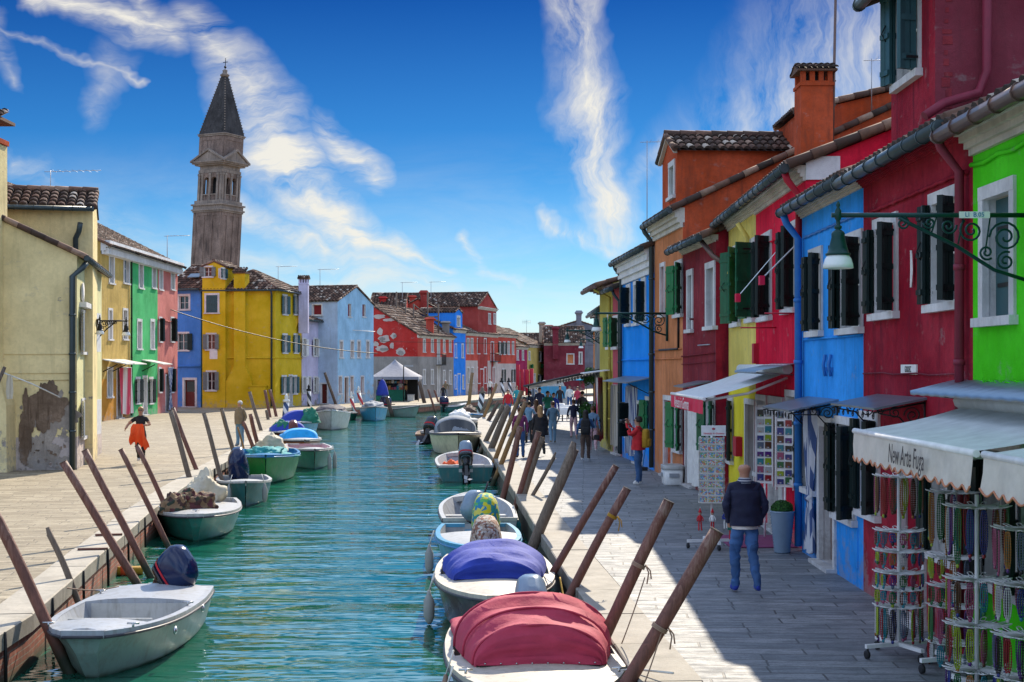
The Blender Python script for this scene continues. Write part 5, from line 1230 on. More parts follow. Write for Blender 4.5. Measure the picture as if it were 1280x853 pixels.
def dome(r, sh, mt, y0, y1, w, h, name='canopy', flat=.25):
    z = sh(.5) + .02; n1 = lerp_r((y0, w * .8, z, .02), (y0 - flat, w * .93, z, h), 5, -.02) + lerp_r((y0 - flat, w * .93, z, h), (y0 - flat - .5, w, z, h * 1.06), 4, .03) + lerp_r((y0 - flat - .5, w, z, h * 1.06), (y1, w * .85, z, h * .35), 6, .05) + [(y1, w * .85, z, h * .3)]
    return canopy(r, n1, mt, name)
r, b, sh, yy, L = boat('white boat under a bright sky blue dome cover on the left bank', (-8.3, 57.0), (-9.6, 62.4), 1.9, .6, .7, 'wood_hull', 'gel_white', p=2.5); dome(r, sh, 'cloth_sky', 1.2, -2.2, .75, .42); motor(r, 0, -L / 2, sh(0), 'cowl_brown', 20, 1.1); clean(r)
r, b, sh, yy, L = boat('brown hulled boat under a blue cover with a green patch', (-10.0, 64.0), (-11.1, 69.0), 2.0, .62, .7, 'wood_hull', 'gel_white', p=2.5); dome(r, sh, 'cloth_royal', 1.6, -2.2, .8, .45); heap(r, (.25, 1.1, sh(.6)), .5, .45, .5, 'cloth_green', 'green_cover', seed=4); clean(r)
r, b, sh, yy, L = boat('boat under a striped blue canopy with a green spray hood', (-10.7, 72.4), (-11.9, 78.0), 2.2, .7, .8, 'hull_blue', 'gel_white', p=2.5); dome(r, sh, 'cloth_royal', 1.9, -2.4, .95, .6); heap(r, (-.5, 1.7, sh(.6)), .5, .5, .75, 'cloth_green', 'spray_hood', seed=6); clean(r)
r, b, sh, yy, L = boat('large white speedboat with a navy cockpit cover, bow towards the bridge', (-10.25, 80.6), (-11.1, 87.2), 2.35, .85, 1.2, 'gel_white', 'gel_white', p=2.2, rake=.8, deck=(.6, 'gel_white'), rail='metal_steel'); heap(r, (0, -.4, sh(.4)), 1.0, 2.0, .5, 'cloth_navy', 'cockpit_cover', seed=2, amp=.15); clean(r)
r, b, sh, yy, L = boat('low white and green skiff beside the sky blue house', (-10.8, 95.5), (-11.9, 100.0), 1.5, .45, .55, 'hull_green', 'gel_white', p=2.4); clean(r)
r, b, sh, yy, L = boat('blue hulled boat with a grey cockpit cover at the head of the far quay', (-9.0, 94.0), (-9.8, 99.8), 1.9, .8, 1.0, 'hull_blue', 'gel_white', p=2.3); heap(r, (0, -.5, sh(.4)), .75, 1.7, .45, 'cloth_grey', 'cockpit_cover', seed=3, amp=.2); clean(r)
r, b, sh, yy, L = boat('white launch lying side on with a dark outboard at its left end', (-6.6, 101.5), (-9.2, 103.8), 1.5, .55, .85, 'hull_grey_green', 'gel_white', p=2.3); motor(r, 0, -L / 2, sh(0), 'cowl_navy', 0, 1.5); clean(r)
r, b, sh, yy, L = boat('small dark boat with an outboard moored at the far steps', (-3.7, 114.6), (-5.4, 113.2), 1.2, .45, .7, 'hull_teal', 'gel_grey', p=2.3); motor(r, 0, -L / 2, sh(0), 'cowl_navy', 0, 1.3); clean(r)
# right bank
r, b, sh, yy, L = boat('cream decked boat with a dark red canopy, nearest on the right bank', (.36, 12.75), (.12, 17.2), 1.86, .58, .66, 'hull_wine', 'deck_cream', 'gel_grey', blunt=.12, p=2.9, rake=.3, deck=(.5, 'deck_cream'), thwarts=(), rail='rail_dark')
z = sh(.6) + .03
rg = lerp_r((.76, .6, z + .03, .0), (.7, .64, z, .37), 9) + [(.67, .66, z, .4)] + lerp_r((.62, .67, z, .4), (.2, .76, z, .5), 5, .03) + lerp_r((.2, .76, z, .5), (-.35, .84, z, .57), 5, .04) + lerp_r((-.35, .84, z, .57), (-1.9, .86, z - .02, .12), 8, .1) + [(-1.9, .86, z - .02, .1)]
canopy(r, rg, 'cloth_maroon', wr=.05, n=26, sharp=.8)
m = MB('cloth_maroon'); 
for (y, w, h) in ((.64, .67, .4), (.2, .76, .5), (-.35, .84, .57)): m.tube([(-w * math.cos(math.pi * i / 24) * 1.005, y, z + h * max(0, math.sin(math.pi * i / 24)) ** .8 + .008) for i in range(25)], .014, 6)
m.build('canopy_piping', r)
for i in range(8): m = MB('metal_steel'); m.ellip((-.55 + 1.1 * i / 7, .775, z + .05), .012, .012, .008, 6, 4); m.build('snap_fastener', r)
motor(r, -.1, -L / 2, sh(0) - .12, 'cowl_grey', tilt=30, s=1.1); fender(r, .94, .4, .45, 'fender_tan', .3); fender(r, .95, 1.0, .42, 'fender_grey', .35); 
line(r, [(-.8, 1.0, .66), (-.95, 1.2, .7), (-1.2, 1.6, .75)], .012); cleats(r, [(-.75, 1.1, sh(.8) + .04), (.75, 1.1, sh(.8) + .04)]); clean(r)
r, b, sh, yy, L = boat('dark hulled boat with a royal blue canopy, second on the right bank', (-.2, 18.3), (-.3, 23.0), 1.74, .6, .68, 'hull_wine', 'deck_cream', 'gel_grey', blunt=.12, p=2.8, rake=.35, deck=(.5, 'deck_cream'), thwarts=(), rail='rail_dark')
z = sh(.6) + .03
rg = lerp_r((.86, .54, z + .03, .0), (.8, .58, z, .27), 9) + [(.77, .6, z, .29)] + lerp_r((.72, .61, z, .29), (.3, .7, z, .38), 5, .02) + lerp_r((.3, .7, z, .38), (-.3, .76, z, .44), 5, .03) + lerp_r((-.3, .76, z, .44), (-1.7, .78, z - .02, .1), 8, .07) + [(-1.7, .78, z - .02, .08)]
canopy(r, rg, 'cloth_royal', wr=.05, n=26, sharp=.85)
motor(r, .12, -L / 2, sh(0) - .12, 'cowl_grey', tilt=14, s=1.12, cover='speckle'); fender(r, .92, .95, .5, 'fender_grey', .38, .075); fender(r, .93, .55, .42, 'fender_tan', .38, .075); clean(r)
r, b, sh, yy, L = boat('light blue boat with pale deck and a motor under a yellow and green cloth', (-.5, 24.0), (-.72, 28.2), 1.56, .52, .6, 'hull_blue', 'hull_blue', 'gel_grey', blunt=.15, p=2.8, rake=.3, deck=(.42, 'gel_white'), thwarts=(.2,), rail='rail_blue')
motor(r, -.2, -L / 2, sh(0) - .2, 'cowl_grey', tilt=10, s=1.2, cover='motley'); fender(r, .9, 1.2, .48, 'fender_grey', .42, .075); clean(r)
r, b, sh, yy, L = boat('grey and white open boat stern on, with a tilted grey outboard', (-.95, 33.9), (-.66, 29.4), 1.64, .5, .66, 'gel_grey', 'gel_white', 'gel_grey', p=2.6, sternw=.94, deck=(.8, 'gel_white'), thwarts=(.45,), rail='rail_dark'); motor(r, .05, -L / 2 + .1, sh(0) + .05, 'cowl_grey', tilt=-52, s=1.1, yaw=-35); fender(r, .82, -1.5, .4, 'cloth_teal', .4, .08); clean(r)
r, b, sh, yy, L = boat('dark teal open boat stern on, grey outboard on its transom', (-1.85, 49.9), (-1.45, 44.7), 1.82, .52, .68, 'hull_teal', 'gel_white', 'gel_grey', p=2.6, sternw=.95, deck=(.82, 'gel_white'), thwarts=(.5,), rail='rail_dark'); motor(r, .0, -L / 2 + .0, sh(0) + .05, 'cowl_grey', tilt=45, s=1.25, yaw=0); heap(r, (-.35, .3, .1), .35, .4, .4, 'cloth_tangerine', 'life_vest_pile', seed=9); clean(r)
r, b, sh, yy, L = boat('cream cabin boat with a curved windscreen, bow towards the bridge', (-2.15, 57.2), (-2.6, 63.2), 2.2, .8, .95, 'hull_cream', 'rail_dark', 'gel_grey', p=2.2, rake=.7, deck=(.55, 'deck_cream'), rail='rail_dark')
canopy(r, [(.6, .75, .85, .1), (.2, .85, .85, .6), (-.5, .9, .85, .7), (-1.6, .85, .85, .6), (-2.2, .8, .85, .3)], 'cloth_grey'); m = MB('glass_dark'); 
m.loft([[Vector((-.82 * math.cos(math.pi * (i + 1) / 12) * k, .62 - .35 * (1 - 0) * q, .9 + (.02 if q == 0 else .52 * math.sin(math.pi * (i + 1) / 12) ** .7))) for i in range(11)] for k, q in ((1.0, 0), (1.02, 1))], False, False, False, True); m.build('windscreen', r); clean(r)
r, b, sh, yy, L = boat('low dark skiff with a black outboard tipped up at its stern', (-3.95, 71.8), (-3.8, 67.2), 1.6, .42, .5, 'hull_navy', 'wood_brown', 'planks', p=2.4, sternw=.95); motor(r, -.15, -L / 2 + .05, sh(0), 'cowl_black', tilt=55, s=1.6, yaw=-20); clean(r)
r, b, sh, yy, L = boat('white boat with a flat white cover behind the cream cabin boat', (-2.6, 72.5), (-2.9, 78.0), 1.9, .8, .95, 'gel_white', 'gel_white', p=2.3, deck=(.15, 'gel_white')); heap(r, (0, -.6, sh(.4)), .6, .9, .5, 'cloth_white', 'white_cover', seed=10); clean(r)
r, b, sh, yy, L = boat('white boat with a blue rim at the far end of the right moorings', (-2.3, 84), (-2.9, 89.5), 1.7, .7, .85, 'gel_white', 'rail_blue', p=2.3, rail='rail_blue'); heap(r, (0, -.6, sh(.4)), .5, .9, .5, 'cloth_brown', 'brown_cover', seed=10); clean(r)

# ---------------------------------------------------------------- mooring poles
def pole(label, b, t, r=.07, mt='pole_rust', z=0.0, dy=0.0, rope=None, cut=False, name='mooring_pole', rough=0, g='leaning mooring poles'):
    P0 = W(b[0], b[1], z); P1 = D(t[0], P0.y + dy, t[1]); d = (P1 - P0).normalized()
    if z > -.6: P0 = P0 - d * ((P0.z + 1.3) / max(.2, d.z))
    else: P0 = P0 - d * (.7 / max(.2, d.z))
    base = Vector((P0.x, P0.y, P0.z)); root = thing(name, label, 'mooring pole', base, group=g)
    m = MB(mt); n = 12; L = (P1 - P0).length; k = 14
    q = d.to_track_quat('Z', 'Y'); rings = []; random.seed(int(b[0] * 7 + b[1]))
    for i in range(k + 1):
        f = i / k; c = P0.lerp(P1, f) + Vector((noise.noise(Vector((f * 2, b[0], 0))), noise.noise(Vector((f * 2, 3, b[1]))), 0)) * (.028 + rough * .08)
        rings.append([c + q @ Vector((math.cos(2 * math.pi * j / n), math.sin(2 * math.pi * j / n), 0)) * r * (1.0 - .14 * f) * (1 + rough * .5 * noise.noise(Vector((math.cos(2 * math.pi * j / n) * 1.5, math.sin(2 * math.pi * j / n) * 1.5, f * 3 + b[0])))) for j in range(n)])
    if rough: rings[-1] = [v + d * (.12 if j < n // 2 else -.1) * rough * 3 for j, v in enumerate(rings[-1])]
    m.loft(rings, True, True, True, True); m.build('shaft', root)
    if not rough: mc = MB('pole_grey'); mc.lathe(P1 - d * .002, [(0, .0), (r * .93, .003), (r * .93, .01), (0, .014)], 12, ax=d); mc.build('end_grain', root)
    if rope:
        m = MB('off_white' if rope[1] == 'w' else 'cloth_mustard' if rope[1] == 'y' else 'fender_tan'); c = P0.lerp(P1, rope[0])
        for i in range(3): m.lathe(c + d * (i * .015 - .02), [(r + .002, -.007), (r + .009, 0), (r + .002, .007)], 12, ax=d, caps=False)
        m.tube([c + Vector((r, -.02, 0)), c + Vector((r + .03, -.05, -.08)), c + Vector((r + .01, -.06, -.2))], .008, 5); m.tube([c + Vector((r, .0, 0)), c + Vector((r + .05, -.03, -.06)), c + Vector((r + .06, -.04, -.15))], .008, 5)
        m.build('rope_lashing', root)
    return root, P0, P1
RP = [('rusty brown pole at the right frame bottom with a rope lashing, nearest on the right', (787, 849), (896, 664), .078, 'pole_rust', 0, (.66, 't')),
      ('rusty brown pole with a rope lashing beside the dark red canopy', (751, 806), (836, 627), .072, 'pole_rust', 0, (.76, 't')),
      ('plain rusty pole crossing the kerb beside the royal blue canopy boat, its lashing yellow', (717, 735), (784, 611), .066, 'pole_rust', 0, (.86, 'y')),
      ('slender red brown pole leaning behind the yellow lashed one', (693, 713), (770, 583), .06, 'pole_rust', 0, None),
      ('thick splintered driftwood post on the right kerb', (672, 668), (719, 558), .105, 'pole_grey', 0, None),
      ('thin grey stake left of the thick driftwood post', (665, 620), (694, 569), .05, 'pole_grey', 0, None),
      ('rusty pole leaning beside the stern of the dark teal boat', (649.5, 618), (673, 540), .08, 'pole_rust', 0, None),
      ('grey peeled pole right beside the rusty one by the dark teal boat', (655, 618), (678, 547), .08, 'pole_grey', 0, None),
      ('rust red pole in front of the crowd with a bent head', (632, 610), (650, 534), .08, 'pole_rust', 0, None),
      ('long ochre pole rising above the crowd at the quay edge', (619, 574), (652, 489), .08, 'pole_ochre', 0, None),
      ('ochre brown pole leaning over the kerb below the crowd', (626, 581), (657, 503), .08, 'pole_ochre', 0, None),
      ('broad grey plank post by the cream cabin boat', (614, 561), (636, 508), .13, 'pole_grey', 0, None),
      ('dark split post left of the broad plank post', (607, 552), (629, 507), .11, 'pole_grey', 0, None),
      ('dark leaning post behind the cream cabin boat', (602, 541), (623, 503), .12, 'pole_dark', -.65, None),
      ('tall thin pole rising furthest along the right moorings', (599, 536), (621, 480), .1, 'pole_ochre', -.65, None),
      ('short dark post among the far right moorings', (597, 532), (616, 500), .11, 'pole_dark', -.65, None),
      ('slim grey post near the far right end of the moorings', (594, 528), (612, 498), .1, 'pole_grey', -.65, None)]
for lb, b_, t_, r_, mt, z_, rp in RP: pole(lb, b_, t_, r_, mt, z_, rope=rp, rough=.16 if ('driftwood' in lb) else .06 if r_ >= .1 else 0)
pole('upright ochre pole standing in the water by the white covered boat', (584, 524), (590.5, 466), .13, 'pole_ochre', -.65)
LP_ = [('rusty brown pole at the left frame edge leaning from the nearest boat', (73, 810), (-12, 632), .075, 'pole_rust', -.35),
       ('short knotted driftwood stake beside the nearest grey boat', (93, 742), (60, 664), .05, 'pole_grey', -.2),
       ('long rusty pole rising behind the navy outboard', (160, 712), (79, 578), .075, 'pole_rust', -.25),
       ('long rusty pole just right of the one behind the navy outboard', (172, 690), (106, 563), .07, 'pole_rust', -.2),
       ('slender rusty pole left of the camouflage heaped boat', (201, 663), (151, 562), .06, 'pole_rust', -.2),
       ('slender rusty pole with dark bands in front of the woman', (208, 636), (171, 557), .06, 'pole_rust', -.1),
       ('grey brown pole of the leaning pair behind the cream cover', (238, 602), (213, 513), .08, 'pole_grey', -.1),
       ('rust red pole of the leaning pair behind the cream cover', (247, 592), (216, 510), .07, 'pole_rust', -.1),
       ('grey pole rising from behind the covered black outboard', (277, 601), (255, 517), .07, 'pole_grey', -.2),
       ('grey brown pole left of the old man', (294, 572), (277, 511), .08, 'pole_grey', -.1),
       ('thin stick pole in front of the old man', (306, 566), (297, 534), .04, 'pole_ochre', -.1),
       ('rusty pole crossing the old man', (319, 566), (304, 527), .08, 'pole_rust', -.2),
       ('rusty pole right beside the old man, leaning most steeply', (324, 563), (313, 518), .09, 'pole_rust', -.2),
       ('tall grey pole behind the sky blue dome cover', (327, 541), (312, 490), .09, 'pole_grey', -.1),
       ('rusty pole of the pair before the yellow house', (338, 524), (331, 488), .1, 'pole_rust', -.1),
       ('rusty pole next to its twin before the yellow house, right one', (346, 523), (337, 487), .1, 'pole_rust', -.1),
       ('short grey stump beside the blue covered boat', (336, 527), (333, 513), .1, 'pole_grey', -.1),
       ('dark pole leaning against the foot of the sky blue house', (421, 509), (406, 466), .12, 'pole_dark', -.1),
       ('thick brown post holding up nothing beside the folded blue umbrella', (488, 512), (483, 496), .15, 'pole_dark', -.1),
       ('dark brown leaning post on the far quay left of two thin ones', (533, 514), (524, 477), .17, 'pole_dark', -.65),
       ('thin red brown post on the far quay', (542, 508), (535, 487), .09, 'pole_rust', -.1),
       ('thin red brown post furthest right on the far quay', (549, 505), (543, 488), .09, 'pole_rust', -.1)]
for lb, b_, t_, r_, mt, z_ in LP_: pole(lb, b_, t_, r_, mt, z_, rough=.14 if 'driftwood' in lb else 0)
def palina(label, b_, t_, cols, z=-.1, cap='iron_black', r=.12):
    nm = 'stripe_' + cols
    if nm not in MATS:
        n = NT(nm); sp = n.n('ShaderNodeSeparateXYZ'); n.l(n.pos(), sp.inputs[0]); f = n.math('FRACT', n.math('ADD', n.math('MULTIPLY', sp.outputs[2], 1.3), n.math('MULTIPLY', sp.outputs[0], 2.2)))
        c2 = {'blue': (.02, .05, .14), 'black': (.02, .02, .025), 'red': (.45, .03, .03)}[cols]; n.col(n.ramp(f, (0, (.7, .7, .7)), (.5, c2), interp='CONSTANT')); n.rough(.4)
    P0 = W(b_[0], b_[1], z); P1 = D(t_[0], P0.y, t_[1]); root = thing('striped_pole', label, 'mooring pole', P0, group='striped mooring poles')
    m = MB(nm); d = (P1 - P0).normalized(); m.tube([P0 - d * .5, P1], r, 12); m.build('shaft', root)
    m = MB('off_white' if cap == 'w' else cap); m.lathe(P1, [(r, 0), (r * 1.3, .05), (r * 1.25, .12), (r * .5, .2), (r * .7, .32), (.02, .5)], 10); m.build('finial', root)
palina('blue and white striped pole with white cap beside the blue canopy boat', (356, 524), (358, 503), 'blue', cap='w', r=.17)
palina('dark and white striped pole with black finial before the lilac house', (387, 510), (386, 489), 'black', r=.15)
palina('red and white striped pole left of its twin before the sky blue house', (442, 511), (439, 498), 'red', cap='w', r=.13)
palina('red and white striped pole right of its twin before the sky blue house', (453, 508), (448, 491), 'red', cap='w', r=.14)
palina('green and white striped pole with a stone cap at the canal bend', (599, 516), (603, 492), 'black', z=-.3, cap='pole_grey', r=.2)
palina('black and white striped pole left one before the coral house', (630, 497), (627, 478), 'black', r=.16); palina('black and white striped pole right one before the coral house', (640, 496), (636, 478), 'black', r=.16)
for x_, y_ in ((647.5, 456), (652.5, 462), (659, 462), (664.5, 461)):
    P0 = D(x_, 148); P1 = D(x_, 148, y_); root = thing('red_post', 'tall red painted post standing before the magenta house', 'mooring pole', P0, group='red posts')
    m = MB('pipe_red'); m.tube([P0, P1], .2, 8); m.build('shaft', root)
# ---------------------------------------------------------------- people
m_plain('skin', (.45, .24, .16), .5, 0, .06); m_plain('skin_tan', (.44, .23, .15), .5, 0, .06)
m_plain('hair_dark', (.02, .014, .011), .5, 0, .3, 30, .4); m_plain('hair_brown', (.08, .035, .015), .5, 0, .3, 30, .4); m_plain('hair_blond', (.36, .2, .08), .5, 0, .3, 30, .4); m_plain('hair_white', (.6, .58, .55), .6, 0, .2, 30, .4)
m_stripes('scarf_check', [(.02, .03, .08), (.4, .42, .45)], 30, 2)
m_voro('jeans_faded', [(.03, .1, .26), (.05, .14, .34), (.025, .08, .2)], 5)
def skinned(verts, edges, radii, sub=1):
    me = bpy.data.meshes.new('tmp'); me.from_pydata(verts, edges, []); o = bpy.data.objects.new('tmp', me); COL.objects.link(o)
    o.modifiers.new('s', 'SKIN'); sk = me.skin_vertices[0].data
    seen = set(); adj = {i: [] for i in range(len(verts))}
    for a, b in edges: adj[a].append(b); adj[b].append(a)
    for i in range(len(verts)):
        r = radii[i]; sk[i].radius = (r, r) if isinstance(r, float) else r
        if i not in seen:
            sk[i].use_root = True; st = [i]
            while st:
                q = st.pop()
                if q in seen: continue
                seen.add(q); st += adj[q]
    ss = o.modifiers.new('u', 'SUBSURF'); ss.levels = sub; ss.render_levels = sub
    bpy.context.view_layer.update(); out = bpy.data.meshes.new_from_object(o.evaluated_get(bpy.context.evaluated_depsgraph_get()))
    bpy.data.objects.remove(o); bpy.data.meshes.remove(me); return out
STAND = dict(L=((-.1, .0, .5), (-.1, -.03, .085)), R=((.1, .02, .5), (.11, .0, .085)))
WALK = dict(L=((-.1, .16, .52), (-.09, .12, .085)), R=((.1, -.02, .5), (.1, -.3, .14)))
WALK2 = dict(L=((-.1, -.03, .5), (-.1, -.26, .13)), R=((.1, .15, .52), (.1, .16, .085)))
DOWN = dict(L=((-.25, -.03, 1.14), (-.27, .05, .9)), R=((.25, -.03, 1.14), (.27, .05, .9)))
POCKET = dict(L=((-.27, -.05, 1.14), (-.21, .03, .93)), R=((.27, -.05, 1.14), (.21, .03, .93)))
CAMERA_ = dict(L=((-.24, .17, 1.28), (-.08, .3, 1.58)), R=((.26, .14, 1.27), (.08, .28, 1.58)))
HOLD = dict(L=((-.3, .1, 1.22), (-.14, .33, 1.2)), R=((.36, .06, 1.24), (.4, .26, 1.12)))
BAG = dict(L=((-.27, -.05, 1.15), (-.3, .0, .92)), R=((.28, .05, 1.16), (.16, .24, 1.25)))
def person(label, pos, face=0, H=1.7, top='cloth_navy', legs='cloth_ink', shoes='cloth_black', skin='skin', hair='hair_dark', long=False, lp=STAND, ap=DOWN, bulk=1.12, sleeve='long', coat=None, glasses=False, eyes=False, lean=0, fingers=True, bare=False, hem=.93):
    s = H / 1.75; root = thing('person', label, 'person', (pos[0], pos[1], 0), R(face), 'people on the quays'); ORG[root.name] = Vector((0, 0, 0))
    vs_, ed, rd, rg = [], [], [], []
    def v(p, r): vs_.append(Vector(p)); rd.append(float(r)); return len(vs_) - 1
    def e(a, b, t): ed.append((a, b)); rg.append(t)
    pel = v((0, 0, .95), .145); wa = v((0, 0, 1.1), .13 * bulk); ch = v((0, .0, 1.27), .15 * bulk); up = v((0, 0, 1.4), .11 * bulk); nk = v((0, .01, 1.49), .056); h1 = v((0, .03, 1.57), .068); h2 = v((0, .022, 1.64), .088); h3 = v((0, .012, 1.7), .082)
    e(pel, wa, 'torso'); e(wa, ch, 'torso'); e(ch, up, 'torso'); e(up, nk, 'neck'); e(nk, h1, 'head'); e(h1, h2, 'head'); e(h2, h3, 'head')
    for sd, k in ((-1, 'L'), (1, 'R')):
        el, wr = [Vector(q) for q in ap[k]]
        sh_ = v((sd * .165, 0, 1.4), .066 * bulk); m1 = v(Vector((sd * .19, 0, 1.38)).lerp(el, .5), .052 * bulk); E_ = v(el, .043 * bulk); W_ = v(wr, .03); pd = (wr - el).normalized(); P_ = v(wr + pd * .075, .028)
        e(up, sh_, 'torso'); e(sh_, m1, 'uparm'); e(m1, E_, 'uparm2'); e(E_, W_, 'forearm'); e(W_, P_, 'hand')
        hp = v((sd * .085, 0, .88), .105); kn, an = [Vector(q) for q in lp[k]]
        tm = v(Vector((sd * .09, 0, .86)).lerp(kn, .5), .095); K_ = v(kn, .072); cm = v(kn.lerp(an, .4) + Vector((0, -.02, 0)), .07); A_ = v(an, .056); T_ = v(an + Vector((sd * .03, .14, -.045)), .036); Hh = v(an + Vector((0, -.045, -.05)), .034)
        e(pel, hp, 'hip'); e(hp, tm, 'thigh'); e(tm, K_, 'thigh'); e(K_, cm, 'calf'); e(cm, A_, 'calf'); e(A_, T_, 'foot'); e(A_, Hh, 'foot')
        if fingers:
            side = pd.cross(Vector((sd, .3, 0))).normalized() if abs(pd.x) < .8 else Vector((0, 1, 0)); nrm = pd.cross(side).normalized()
            for q, (o_, ln) in enumerate(((-.024, .07), (-.008, .08), (.008, .076), (.024, .06))):
                b0 = wr + pd * .06 + side * o_; a0 = v(b0, .0095); a1 = v(b0 + pd * (.03 + ln * .45) + nrm * .006, .009); a2 = v(b0 + pd * (.03 + ln * .85) + nrm * .026, .0075); e(a0, a1, 'hand'); e(a1, a2, 'hand')
            b0 = wr + pd * .03 + side * -.02; a0 = v(b0, .011); a1 = v(b0 - side * .03 + pd * .03, .0105); a2 = v(b0 - side * .04 + pd * .065 + nrm * .015, .009); e(a0, a1, 'hand'); e(a1, a2, 'hand')
    vv = [q * s for q in vs_]; me = skinned([tuple(q) for q in vv], ed, [r * s for r in rd], 2 if pos[1] < 50 else 1)
    cm = dict(torso=top, neck=skin, head=skin, uparm=top, uparm2=top if sleeve == 'long' else skin, forearm=top if sleeve == 'long' else skin, hand=skin, hip=legs, thigh=legs, calf=legs, foot=shoes)
    if bare: cm['neck'] = skin
    names = sorted(set(cm.values())); [me.materials.append(MATS[n_]) for n_ in names]
    for p in me.polygons:
        c = p.center; best = 1e9; bt = 'torso'
        for (a, b), t in zip(ed, rg):
            A, B = vv[a], vv[b]; d = B - A; u = max(0, min(1, (c - A).dot(d) / max(1e-9, d.length_squared))); r = (rd[a] + (rd[b] - rd[a]) * u) * s
            q = (c - A - d * u).length - r
            if q < best: best = q; bt = t
        if bt == 'torso' and c.z < hem * s: bt = 'hip'
        if bt == 'neck' and c.z < 1.455 * s: bt = 'torso'
        p.material_index = names.index(cm[bt]); p.use_smooth = True
    for w in me.vertices:     # flatten the trunk, shape the face
        c = w.co / s
        if .8 < c.z < 1.46 and abs(c.x) < .21: w.co.y *= .78
        if c.z > 1.53:
            if c.y > .02:
                w.co.y += s * .028 * math.exp(-((c.x / .018) ** 2 + ((c.z - 1.635) / .022) ** 2)); w.co.y -= s * .012 * (math.exp(-(((abs(c.x) - .032) / .016) ** 2 + ((c.z - 1.662) / .014) ** 2)))
                w.co.y += s * .012 * math.exp(-((c.x / .03) ** 2 + ((c.z - 1.56) / .02) ** 2))
            w.co.x += s * math.copysign(.018, c.x) * math.exp(-(((c.y - .01) / .02) ** 2 + ((c.z - 1.64) / .025) ** 2)) * (1 if abs(c.x) > .06 else 0)
    if pos[1] < 50:
        nrm = [w.normal.copy() for w in me.vertices]
        for w, nn in zip(me.vertices, nrm):
            c = w.co / s
            if c.z < 1.44 and c.z > .1: w.co += nn * s * .016 * noise.noise(Vector((c.x * 9, c.y * 9, c.z * 19))) + nn * s * .008 * noise.noise(Vector((c.x * 22, c.y * 22, c.z * 30)))
    me.name = 'body'; bo = bpy.data.objects.new('body', me); COL.objects.link(bo); bo.parent = root
    if hair:
        m = MB(hair); c0 = Vector((0, .006, 1.665)) * s; n, mm = 20, 14; ids = []
        for j in range(mm + 1):
            ph = math.pi * j / mm - math.pi / 2; row = []
            for k in range(n):
                a = 2 * math.pi * k / n; q = Vector((math.cos(ph) * math.cos(a) * .093, math.cos(ph) * math.sin(a) * .108 - .008, math.sin(ph) * .108)); q *= 1 + .06 * noise.noise(q * 25)
                if q.y > .035 and q.z < .045: q = q * .72
                if q.z < -.05: q = q * .75
                row.append(c0 + q * s)
            ids.append(row)
        m.loft(ids, True, False, False, True)
        if long:
            rr = [[Vector((math.cos(math.pi * k / 10) * w_, -.03 - math.sin(math.pi * k / 10) * d_, z_)) * s for k in range(11)] for w_, d_, z_ in ((.09, .07, 1.7), (.1, .085, 1.6), (.105, .1, 1.5), (.11, .13, 1.4), (.09, .12, 1.28), (.05, .08, 1.2))]
            m.loft(rr, False, False, False, True)
        m.build('hair', root, False)
    if coat:     # (material, top z, bottom z, width factor, name)
        mt, z1, z0, wf, nm = coat; m = MB(mt); rr = []; n = 40
        for i in range(22):
            f = i / 21; z_ = z1 + (z0 - z1) * f; w_ = (.17 + .05 * f * wf) * bulk; d_ = (.125 + .05 * f * wf) * bulk
            if z_ > 1.36: w_ *= .8; d_ *= .8
            rr.append([Vector((math.cos(2 * math.pi * k / n) * w_ * (1 + .07 * f * math.sin(5 * 2 * math.pi * k / n + 2)), math.sin(2 * math.pi * k / n) * d_ * (1 + .09 * f * math.sin(4 * 2 * math.pi * k / n)), z_)) * s for k in range(n)])
        for row in rr:
            for q in row: q += Vector((q.x, q.y, 0)).normalized() * s * (.02 * noise.noise(Vector((q.x * 8, q.y * 8, q.z * 9))) + .01 * noise.noise(q * 25))
        m.loft(rr, True, False, False, True); m.build(nm, root, False)
    if glasses:
        m = MB('cowl_black'); 
        for sd in (-1, 1): m.ellip(Vector((sd * .034, .112, 1.662)) * s, .028 * s, .012 * s, .02 * s, 10, 6); m.tube([Vector((sd * .06, .105, 1.665)) * s, Vector((sd * .088, .01, 1.668)) * s], .005 * s, 5)
        m.tube([Vector((-.01, .12, 1.668)) * s, Vector((.01, .12, 1.668)) * s], .005 * s, 5); m.build('sunglasses', root, False)
    if eyes or glasses:
        m = MB('cloth_red'); m.ellip(Vector((0, .106, 1.592)) * s, .022 * s, .006 * s, .005 * s, 8, 4); m.build('mouth', root, False)
    if eyes:
        m = MB('cowl_black')
        for sd in (-1, 1): m.ellip(Vector((sd * .032, .1, 1.662)) * s, .012 * s, .008 * s, .007 * s, 8, 4)
        m.build('eyes', root, False)
    if lean: root.rotation_euler = (R(lean), 0, R(face))
    return root, s
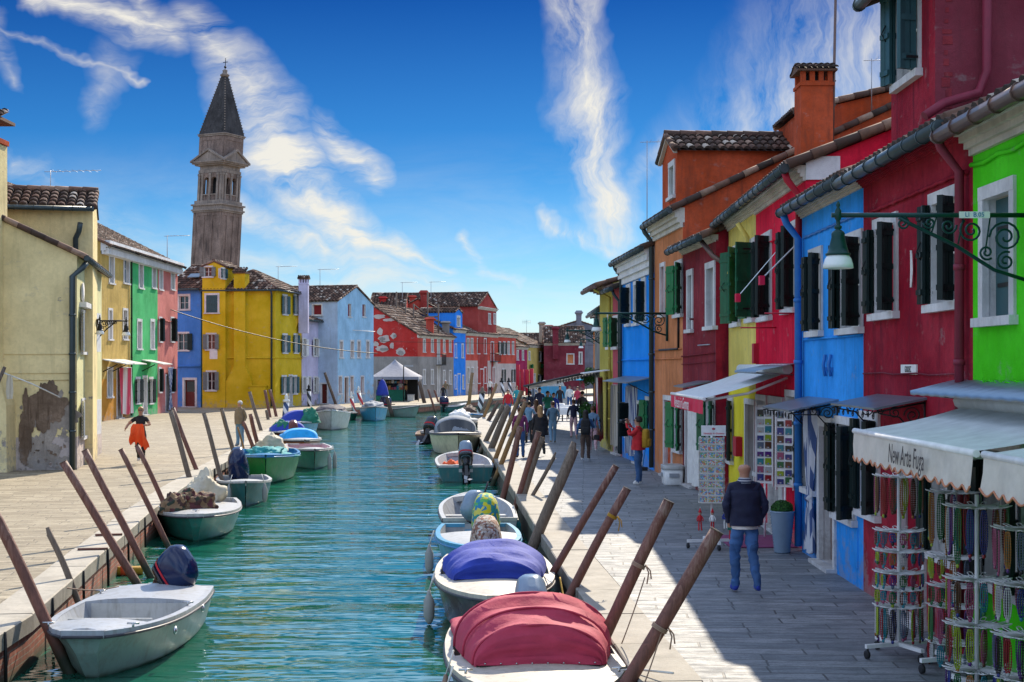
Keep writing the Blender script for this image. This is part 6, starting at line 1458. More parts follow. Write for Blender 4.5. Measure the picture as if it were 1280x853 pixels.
def backpack(label, root, s, mt, y=-.2, w=.15, h=.24, zc=1.2, cat='backpack', name='backpack'):
    """worn on the back: its own thing, placed by the wearer"""
    M_ = Matrix.Translation(root.location) @ Matrix.Rotation(root.rotation_euler.z, 4, 'Z')
    t = thing(name, label, cat, M_ @ Vector((0, y * s, (zc - h) * s)), root.rotation_euler.z); ORG[t.name] = Vector((0, 0, 0)); off = Vector((0, y, zc - h))
    def q(p): return (Vector(p) - off) * s
    m = MB(mt); rr = []
    for f, k in ((0, .8), (.06, .98), (.5, 1), (.85, .95), (.97, .75), (1, .4)):
        z_ = zc - h + 2 * h * f; rr.append([q((math.copysign(abs(math.cos(a)) ** .6, math.cos(a)) * w * k, y + math.copysign(abs(math.sin(a)) ** .6, math.sin(a)) * .085 * k, z_)) for a in [2 * math.pi * i / 16 for i in range(16)]])
    m.loft(rr, True, True, True, True); m.build('bag_body', t, False)
    m = MB(mt); rr = [[q((math.copysign(abs(math.cos(a)) ** .6, math.cos(a)) * w * .75 * k, y - .09 + math.copysign(abs(math.sin(a)) ** .6, math.sin(a)) * .035 * k, zc - h + 2 * h * f)) for a in [2 * math.pi * i / 14 for i in range(14)]] for f, k in ((.08, .8), (.12, 1), (.42, 1), (.48, .7))]
    m.loft(rr, True, True, True, True); m.build('front_pocket', t, False)
    for sd in (-1, 1):
        m = MB('cloth_black'); m.tube([q(p) for p in ((sd * .09, y + .08, 1.38), (sd * .11, -.02, 1.475), (sd * .12, .1, 1.42), (sd * .13, .135, 1.28), (sd * .14, .06, 1.1), (sd * .12, y + .08, 1.02))], .018 * s, 6); m.build('strap', t, False)
    return t
def zpos(px, Y): return ((px - CX) / FPX * Y, Y)
# the man walking away in the foreground
r, s = person('bald man in navy jacket, checked scarf and faded jeans walking away in the foreground', zpos(931, 18.8), 4, 1.75, 'cloth_ink', 'jeans_faded', 'cloth_royal', 'skin_tan', None, lp=WALK, ap=POCKET, bulk=1.22, coat=('cloth_ink', 1.46, .9, .25, 'jacket'), fingers=False)
m = MB('scarf_check'); m.lathe((0, .005, 1.475 * s), [(.085, -.035), (.098, -.02), (.1, .0), (.095, .02), (.085, .04), (.075, .055)], 18, caps=False); m.build('scarf', r, False)
m = MB('cloth_white'); m.lathe((0, 0, .885 * s), [(.175, -.03), (.18, 0), (.175, .03)], 18, caps=False, sy=.8); m.build('shirt_hem', r, False)
r, s = person('man in a red jacket and jeans photographing towards the canal, in the shade', zpos(798, 36.0), 68, 1.72, 'cloth_red', 'cloth_denim', 'cloth_white', 'skin', 'hair_dark', ap=CAMERA_, bulk=1.15, coat=('cloth_red', 1.45, .9, .3, 'jacket'), glasses=True)
backpack('mustard yellow backpack on the back of the man in red', r, s, 'cloth_mustard')
cmr = thing('camera', 'black camera held to the eye by the man in red', 'camera', (r.location.x - .33, r.location.y + .13, 1.6)); m = MB('cowl_black'); o = cmr.location; m.box(o.x - .04, o.x + .04, o.y - .07, o.y + .07, o.z - .05, o.z + .05); m.build('body', cmr); m = MB('cowl_black'); m.lathe(o, [(.04, .03), (.045, .1), (.04, .14), (0, .14)], 12, ax=Vector((-1, .35, 0))); m.build('lens', cmr)
r, s = person('woman in brown trousers with a dark backpack and handbag walking away', zpos(732, 45.0), -4, 1.6, 'cloth_denim', 'cloth_brown', 'cloth_white', 'skin', 'hair_dark', True, lp=WALK2, ap=BAG)
backpack('large black backpack on the woman in brown trousers', r, s, 'cloth_black', w=.17, h=.27)
backpack('black handbag hanging at the right hip of the woman in brown trousers', r, s, 'cloth_black', y=.0, w=.1, h=.09, zc=.82, cat='handbag', name='handbag').location.x += .35
P_ = [('woman in a dark jacket and pale pink trousers walking away with a bag', 717, 59.5, 0, 1.6, 'cloth_ink', 'cloth_pinkish', 'cloth_khaki', 'hair_brown', False, WALK, BAG),
      ('person in a steel blue jacket and pale jeans, hands in pockets, from behind', 691, 55.4, 6, 1.62, 'cloth_steel', 'cloth_denim_light', 'cloth_khaki', 'hair_brown', False, WALK2, POCKET),
      ('person with a plum patterned top and jeans by the mooring poles', 650, 46.4, 12, 1.66, 'cloth_plum', 'cloth_denim', 'cloth_brown', 'hair_brown', False, STAND, DOWN),
      ('woman in a light blue denim shirt next to the poles', 661, 55.2, -20, 1.64, 'cloth_denim_light', 'cloth_black', 'cloth_black', 'hair_dark', False, STAND, BAG),
      ('woman with reddish brown hair in a pink top in the crowd', 670, 57.5, 15, 1.64, 'cloth_pinkish', 'cloth_black', 'cloth_black', 'hair_brown', True, STAND, DOWN),
      ('tall man in dark blue at the back of the crowd', 674.5, 75, 180, 1.86, 'cloth_ink', 'cloth_ink', 'cloth_black', 'hair_dark', False, STAND, POCKET),
      ('man in dark green raising a camera in the crowd', 684.5, 68, 190, 1.8, 'cloth_green', 'cloth_ink', 'cloth_black', 'hair_dark', False, STAND, CAMERA_),
      ('person in blue beside the man raising a camera', 692, 69, 180, 1.7, 'cloth_royal', 'cloth_ink', 'cloth_black', 'hair_brown', False, STAND, DOWN),
      ('man in a navy jacket facing the canal behind the sunglasses wearer', 662, 70, 120, 1.76, 'cloth_navy', 'cloth_ink', 'cloth_black', 'hair_dark', False, STAND, POCKET),
      ('person in sunglasses and a dark top facing the bridge', 656, 62, 175, 1.66, 'cloth_black', 'cloth_ink', 'cloth_black', 'hair_dark', False, STAND, DOWN),
      ('man in a red and blue jacket walking towards the bridge by the far poles', 635, 79, 180, 1.7, 'cloth_red', 'cloth_denim', 'cloth_black', 'hair_dark', False, WALK, DOWN),
      ('man in black and jeans beyond the bushy plant', 728, 67, 30, 1.82, 'cloth_black', 'cloth_denim', 'cloth_black', 'hair_dark', False, STAND, POCKET),
      ('person in a light blue shirt beside the woman with the black backpack', 741, 49.5, 0, 1.6, 'cloth_denim_light', 'cloth_pinkish', 'cloth_white', 'hair_brown', False, WALK, DOWN),
      ('person in black far behind the tables', 700, 92, 180, 1.72, 'cloth_black', 'cloth_ink', 'cloth_black', 'hair_dark', False, STAND, DOWN),
      ('person in white far behind the tables', 712, 96, 180, 1.7, 'cloth_white', 'cloth_denim', 'cloth_black', 'hair_brown', False, STAND, DOWN),
      ('person in maroon far along the right quay', 722, 90, 150, 1.7, 'cloth_maroon', 'cloth_ink', 'cloth_black', 'hair_dark', False, STAND, DOWN),
      ('person in grey far along the right quay', 667, 96, 180, 1.72, 'cloth_grey', 'cloth_ink', 'cloth_black', 'hair_dark', False, STAND, DOWN),
      ('person in teal leaning by the far right quay', 646, 92, 200, 1.7, 'cloth_teal', 'cloth_denim', 'cloth_black', 'hair_brown', False, STAND, DOWN),
      ('person in black trousers and white top before the coral house', 612.5, 141, 180, 1.75, 'cloth_white', 'cloth_black', 'cloth_black', 'hair_dark', False, STAND, DOWN),
      ('child in black standing before an adult at the far quay', 554, 119, 170, 1.42, 'cloth_black', 'cloth_ink', 'cloth_black', 'hair_dark', False, STAND, DOWN),
      ('adult in khaki behind the child at the far quay', 557, 126, 180, 1.75, 'cloth_khaki', 'cloth_grey', 'cloth_black', 'hair_white', False, STAND, POCKET),
      ('shopper in navy at the market tent', 494.5, 126, 20, 1.78, 'cloth_navy', 'cloth_denim', 'cloth_black', 'hair_dark', False, STAND, DOWN),
      ('shopper in white with a dark vest at the market tent', 500.5, 125, 180, 1.76, 'cloth_white', 'cloth_white', 'cloth_black', 'hair_dark', False, STAND, DOWN),
      ('shopper in dark brown bending at the right of the market tent', 508.5, 126, 90, 1.66, 'cloth_brown', 'cloth_black', 'cloth_black', 'hair_dark', False, STAND, BAG)]
for lb, px_, Y, fc, hh, tp, lg, shs, hr, ln, lpz, apz in P_:
    person(lb, zpos(px_, Y), fc, hh, tp, lg, shs, 'skin', hr, ln, lpz, apz, glasses='sunglasses' in lb, fingers=Y < 70, eyes=(150 < fc < 210 and Y < 80 and 'sunglasses' not in lb))
r, s = person('long blond haired woman in a flowing black coat seen from behind', zpos(675, 47.6), 8, 1.68, 'cloth_black', 'cloth_black', 'cloth_black', 'skin', 'hair_blond', True, WALK, DOWN, coat=('cloth_black', 1.44, .72, 1.6, 'coat'))
r, s = person('woman in a black shirt and sunglasses striding with an orange cloth held before her', zpos(176, 43.7), 184, 1.74, 'cloth_black', 'cloth_black', 'cloth_white', 'skin_tan', 'hair_blond', False, WALK, HOLD, sleeve='short', glasses=True, bulk=1.0)
# the orange cloth she carries
cl = thing('orange_cloth', 'billowing bright orange cloth in the hands of the woman in black', 'cloth', (r.location.x, r.location.y - .3, .7)); m = MB('cloth_orange'); rows = []
for i in range(15):
    v_ = i / 14; row = []
    for j in range(21):
        u_ = j / 20; w_ = .15 + .13 * min(1, v_ * 1.6) + .02 * math.sin(v_ * 9); x_ = (u_ - .5) * 2 * w_ + .05 * v_
        zz_ = 1.24 - v_ * (.6 + .16 * max(0, math.sin((u_ - .45) * 3.4)) + .05 * math.sin(u_ * 25)); y_ = -.34 - .14 * math.sin(v_ * math.pi) + .055 * math.sin(u_ * 17 + v_ * 4) * (.3 + v_)
        row.append(Vector((r.location.x + x_, r.location.y + y_, zz_)))
    rows.append(row)
m.loft(rows, False, False, False, True); m.build('drape', cl)
r, s = person('white haired old man in a khaki jacket and light jeans standing among the left poles', zpos(300, 53.0), 150, 1.7, 'cloth_khaki', 'cloth_denim_light', 'cloth_grey', 'skin', 'hair_white', False, STAND, POCKET, coat=('cloth_khaki', 1.45, .88, .5, 'jacket'), eyes=True)
# ---------------------------------------------------------------- street lamps on scroll brackets
m_mono('lamp_glass', (.75, .78, .76), .25, 0, .6)
def scroll(m, F_, c, r, turns, a0, sgn=1, rad=.012):
    """spiral iron scroll in the plane spanned by F_ (horizontal) and z"""
    pts = []
    for i in range(int(turns * 14) + 1):
        f = i / (turns * 14); rr = r * (1 - .85 * f); a = a0 + sgn * f * turns * 2 * math.pi; pts.append(Vector(c) + F_ * (rr * math.cos(a)) + Vector((0, 0, rr * math.sin(a))))
    m.tube(pts, rad, 6)
def street_lamp(label, wall, tip, z, plate=False, s=1.0, mt='iron_green'):
    wall, tip = Vector((*wall, z)), Vector((*tip, z)); d = (tip - wall); L = d.length; d.normalize(); rt = thing('street_lamp', label, 'street lamp', (wall.x, wall.y, z), group='bracket lamps')
    m = MB(mt); m.tube([wall, tip + d * .06], .022 * s, 8); m.tube([wall + Vector((0, 0, .1)), wall - Vector((0, 0, .75))], .03 * s, 8)
    k = [wall - Vector((0, 0, .6)), wall + d * L * .18 - Vector((0, 0, .5)), wall + d * L * .38 - Vector((0, 0, .28)), wall + d * L * .62 - Vector((0, 0, .08)), wall + d * L * .68 - Vector((0, 0, .02))]
    m.tube(k, .018 * s, 8)
    for (f, dz, r, t, a0, sg) in ((.12, -.2, .15, 2.0, 0, 1), (.12, -.42, .09, 1.7, 2, -1), (.3, -.14, .11, 1.8, 1, -1), (.42, -.1, .075, 1.6, 3, 1), (.52, -.07, .055, 1.5, 0, -1), (.22, -.34, .07, 1.6, 4, 1), (.66, -.075, .06, 1.6, 1.6, 1)):
        scroll(m, d, wall + d * (L * f) + Vector((0, 0, dz * min(1, L / 1.6))), r * s, t, a0, sg, .011 * s)
    for f in (.2, .34, .48): m.tube([wall + d * L * f, wall + d * L * (f + .03) - Vector((0, 0, .5 * (1 - f * 1.4)))], .008, 5)
    m.build('bracket', rt)
    m = MB(mt); c = tip; m.lathe(c, [(.0, .13), (.012, .12), (.02, .09), (.012, .07), (.03, .04), (.03, -.03), (.018, -.05), (.018, -.09), (.035, -.1), (.035, -.12), (.02, -.13), (.05, -.15), (.062, -.17), (.06, -.2), (.085, -.3), (.1, -.345), (.115, -.35), (.115, -.365), (.1, -.37)], 18)
    m.build('lamp_head', rt); m = MB('lamp_glass'); m.lathe(c, [(.1, -.37), (.12, -.4), (.135, -.45), (.14, -.485), (.13, -.487), (.11, -.42)], 18, caps=False); m.mat('white_paint'); m.ellip(c + Vector((0, 0, -.41)), .03, .03, .05, 8, 6); m.build('lamp_shade', rt)
    if plate:
        m = MB('white_paint'); q = wall + d * (L * .37); m.obox(q + Vector((-.0, -.03, -.03)) , d * -.28, (0, -.006, 0), (0, 0, .06)); p = m.build('number_plate', rt)
        text_mesh('plate_text', 'LI  B.05', .058, q + Vector((0, -.04, 0)) - d * .14, (1, 0, 0), (0, 0, 1), 'rail_blue', p, extrude=.001)
    return rt
street_lamp('green iron bracket lamp over the quay nearest on the right, with a B.05 plate', (4.72, 13.0), (2.98, 13.0), 4.38, True, 1.0)
street_lamp('green iron bracket lamp fixed to the orange house', (4.2, 38.5), (2.28, 38.4), 4.43, False, 1.3)
street_lamp('bracket lamp beyond the mustard house, its head just over the awning', (3.8, 57.9), (2.25, 57.8), 4.45, False, 1.3)
street_lamp('furthest bracket lamp on the right bank', (5.2, 80), (3.87, 79.8), 4.5, False, 1.3)
street_lamp('bracket lamp on the cream corner house, left one of two', (-13.75, 46.8), (-13.1, 45.2), 4.5, False, 1.2, 'iron_black')
street_lamp('bracket lamp on the cream corner house, right one of two', (-13.8, 47.0), (-12.75, 47.0), 4.5, False, 1.2, 'iron_black')
street_lamp('dark lamp at the left frame edge on the buttressed stack', (-15.2, 40.0), (-14.6, 39.9), 5.0, False, 1.2, 'iron_black')
# ---------------------------------------------------------------- awnings
for nm, c in (('trim_orange', (.5, .2, .1)), ('letter_dark', (.06, .05, .05)), ('awning_red', (.62, .01, .06)), ('awning_pale', (.62, .66, .66))): m_plain(nm, c, .6)
def awning(label, x_wall, x_front, y0, y1, zw, zf, cloth, val, vh, text=None, tcol='letter_dark', scallop=True, arms=True, tsize=.22):
    rt = thing('awning', label, 'awning', (x_wall, (y0 + y1) / 2, zw), group=None); m = MB(cloth); nx, ny = 8, 14
    top = [[Vector((x_wall + (x_front - x_wall) * i / nx, y0 + (y1 - y0) * j / ny, zw + (zf - zw) * i / nx - .03 * math.sin(math.pi * i / nx) - .012 * math.sin(math.pi * (j % 4) / 4))) for j in range(ny + 1)] for i in range(nx + 1)]
    m.loft(top, False, False, False, True); m.build('canopy_cloth', rt)
    m = MB('white_paint'); m.tube([(x_front - .02, y0 - .03, zf - .02), (x_front - .02, y1 + .03, zf - .02)], .03, 8); m.build('front_bar', rt)
    m = MB(val); n = int((y1 - y0) / .035); rows = [[], []]; xf = x_front - .035
    for j in range(n + 1):
        y = y0 + (y1 - y0) * j / n; ph = ((y - y0) / .235) % 1; sc = .05 * math.sin(math.pi * ph) if scallop else 0
        rows[0].append(Vector((xf, y, zf - .03))); rows[1].append(Vector((xf - .015 - .012 * math.sin(y * 9), y, zf - vh - sc)))
    mid = [a.lerp(b, .5) + Vector((-.008 * math.sin(a.y * 7), 0, 0)) for a, b in zip(*rows)]
    m.loft([rows[0], mid, rows[1]], False, False, False, True); v_ = m.build('valance', rt)
    if scallop: m = MB('trim_orange'); m.tube([p + Vector((-.004, 0, 0)) for p in rows[1]], .009, 5); m.build('scallop_trim', v_)
    if text: text_mesh('lettering', text[0], tsize, (xf - .06, y1 - (y1 - y0) * text[1], zf - vh * .58), (0, -1, 0), (0, 0, 1), tcol, v_, shear=text[2], extrude=.001, sx=text[3])
    if arms:
        m = MB('off_white')
        for y in (y0 + .12, y1 - .12): m.tube([(x_wall - .05, y, zw - .12), ((x_wall + x_front) / 2, y + .0, (zw + zf) / 2 - .16), (x_front, y, zf - .05)], .025, 6)
        m.build('folding_arms', rt)
    m = MB('awning_pale'); m.tube([(x_wall - .08, y0 - .05, zw + .03), (x_wall - .08, y1 + .05, zw + .03)], .09, 10); m.build('roller_cassette', rt); return rt
awning('ivory scalloped awning lettered New Arte Fuga over the necklace racks', 4.68, 3.52, 10.75, 14.5, 2.62, 2.36, 'cloth_awning', 'cloth_ivory', .27, ('New Arte Fuga', .56, .25, .72), tsize=.25)
awning('plain ivory scalloped awning at the right frame edge, next to the lettered one', 4.68, 3.55, 6.6, 10.6, 2.62, 2.36, 'cloth_awning', 'cloth_ivory', .27)
awning('pale awning with a bright red lettered valance on folding arms', 4.78, 3.3, 24.3, 29.2, 2.92, 2.46, 'awning_pale', 'awning_red', .28, ('Venezia in Gomma', .45, .4, 1.0), 'white_paint', False, tsize=.3)
# galvanised shelter over the shop awnings and the red house
for lb, (xw, xf, y0, y1, zw, zf) in (('corrugated galvanised hood above the ivory awning', (4.69, 4.2, 8.0, 15.0, 2.86, 2.74)), ('thin grey metal hood above the red lettered awning', (4.8, 4.1, 23.9, 26.2, 3.05, 2.92))):
    rt = thing('metal_hood', lb, 'hood', (xw, y0, zw)); m = MB('metal_galv'); n = int((y1 - y0) / .08)
    m.loft([[Vector((x, y0 + (y1 - y0) * j / n, z + .005 * math.sin(j * 1.6))) for j in range(n + 1)] for x, z in ((xw, zw), (xf, zf), (xf, zf - .04))], False, False, False, True); m.build('sheet', rt)
    m = MB('metal_grey'); [m.tube([(xw, y, zw - .2), (xf + .05, y, zf - .03)], .012, 5) for y in (y0 + .3, y1 - .3)]; m.build('stays', rt)
def door_canopy(label, y0, y1, xw, xf, zw, zf):
    rt = thing('door_canopy', label, 'door canopy', (xw, (y0 + y1) / 2, zw), group='iron door canopies'); m = MB('metal_galv'); m.obox((xw, y0, zw), (xf - xw, 0, zf - zw), (0, y1 - y0, 0), (0, 0, .025)); m.build('plate', rt)
    for y in (y0 + .06, y1 - .06):
        m = MB('iron_black'); X = Vector((-1, 0, 0)); m.tube([(xw - .01, y, zw - .02), (xw - .01, y, zw - .5)], .012, 6); m.tube([(xw, y, zw - .03), (xf, y, zf - .03)], .012, 6)
        m.tube([(xw, y, zw - .5), (xw - .12, y, zw - .4), (xw - .3, y, zw - .2), (xf + .08, y, zf - .04)], .01, 6)
        for (a, b, r_, t, a0, sg) in ((.15, -.15, .1, 1.8, 0, 1), (.35, -.12, .07, 1.6, 2, -1), (.08, -.33, .055, 1.5, 1, -1), (.52, -.09, .045, 1.4, 3, 1)): scroll(m, X, (xw - a, y, zw + b - .03), r_, t, a0, sg, .008)
        m.build('scroll_bracket', rt)
    m = MB('iron_black')
    for i in range(9): y = y0 + (y1 - y0) * (i + .5) / 9; scroll(m, Vector((0, 1, 0)), (xf + .02, y, zf - .06), .05, 1.4, 0, 1 if i % 2 else -1, .006)
    m.build('scroll_fringe', rt)
door_canopy('sheet metal door canopy on iron scrolls on the sky blue house', 20.45, 22.6, 4.7, 3.98, 2.5, 2.34); door_canopy('sheet metal door canopy on iron scrolls on the crimson house', 16.1, 18.3, 4.7, 4.1, 2.62, 2.5)
for lb, y0, y1, xw in (('small grey slab canopy on the wine red house', 32.8, 34.6, 4.6), ('slim dark metal canopy on the azure house', 41.0, 46.4, 3.95)):
    rt = thing('door_canopy', lb, 'door canopy', (xw, y0, 2.6)); m = MB('metal_galv'); m.obox((xw + .1, y0, 2.66), (-.75, 0, -.16), (-.02 if y0 < 40 else -.35, y1 - y0, 0), (0, 0, .03)); m.build('plate', rt); m = MB('iron_black'); m.tube([(xw, y0 + .1, 2.2), (xw - .6, y0 + .1, 2.5)], .012, 5); m.build('stay', rt)
rt = thing('door_canopy', 'thin white canopy before the mustard house', 'door canopy', (3.3, 50, 2.7)); m = MB('white_paint'); m.obox((3.4, 49.5, 2.85), (-.9, 0, -.12), (0, 2.6, 0), (0, 0, .03)); m.build('plate', rt)
for lb, (xa, ya, xb, yb, Y) in (('folded window blind arm with red tip, over the pale yellow house', (968, 318, 922, 372, 28.3)), ('folded window blind arm with red tip, nearer one on the red house', (996, 306, 952, 350, 24.6))):
    Ya, Yb = 4.68 * FPX / (xa - CX), 4.1 * FPX / (xb - CX); a = D(xa, Ya, ya); b = D(xb, Yb, yb); rt = thing('window_blind', lb, 'window blind', a); a2 = a; Y = Yb + .7
    m = MB('awning_pale'); m.obox(a2, b - a2, (0, .07, .0), (0.05, 0, .07)); m.build('blind_roll', rt); m = MB('awning_red'); m.obox(b + Vector((-.03, -.02, -.08)), (.08, 0, 0), (0, .16, 0), (0, 0, .15)); m.build('valance_tip', rt)
    m = MB('pipe_red'); z = b.z - .55; m.tube([(4.8, Y - .7, z), (4.15, Y - .7, z)], .014, 5); m.build('stay', rt)
# ---------------------------------------------------------------- necklace racks
NC = {'red': (.45, .02, .03), 'dark blue': (.03, .05, .3), 'turquoise': (.02, .32, .4), 'purple': (.14, .03, .28), 'amber': (.5, .2, .03), 'black': (.015, .015, .02), 'white': (.7, .7, .68), 'lime': (.45, .6, .03), 'pink': (.5, .1, .22), 'brown': (.16, .06, .03), 'grey blue': (.14, .2, .3), 'green': (.02, .2, .06)}
for k, c in NC.items(): m_plain('bead ' + k, mul(c, .55), .15, 0, .2, 60)
def neck_mesh(color, length, seed):
    m = MB('bead ' + color); random.seed(seed); alt = random.choice(list(NC)); w = .03
    for sd in (-1, -.35, .35, 1):
        n = int(length / .022); pts, rr = [], []
        for i in range(n * 2 + 1):
            f = i / (n * 2); pts.append((sd * w * math.sin(math.pi * min(1, f * 1.02)) ** .3, .006 * sd, -length * f)); rr.append(.0085 if i % 2 else .0035)
        m.mat('bead ' + (color if sd < 0 or seed % 3 else alt)); m.tube(pts, rr, 5, smooth=True)
    m.mat('bead ' + alt); m.ellip((0, 0, -length - .01), .018, .012, .022, 7, 5); o = m.build('necklace'); me = o.data; bpy.data.objects.remove(o); return me
NECK = {}
def rack(label, short, x, y, H, tiers, n=13, rr=.24, base=True, seed=1):
    rt = thing('necklace_rack', label, 'display rack', (x, y, 0), group='revolving necklace racks'); c = Vector((x, y, 0)); random.seed(seed)
    m = MB('white_paint'); m.tube([c + Vector((0, 0, .1)), c + Vector((0, 0, H))], .02, 10); m.build('pole', rt)
    for k in range(4):
        a = R(20 + 90 * k); d = Vector((math.cos(a), math.sin(a), 0)); m = MB('white_paint'); m.obox(c + Vector((0, 0, .11)) - d.cross(Vector((0, 0, 1))) * .02, d * .4, d.cross(Vector((0, 0, 1))) * .04, (0, 0, .04)); lg = m.build('base_leg', rt)
        m = MB('rubber'); q = c + d * .38; m.lathe(q + Vector((-.02, 0, .045)), [(.02, 0), (.045, .003), (.045, .03), (.02, .035)], 12, ax=Vector((1, .3, 0))); m.tube([q + Vector((0, 0, .05)), q + Vector((0, 0, .12))], .012, 6); m.build('caster', lg)
    for ti, (z, ln) in enumerate(tiers):
        m = MB('white_paint'); m.tube([c + Vector((math.cos(2 * math.pi * k / 20) * rr * .72, math.sin(2 * math.pi * k / 20) * rr * .72, z)) for k in range(21)], .005, 5)
        for k in range(n):
            a = 2 * math.pi * (k + .3) / n; d = Vector((math.cos(a), math.sin(a), 0)); t = Vector((-d.y, d.x, 0)); b = c + Vector((0, 0, z))
            m.tube([b + d * .02, b + d * rr * .8 + t * .02, b + d * (rr * 1.08) + t * .02 + Vector((0, 0, .015)), b + d * (rr * 1.12) + Vector((0, 0, .02)), b + d * (rr * 1.08) - t * .02 + Vector((0, 0, .015)), b + d * rr * .8 - t * .02, b + d * .02], .0045, 4)
        m.build('hook_ring', rt)
        word = ['top', 'second', 'third', 'fourth', 'fifth', 'lowest'][min(ti, 5)] if ti < len(tiers) - 1 else 'lowest'
        for k in range(n):
            cn = random.choice(list(NC)) ; L_ = round(ln * random.choice((.8, .9, 1.0)), 2); key = (cn, L_)
            if key not in NECK: NECK[key] = neck_mesh(cn, L_, len(NECK) + 3)
            a = 2 * math.pi * (k + .3) / n; o = bpy.data.objects.new('necklace', NECK[key]); COL.objects.link(o); o.location = c + Vector((math.cos(a) * rr * .98, math.sin(a) * rr * .98, z - .003)); o.rotation_euler = (0, 0, a + R(90) + random.uniform(-.4, .4))
            tag(o, '%s necklace hanging on the %s ring of the %s' % (cn, word, short), 'necklace', 'necklaces on the racks')
    return rt
rack('white revolving rack of necklaces nearest the crimson wall, leftmost', 'leftmost necklace rack', 4.0, 14.7, 1.92, [(1.86, .42), (1.3, .13), (1.09, .13), (.87, .12), (.7, .13), (.52, .36)], 14, .24, seed=2)
rack('white revolving rack of necklaces behind, second from the left', 'second necklace rack', 4.36, 14.0, 1.85, [(1.76, .5), (1.12, .2), (.84, .15), (.64, .32), (.28, .2)], 12, .25, seed=4)
rack('tall white revolving rack of necklaces with its pole foremost', 'foremost necklace rack', 4.2, 12.85, 1.84, [(1.73, .5), (1.08, .32), (.67, .38), (.26, .2)], 14, .27, seed=7)
rack('white revolving rack of necklaces cut by the right frame edge', 'rightmost necklace rack', 4.37, 12.05, 1.7, [(1.62, .4), (1.15, .3), (.72, .32), (.36, .25)], 14, .27, seed=9)
# ---------------------------------------------------------------- postcard stand and puppets
m_voro('card_print', [(.05, .2, .5), (.5, .1, .08), (.45, .4, .1), (.1, .3, .15), (.6, .55, .5), (.3, .45, .6)], 55, .35); m_plain('card_edge', (.75, .75, .72), .4)
cx, cy = 3.3, 23.5; rt = thing('postcard_stand', 'white wheeled postcard stand with a sign on top and puppets below', 'display stand', (cx, cy, 0)); c = Vector((cx, cy, 0))
m = MB('white_paint'); m.tube([c + Vector((0, 0, .08)), c + Vector((0, 0, 2.0))], .022, 8); m.build('pole', rt)
for k in range(4):
    a = R(10 + 90 * k); d = Vector((math.cos(a), math.sin(a), 0)); t = d.cross(Vector((0, 0, 1))); m = MB('white_paint'); m.obox(c + Vector((0, 0, .1)) - t * .02, d * .42, t * .04, (0, 0, .045)); lg = m.build('base_leg', rt); m = MB('rubber'); m.lathe(c + d * .4 + Vector((-.02, 0, .045)), [(.02, 0), (.045, .003), (.045, .03), (.02, .035)], 12, ax=Vector((1, .3, 0))); m.build('caster', lg)
hw = .2; cn = [Vector((-hw, -hw, 0)), Vector((hw, -hw, 0)), Vector((hw, hw, 0)), Vector((-hw, hw, 0))]; card = None; rot_ = Matrix.Rotation(R(-9), 3, 'Z')
for f_, side_ in ((0, 'front'), (1, 'wall side'), (3, 'canal side')):
    a, b = rot_ @ cn[f_], rot_ @ cn[(f_ + 1) % 4]; u_ = (b - a).normalized(); n_ = Vector((u_.y, -u_.x, 0)); m = MB('off_white'); m.obox(c + a + Vector((0, 0, .75)), u_ * 2 * hw, -n_ * .02, (0, 0, 1.08))
    for i in range(9): m.obox(c + a + n_ * .0 + Vector((0, 0, .76 + i * .12)), u_ * 2 * hw, n_ * .018, (0, 0, .012))
    m.build('card_panel', rt)
    for i in range(9):
        for j in range(3):
            if card is None:
                m = MB('card_edge'); m.box(-.058, .058, -.004, 0, 0, .092); m.mat('card_print'); m.box(-.056, .056, -.0065, -.0045, .002, .09); o = m.build('postcard'); card = o.data; bpy.data.objects.remove(o)
            o = bpy.data.objects.new('postcard', card); COL.objects.link(o); o.location = c + a + u_ * (.07 + j * .13) + n_ * .004 + Vector((0, 0, .775 + i * .12)); o.rotation_euler = (0, 0, math.atan2(u_.y, u_.x)); tag(o, 'picture postcard, row %s, %s of the postcard stand' % (['one', 'two', 'three', 'four', 'five', 'six', 'seven', 'eight', 'nine'][i] + ' from the bottom', side_ + ' face'), 'postcard', 'postcards on the stand')
m = MB('card_edge'); m.box(cx - .2, cx + .2, cy - .22, cy - .2, 1.86, 2.03); sg = m.build('sign', rt); text_mesh('sign_text', 'Venezia in Gomma', .045, (cx, cy - .224, 1.9), (1, 0, 0), (0, 0, 1), 'awning_red', sg, shear=.3, extrude=.001); m = MB('pl_pink'); m.ellip((cx, cy - .222, 1.975), .03, .003, .02, 8, 4); m.build('rose_mark', sg)
def puppet(label, x, y, z, body, leg, hat):
    rt = thing('marionette', label, 'puppet', (x, y, z + .28), group='puppets hung under the postcards'); m = MB('off_white'); m.tube([(x, y, z + .28), (x, y, z + .2)], .003, 4); m.build('string', rt)
    m = MB('skin'); m.ellip((x, y, z + .17), .025, .025, .03, 10, 8); m.build('head', rt); m = MB(hat); m.lathe((x, y, z + .185), [(.03, 0), (.02, .03), (.004, .07)], 8); m.build('hat', rt); m = MB(body); m.lathe((x, y, z), [(.03, .04), (.036, .06), (.026, .12), (.02, .145)], 10); m.build('torso', rt)
    for sd in (-1, 1):
        m = MB(body); m.tube([(x + sd * .025, y, z + .13), (x + sd * .05, y - .01, z + .08), (x + sd * .045, y - .02, z + .04)], .01, 5); m.build('arm', rt); m = MB(leg); m.tube([(x + sd * .015, y, z + .05), (x + sd * .02, y, z - .02), (x + sd * .02, y - .01, z - .09), (x + sd * .025, y - .04, z - .1)], .012, 5); m.build('leg', rt)
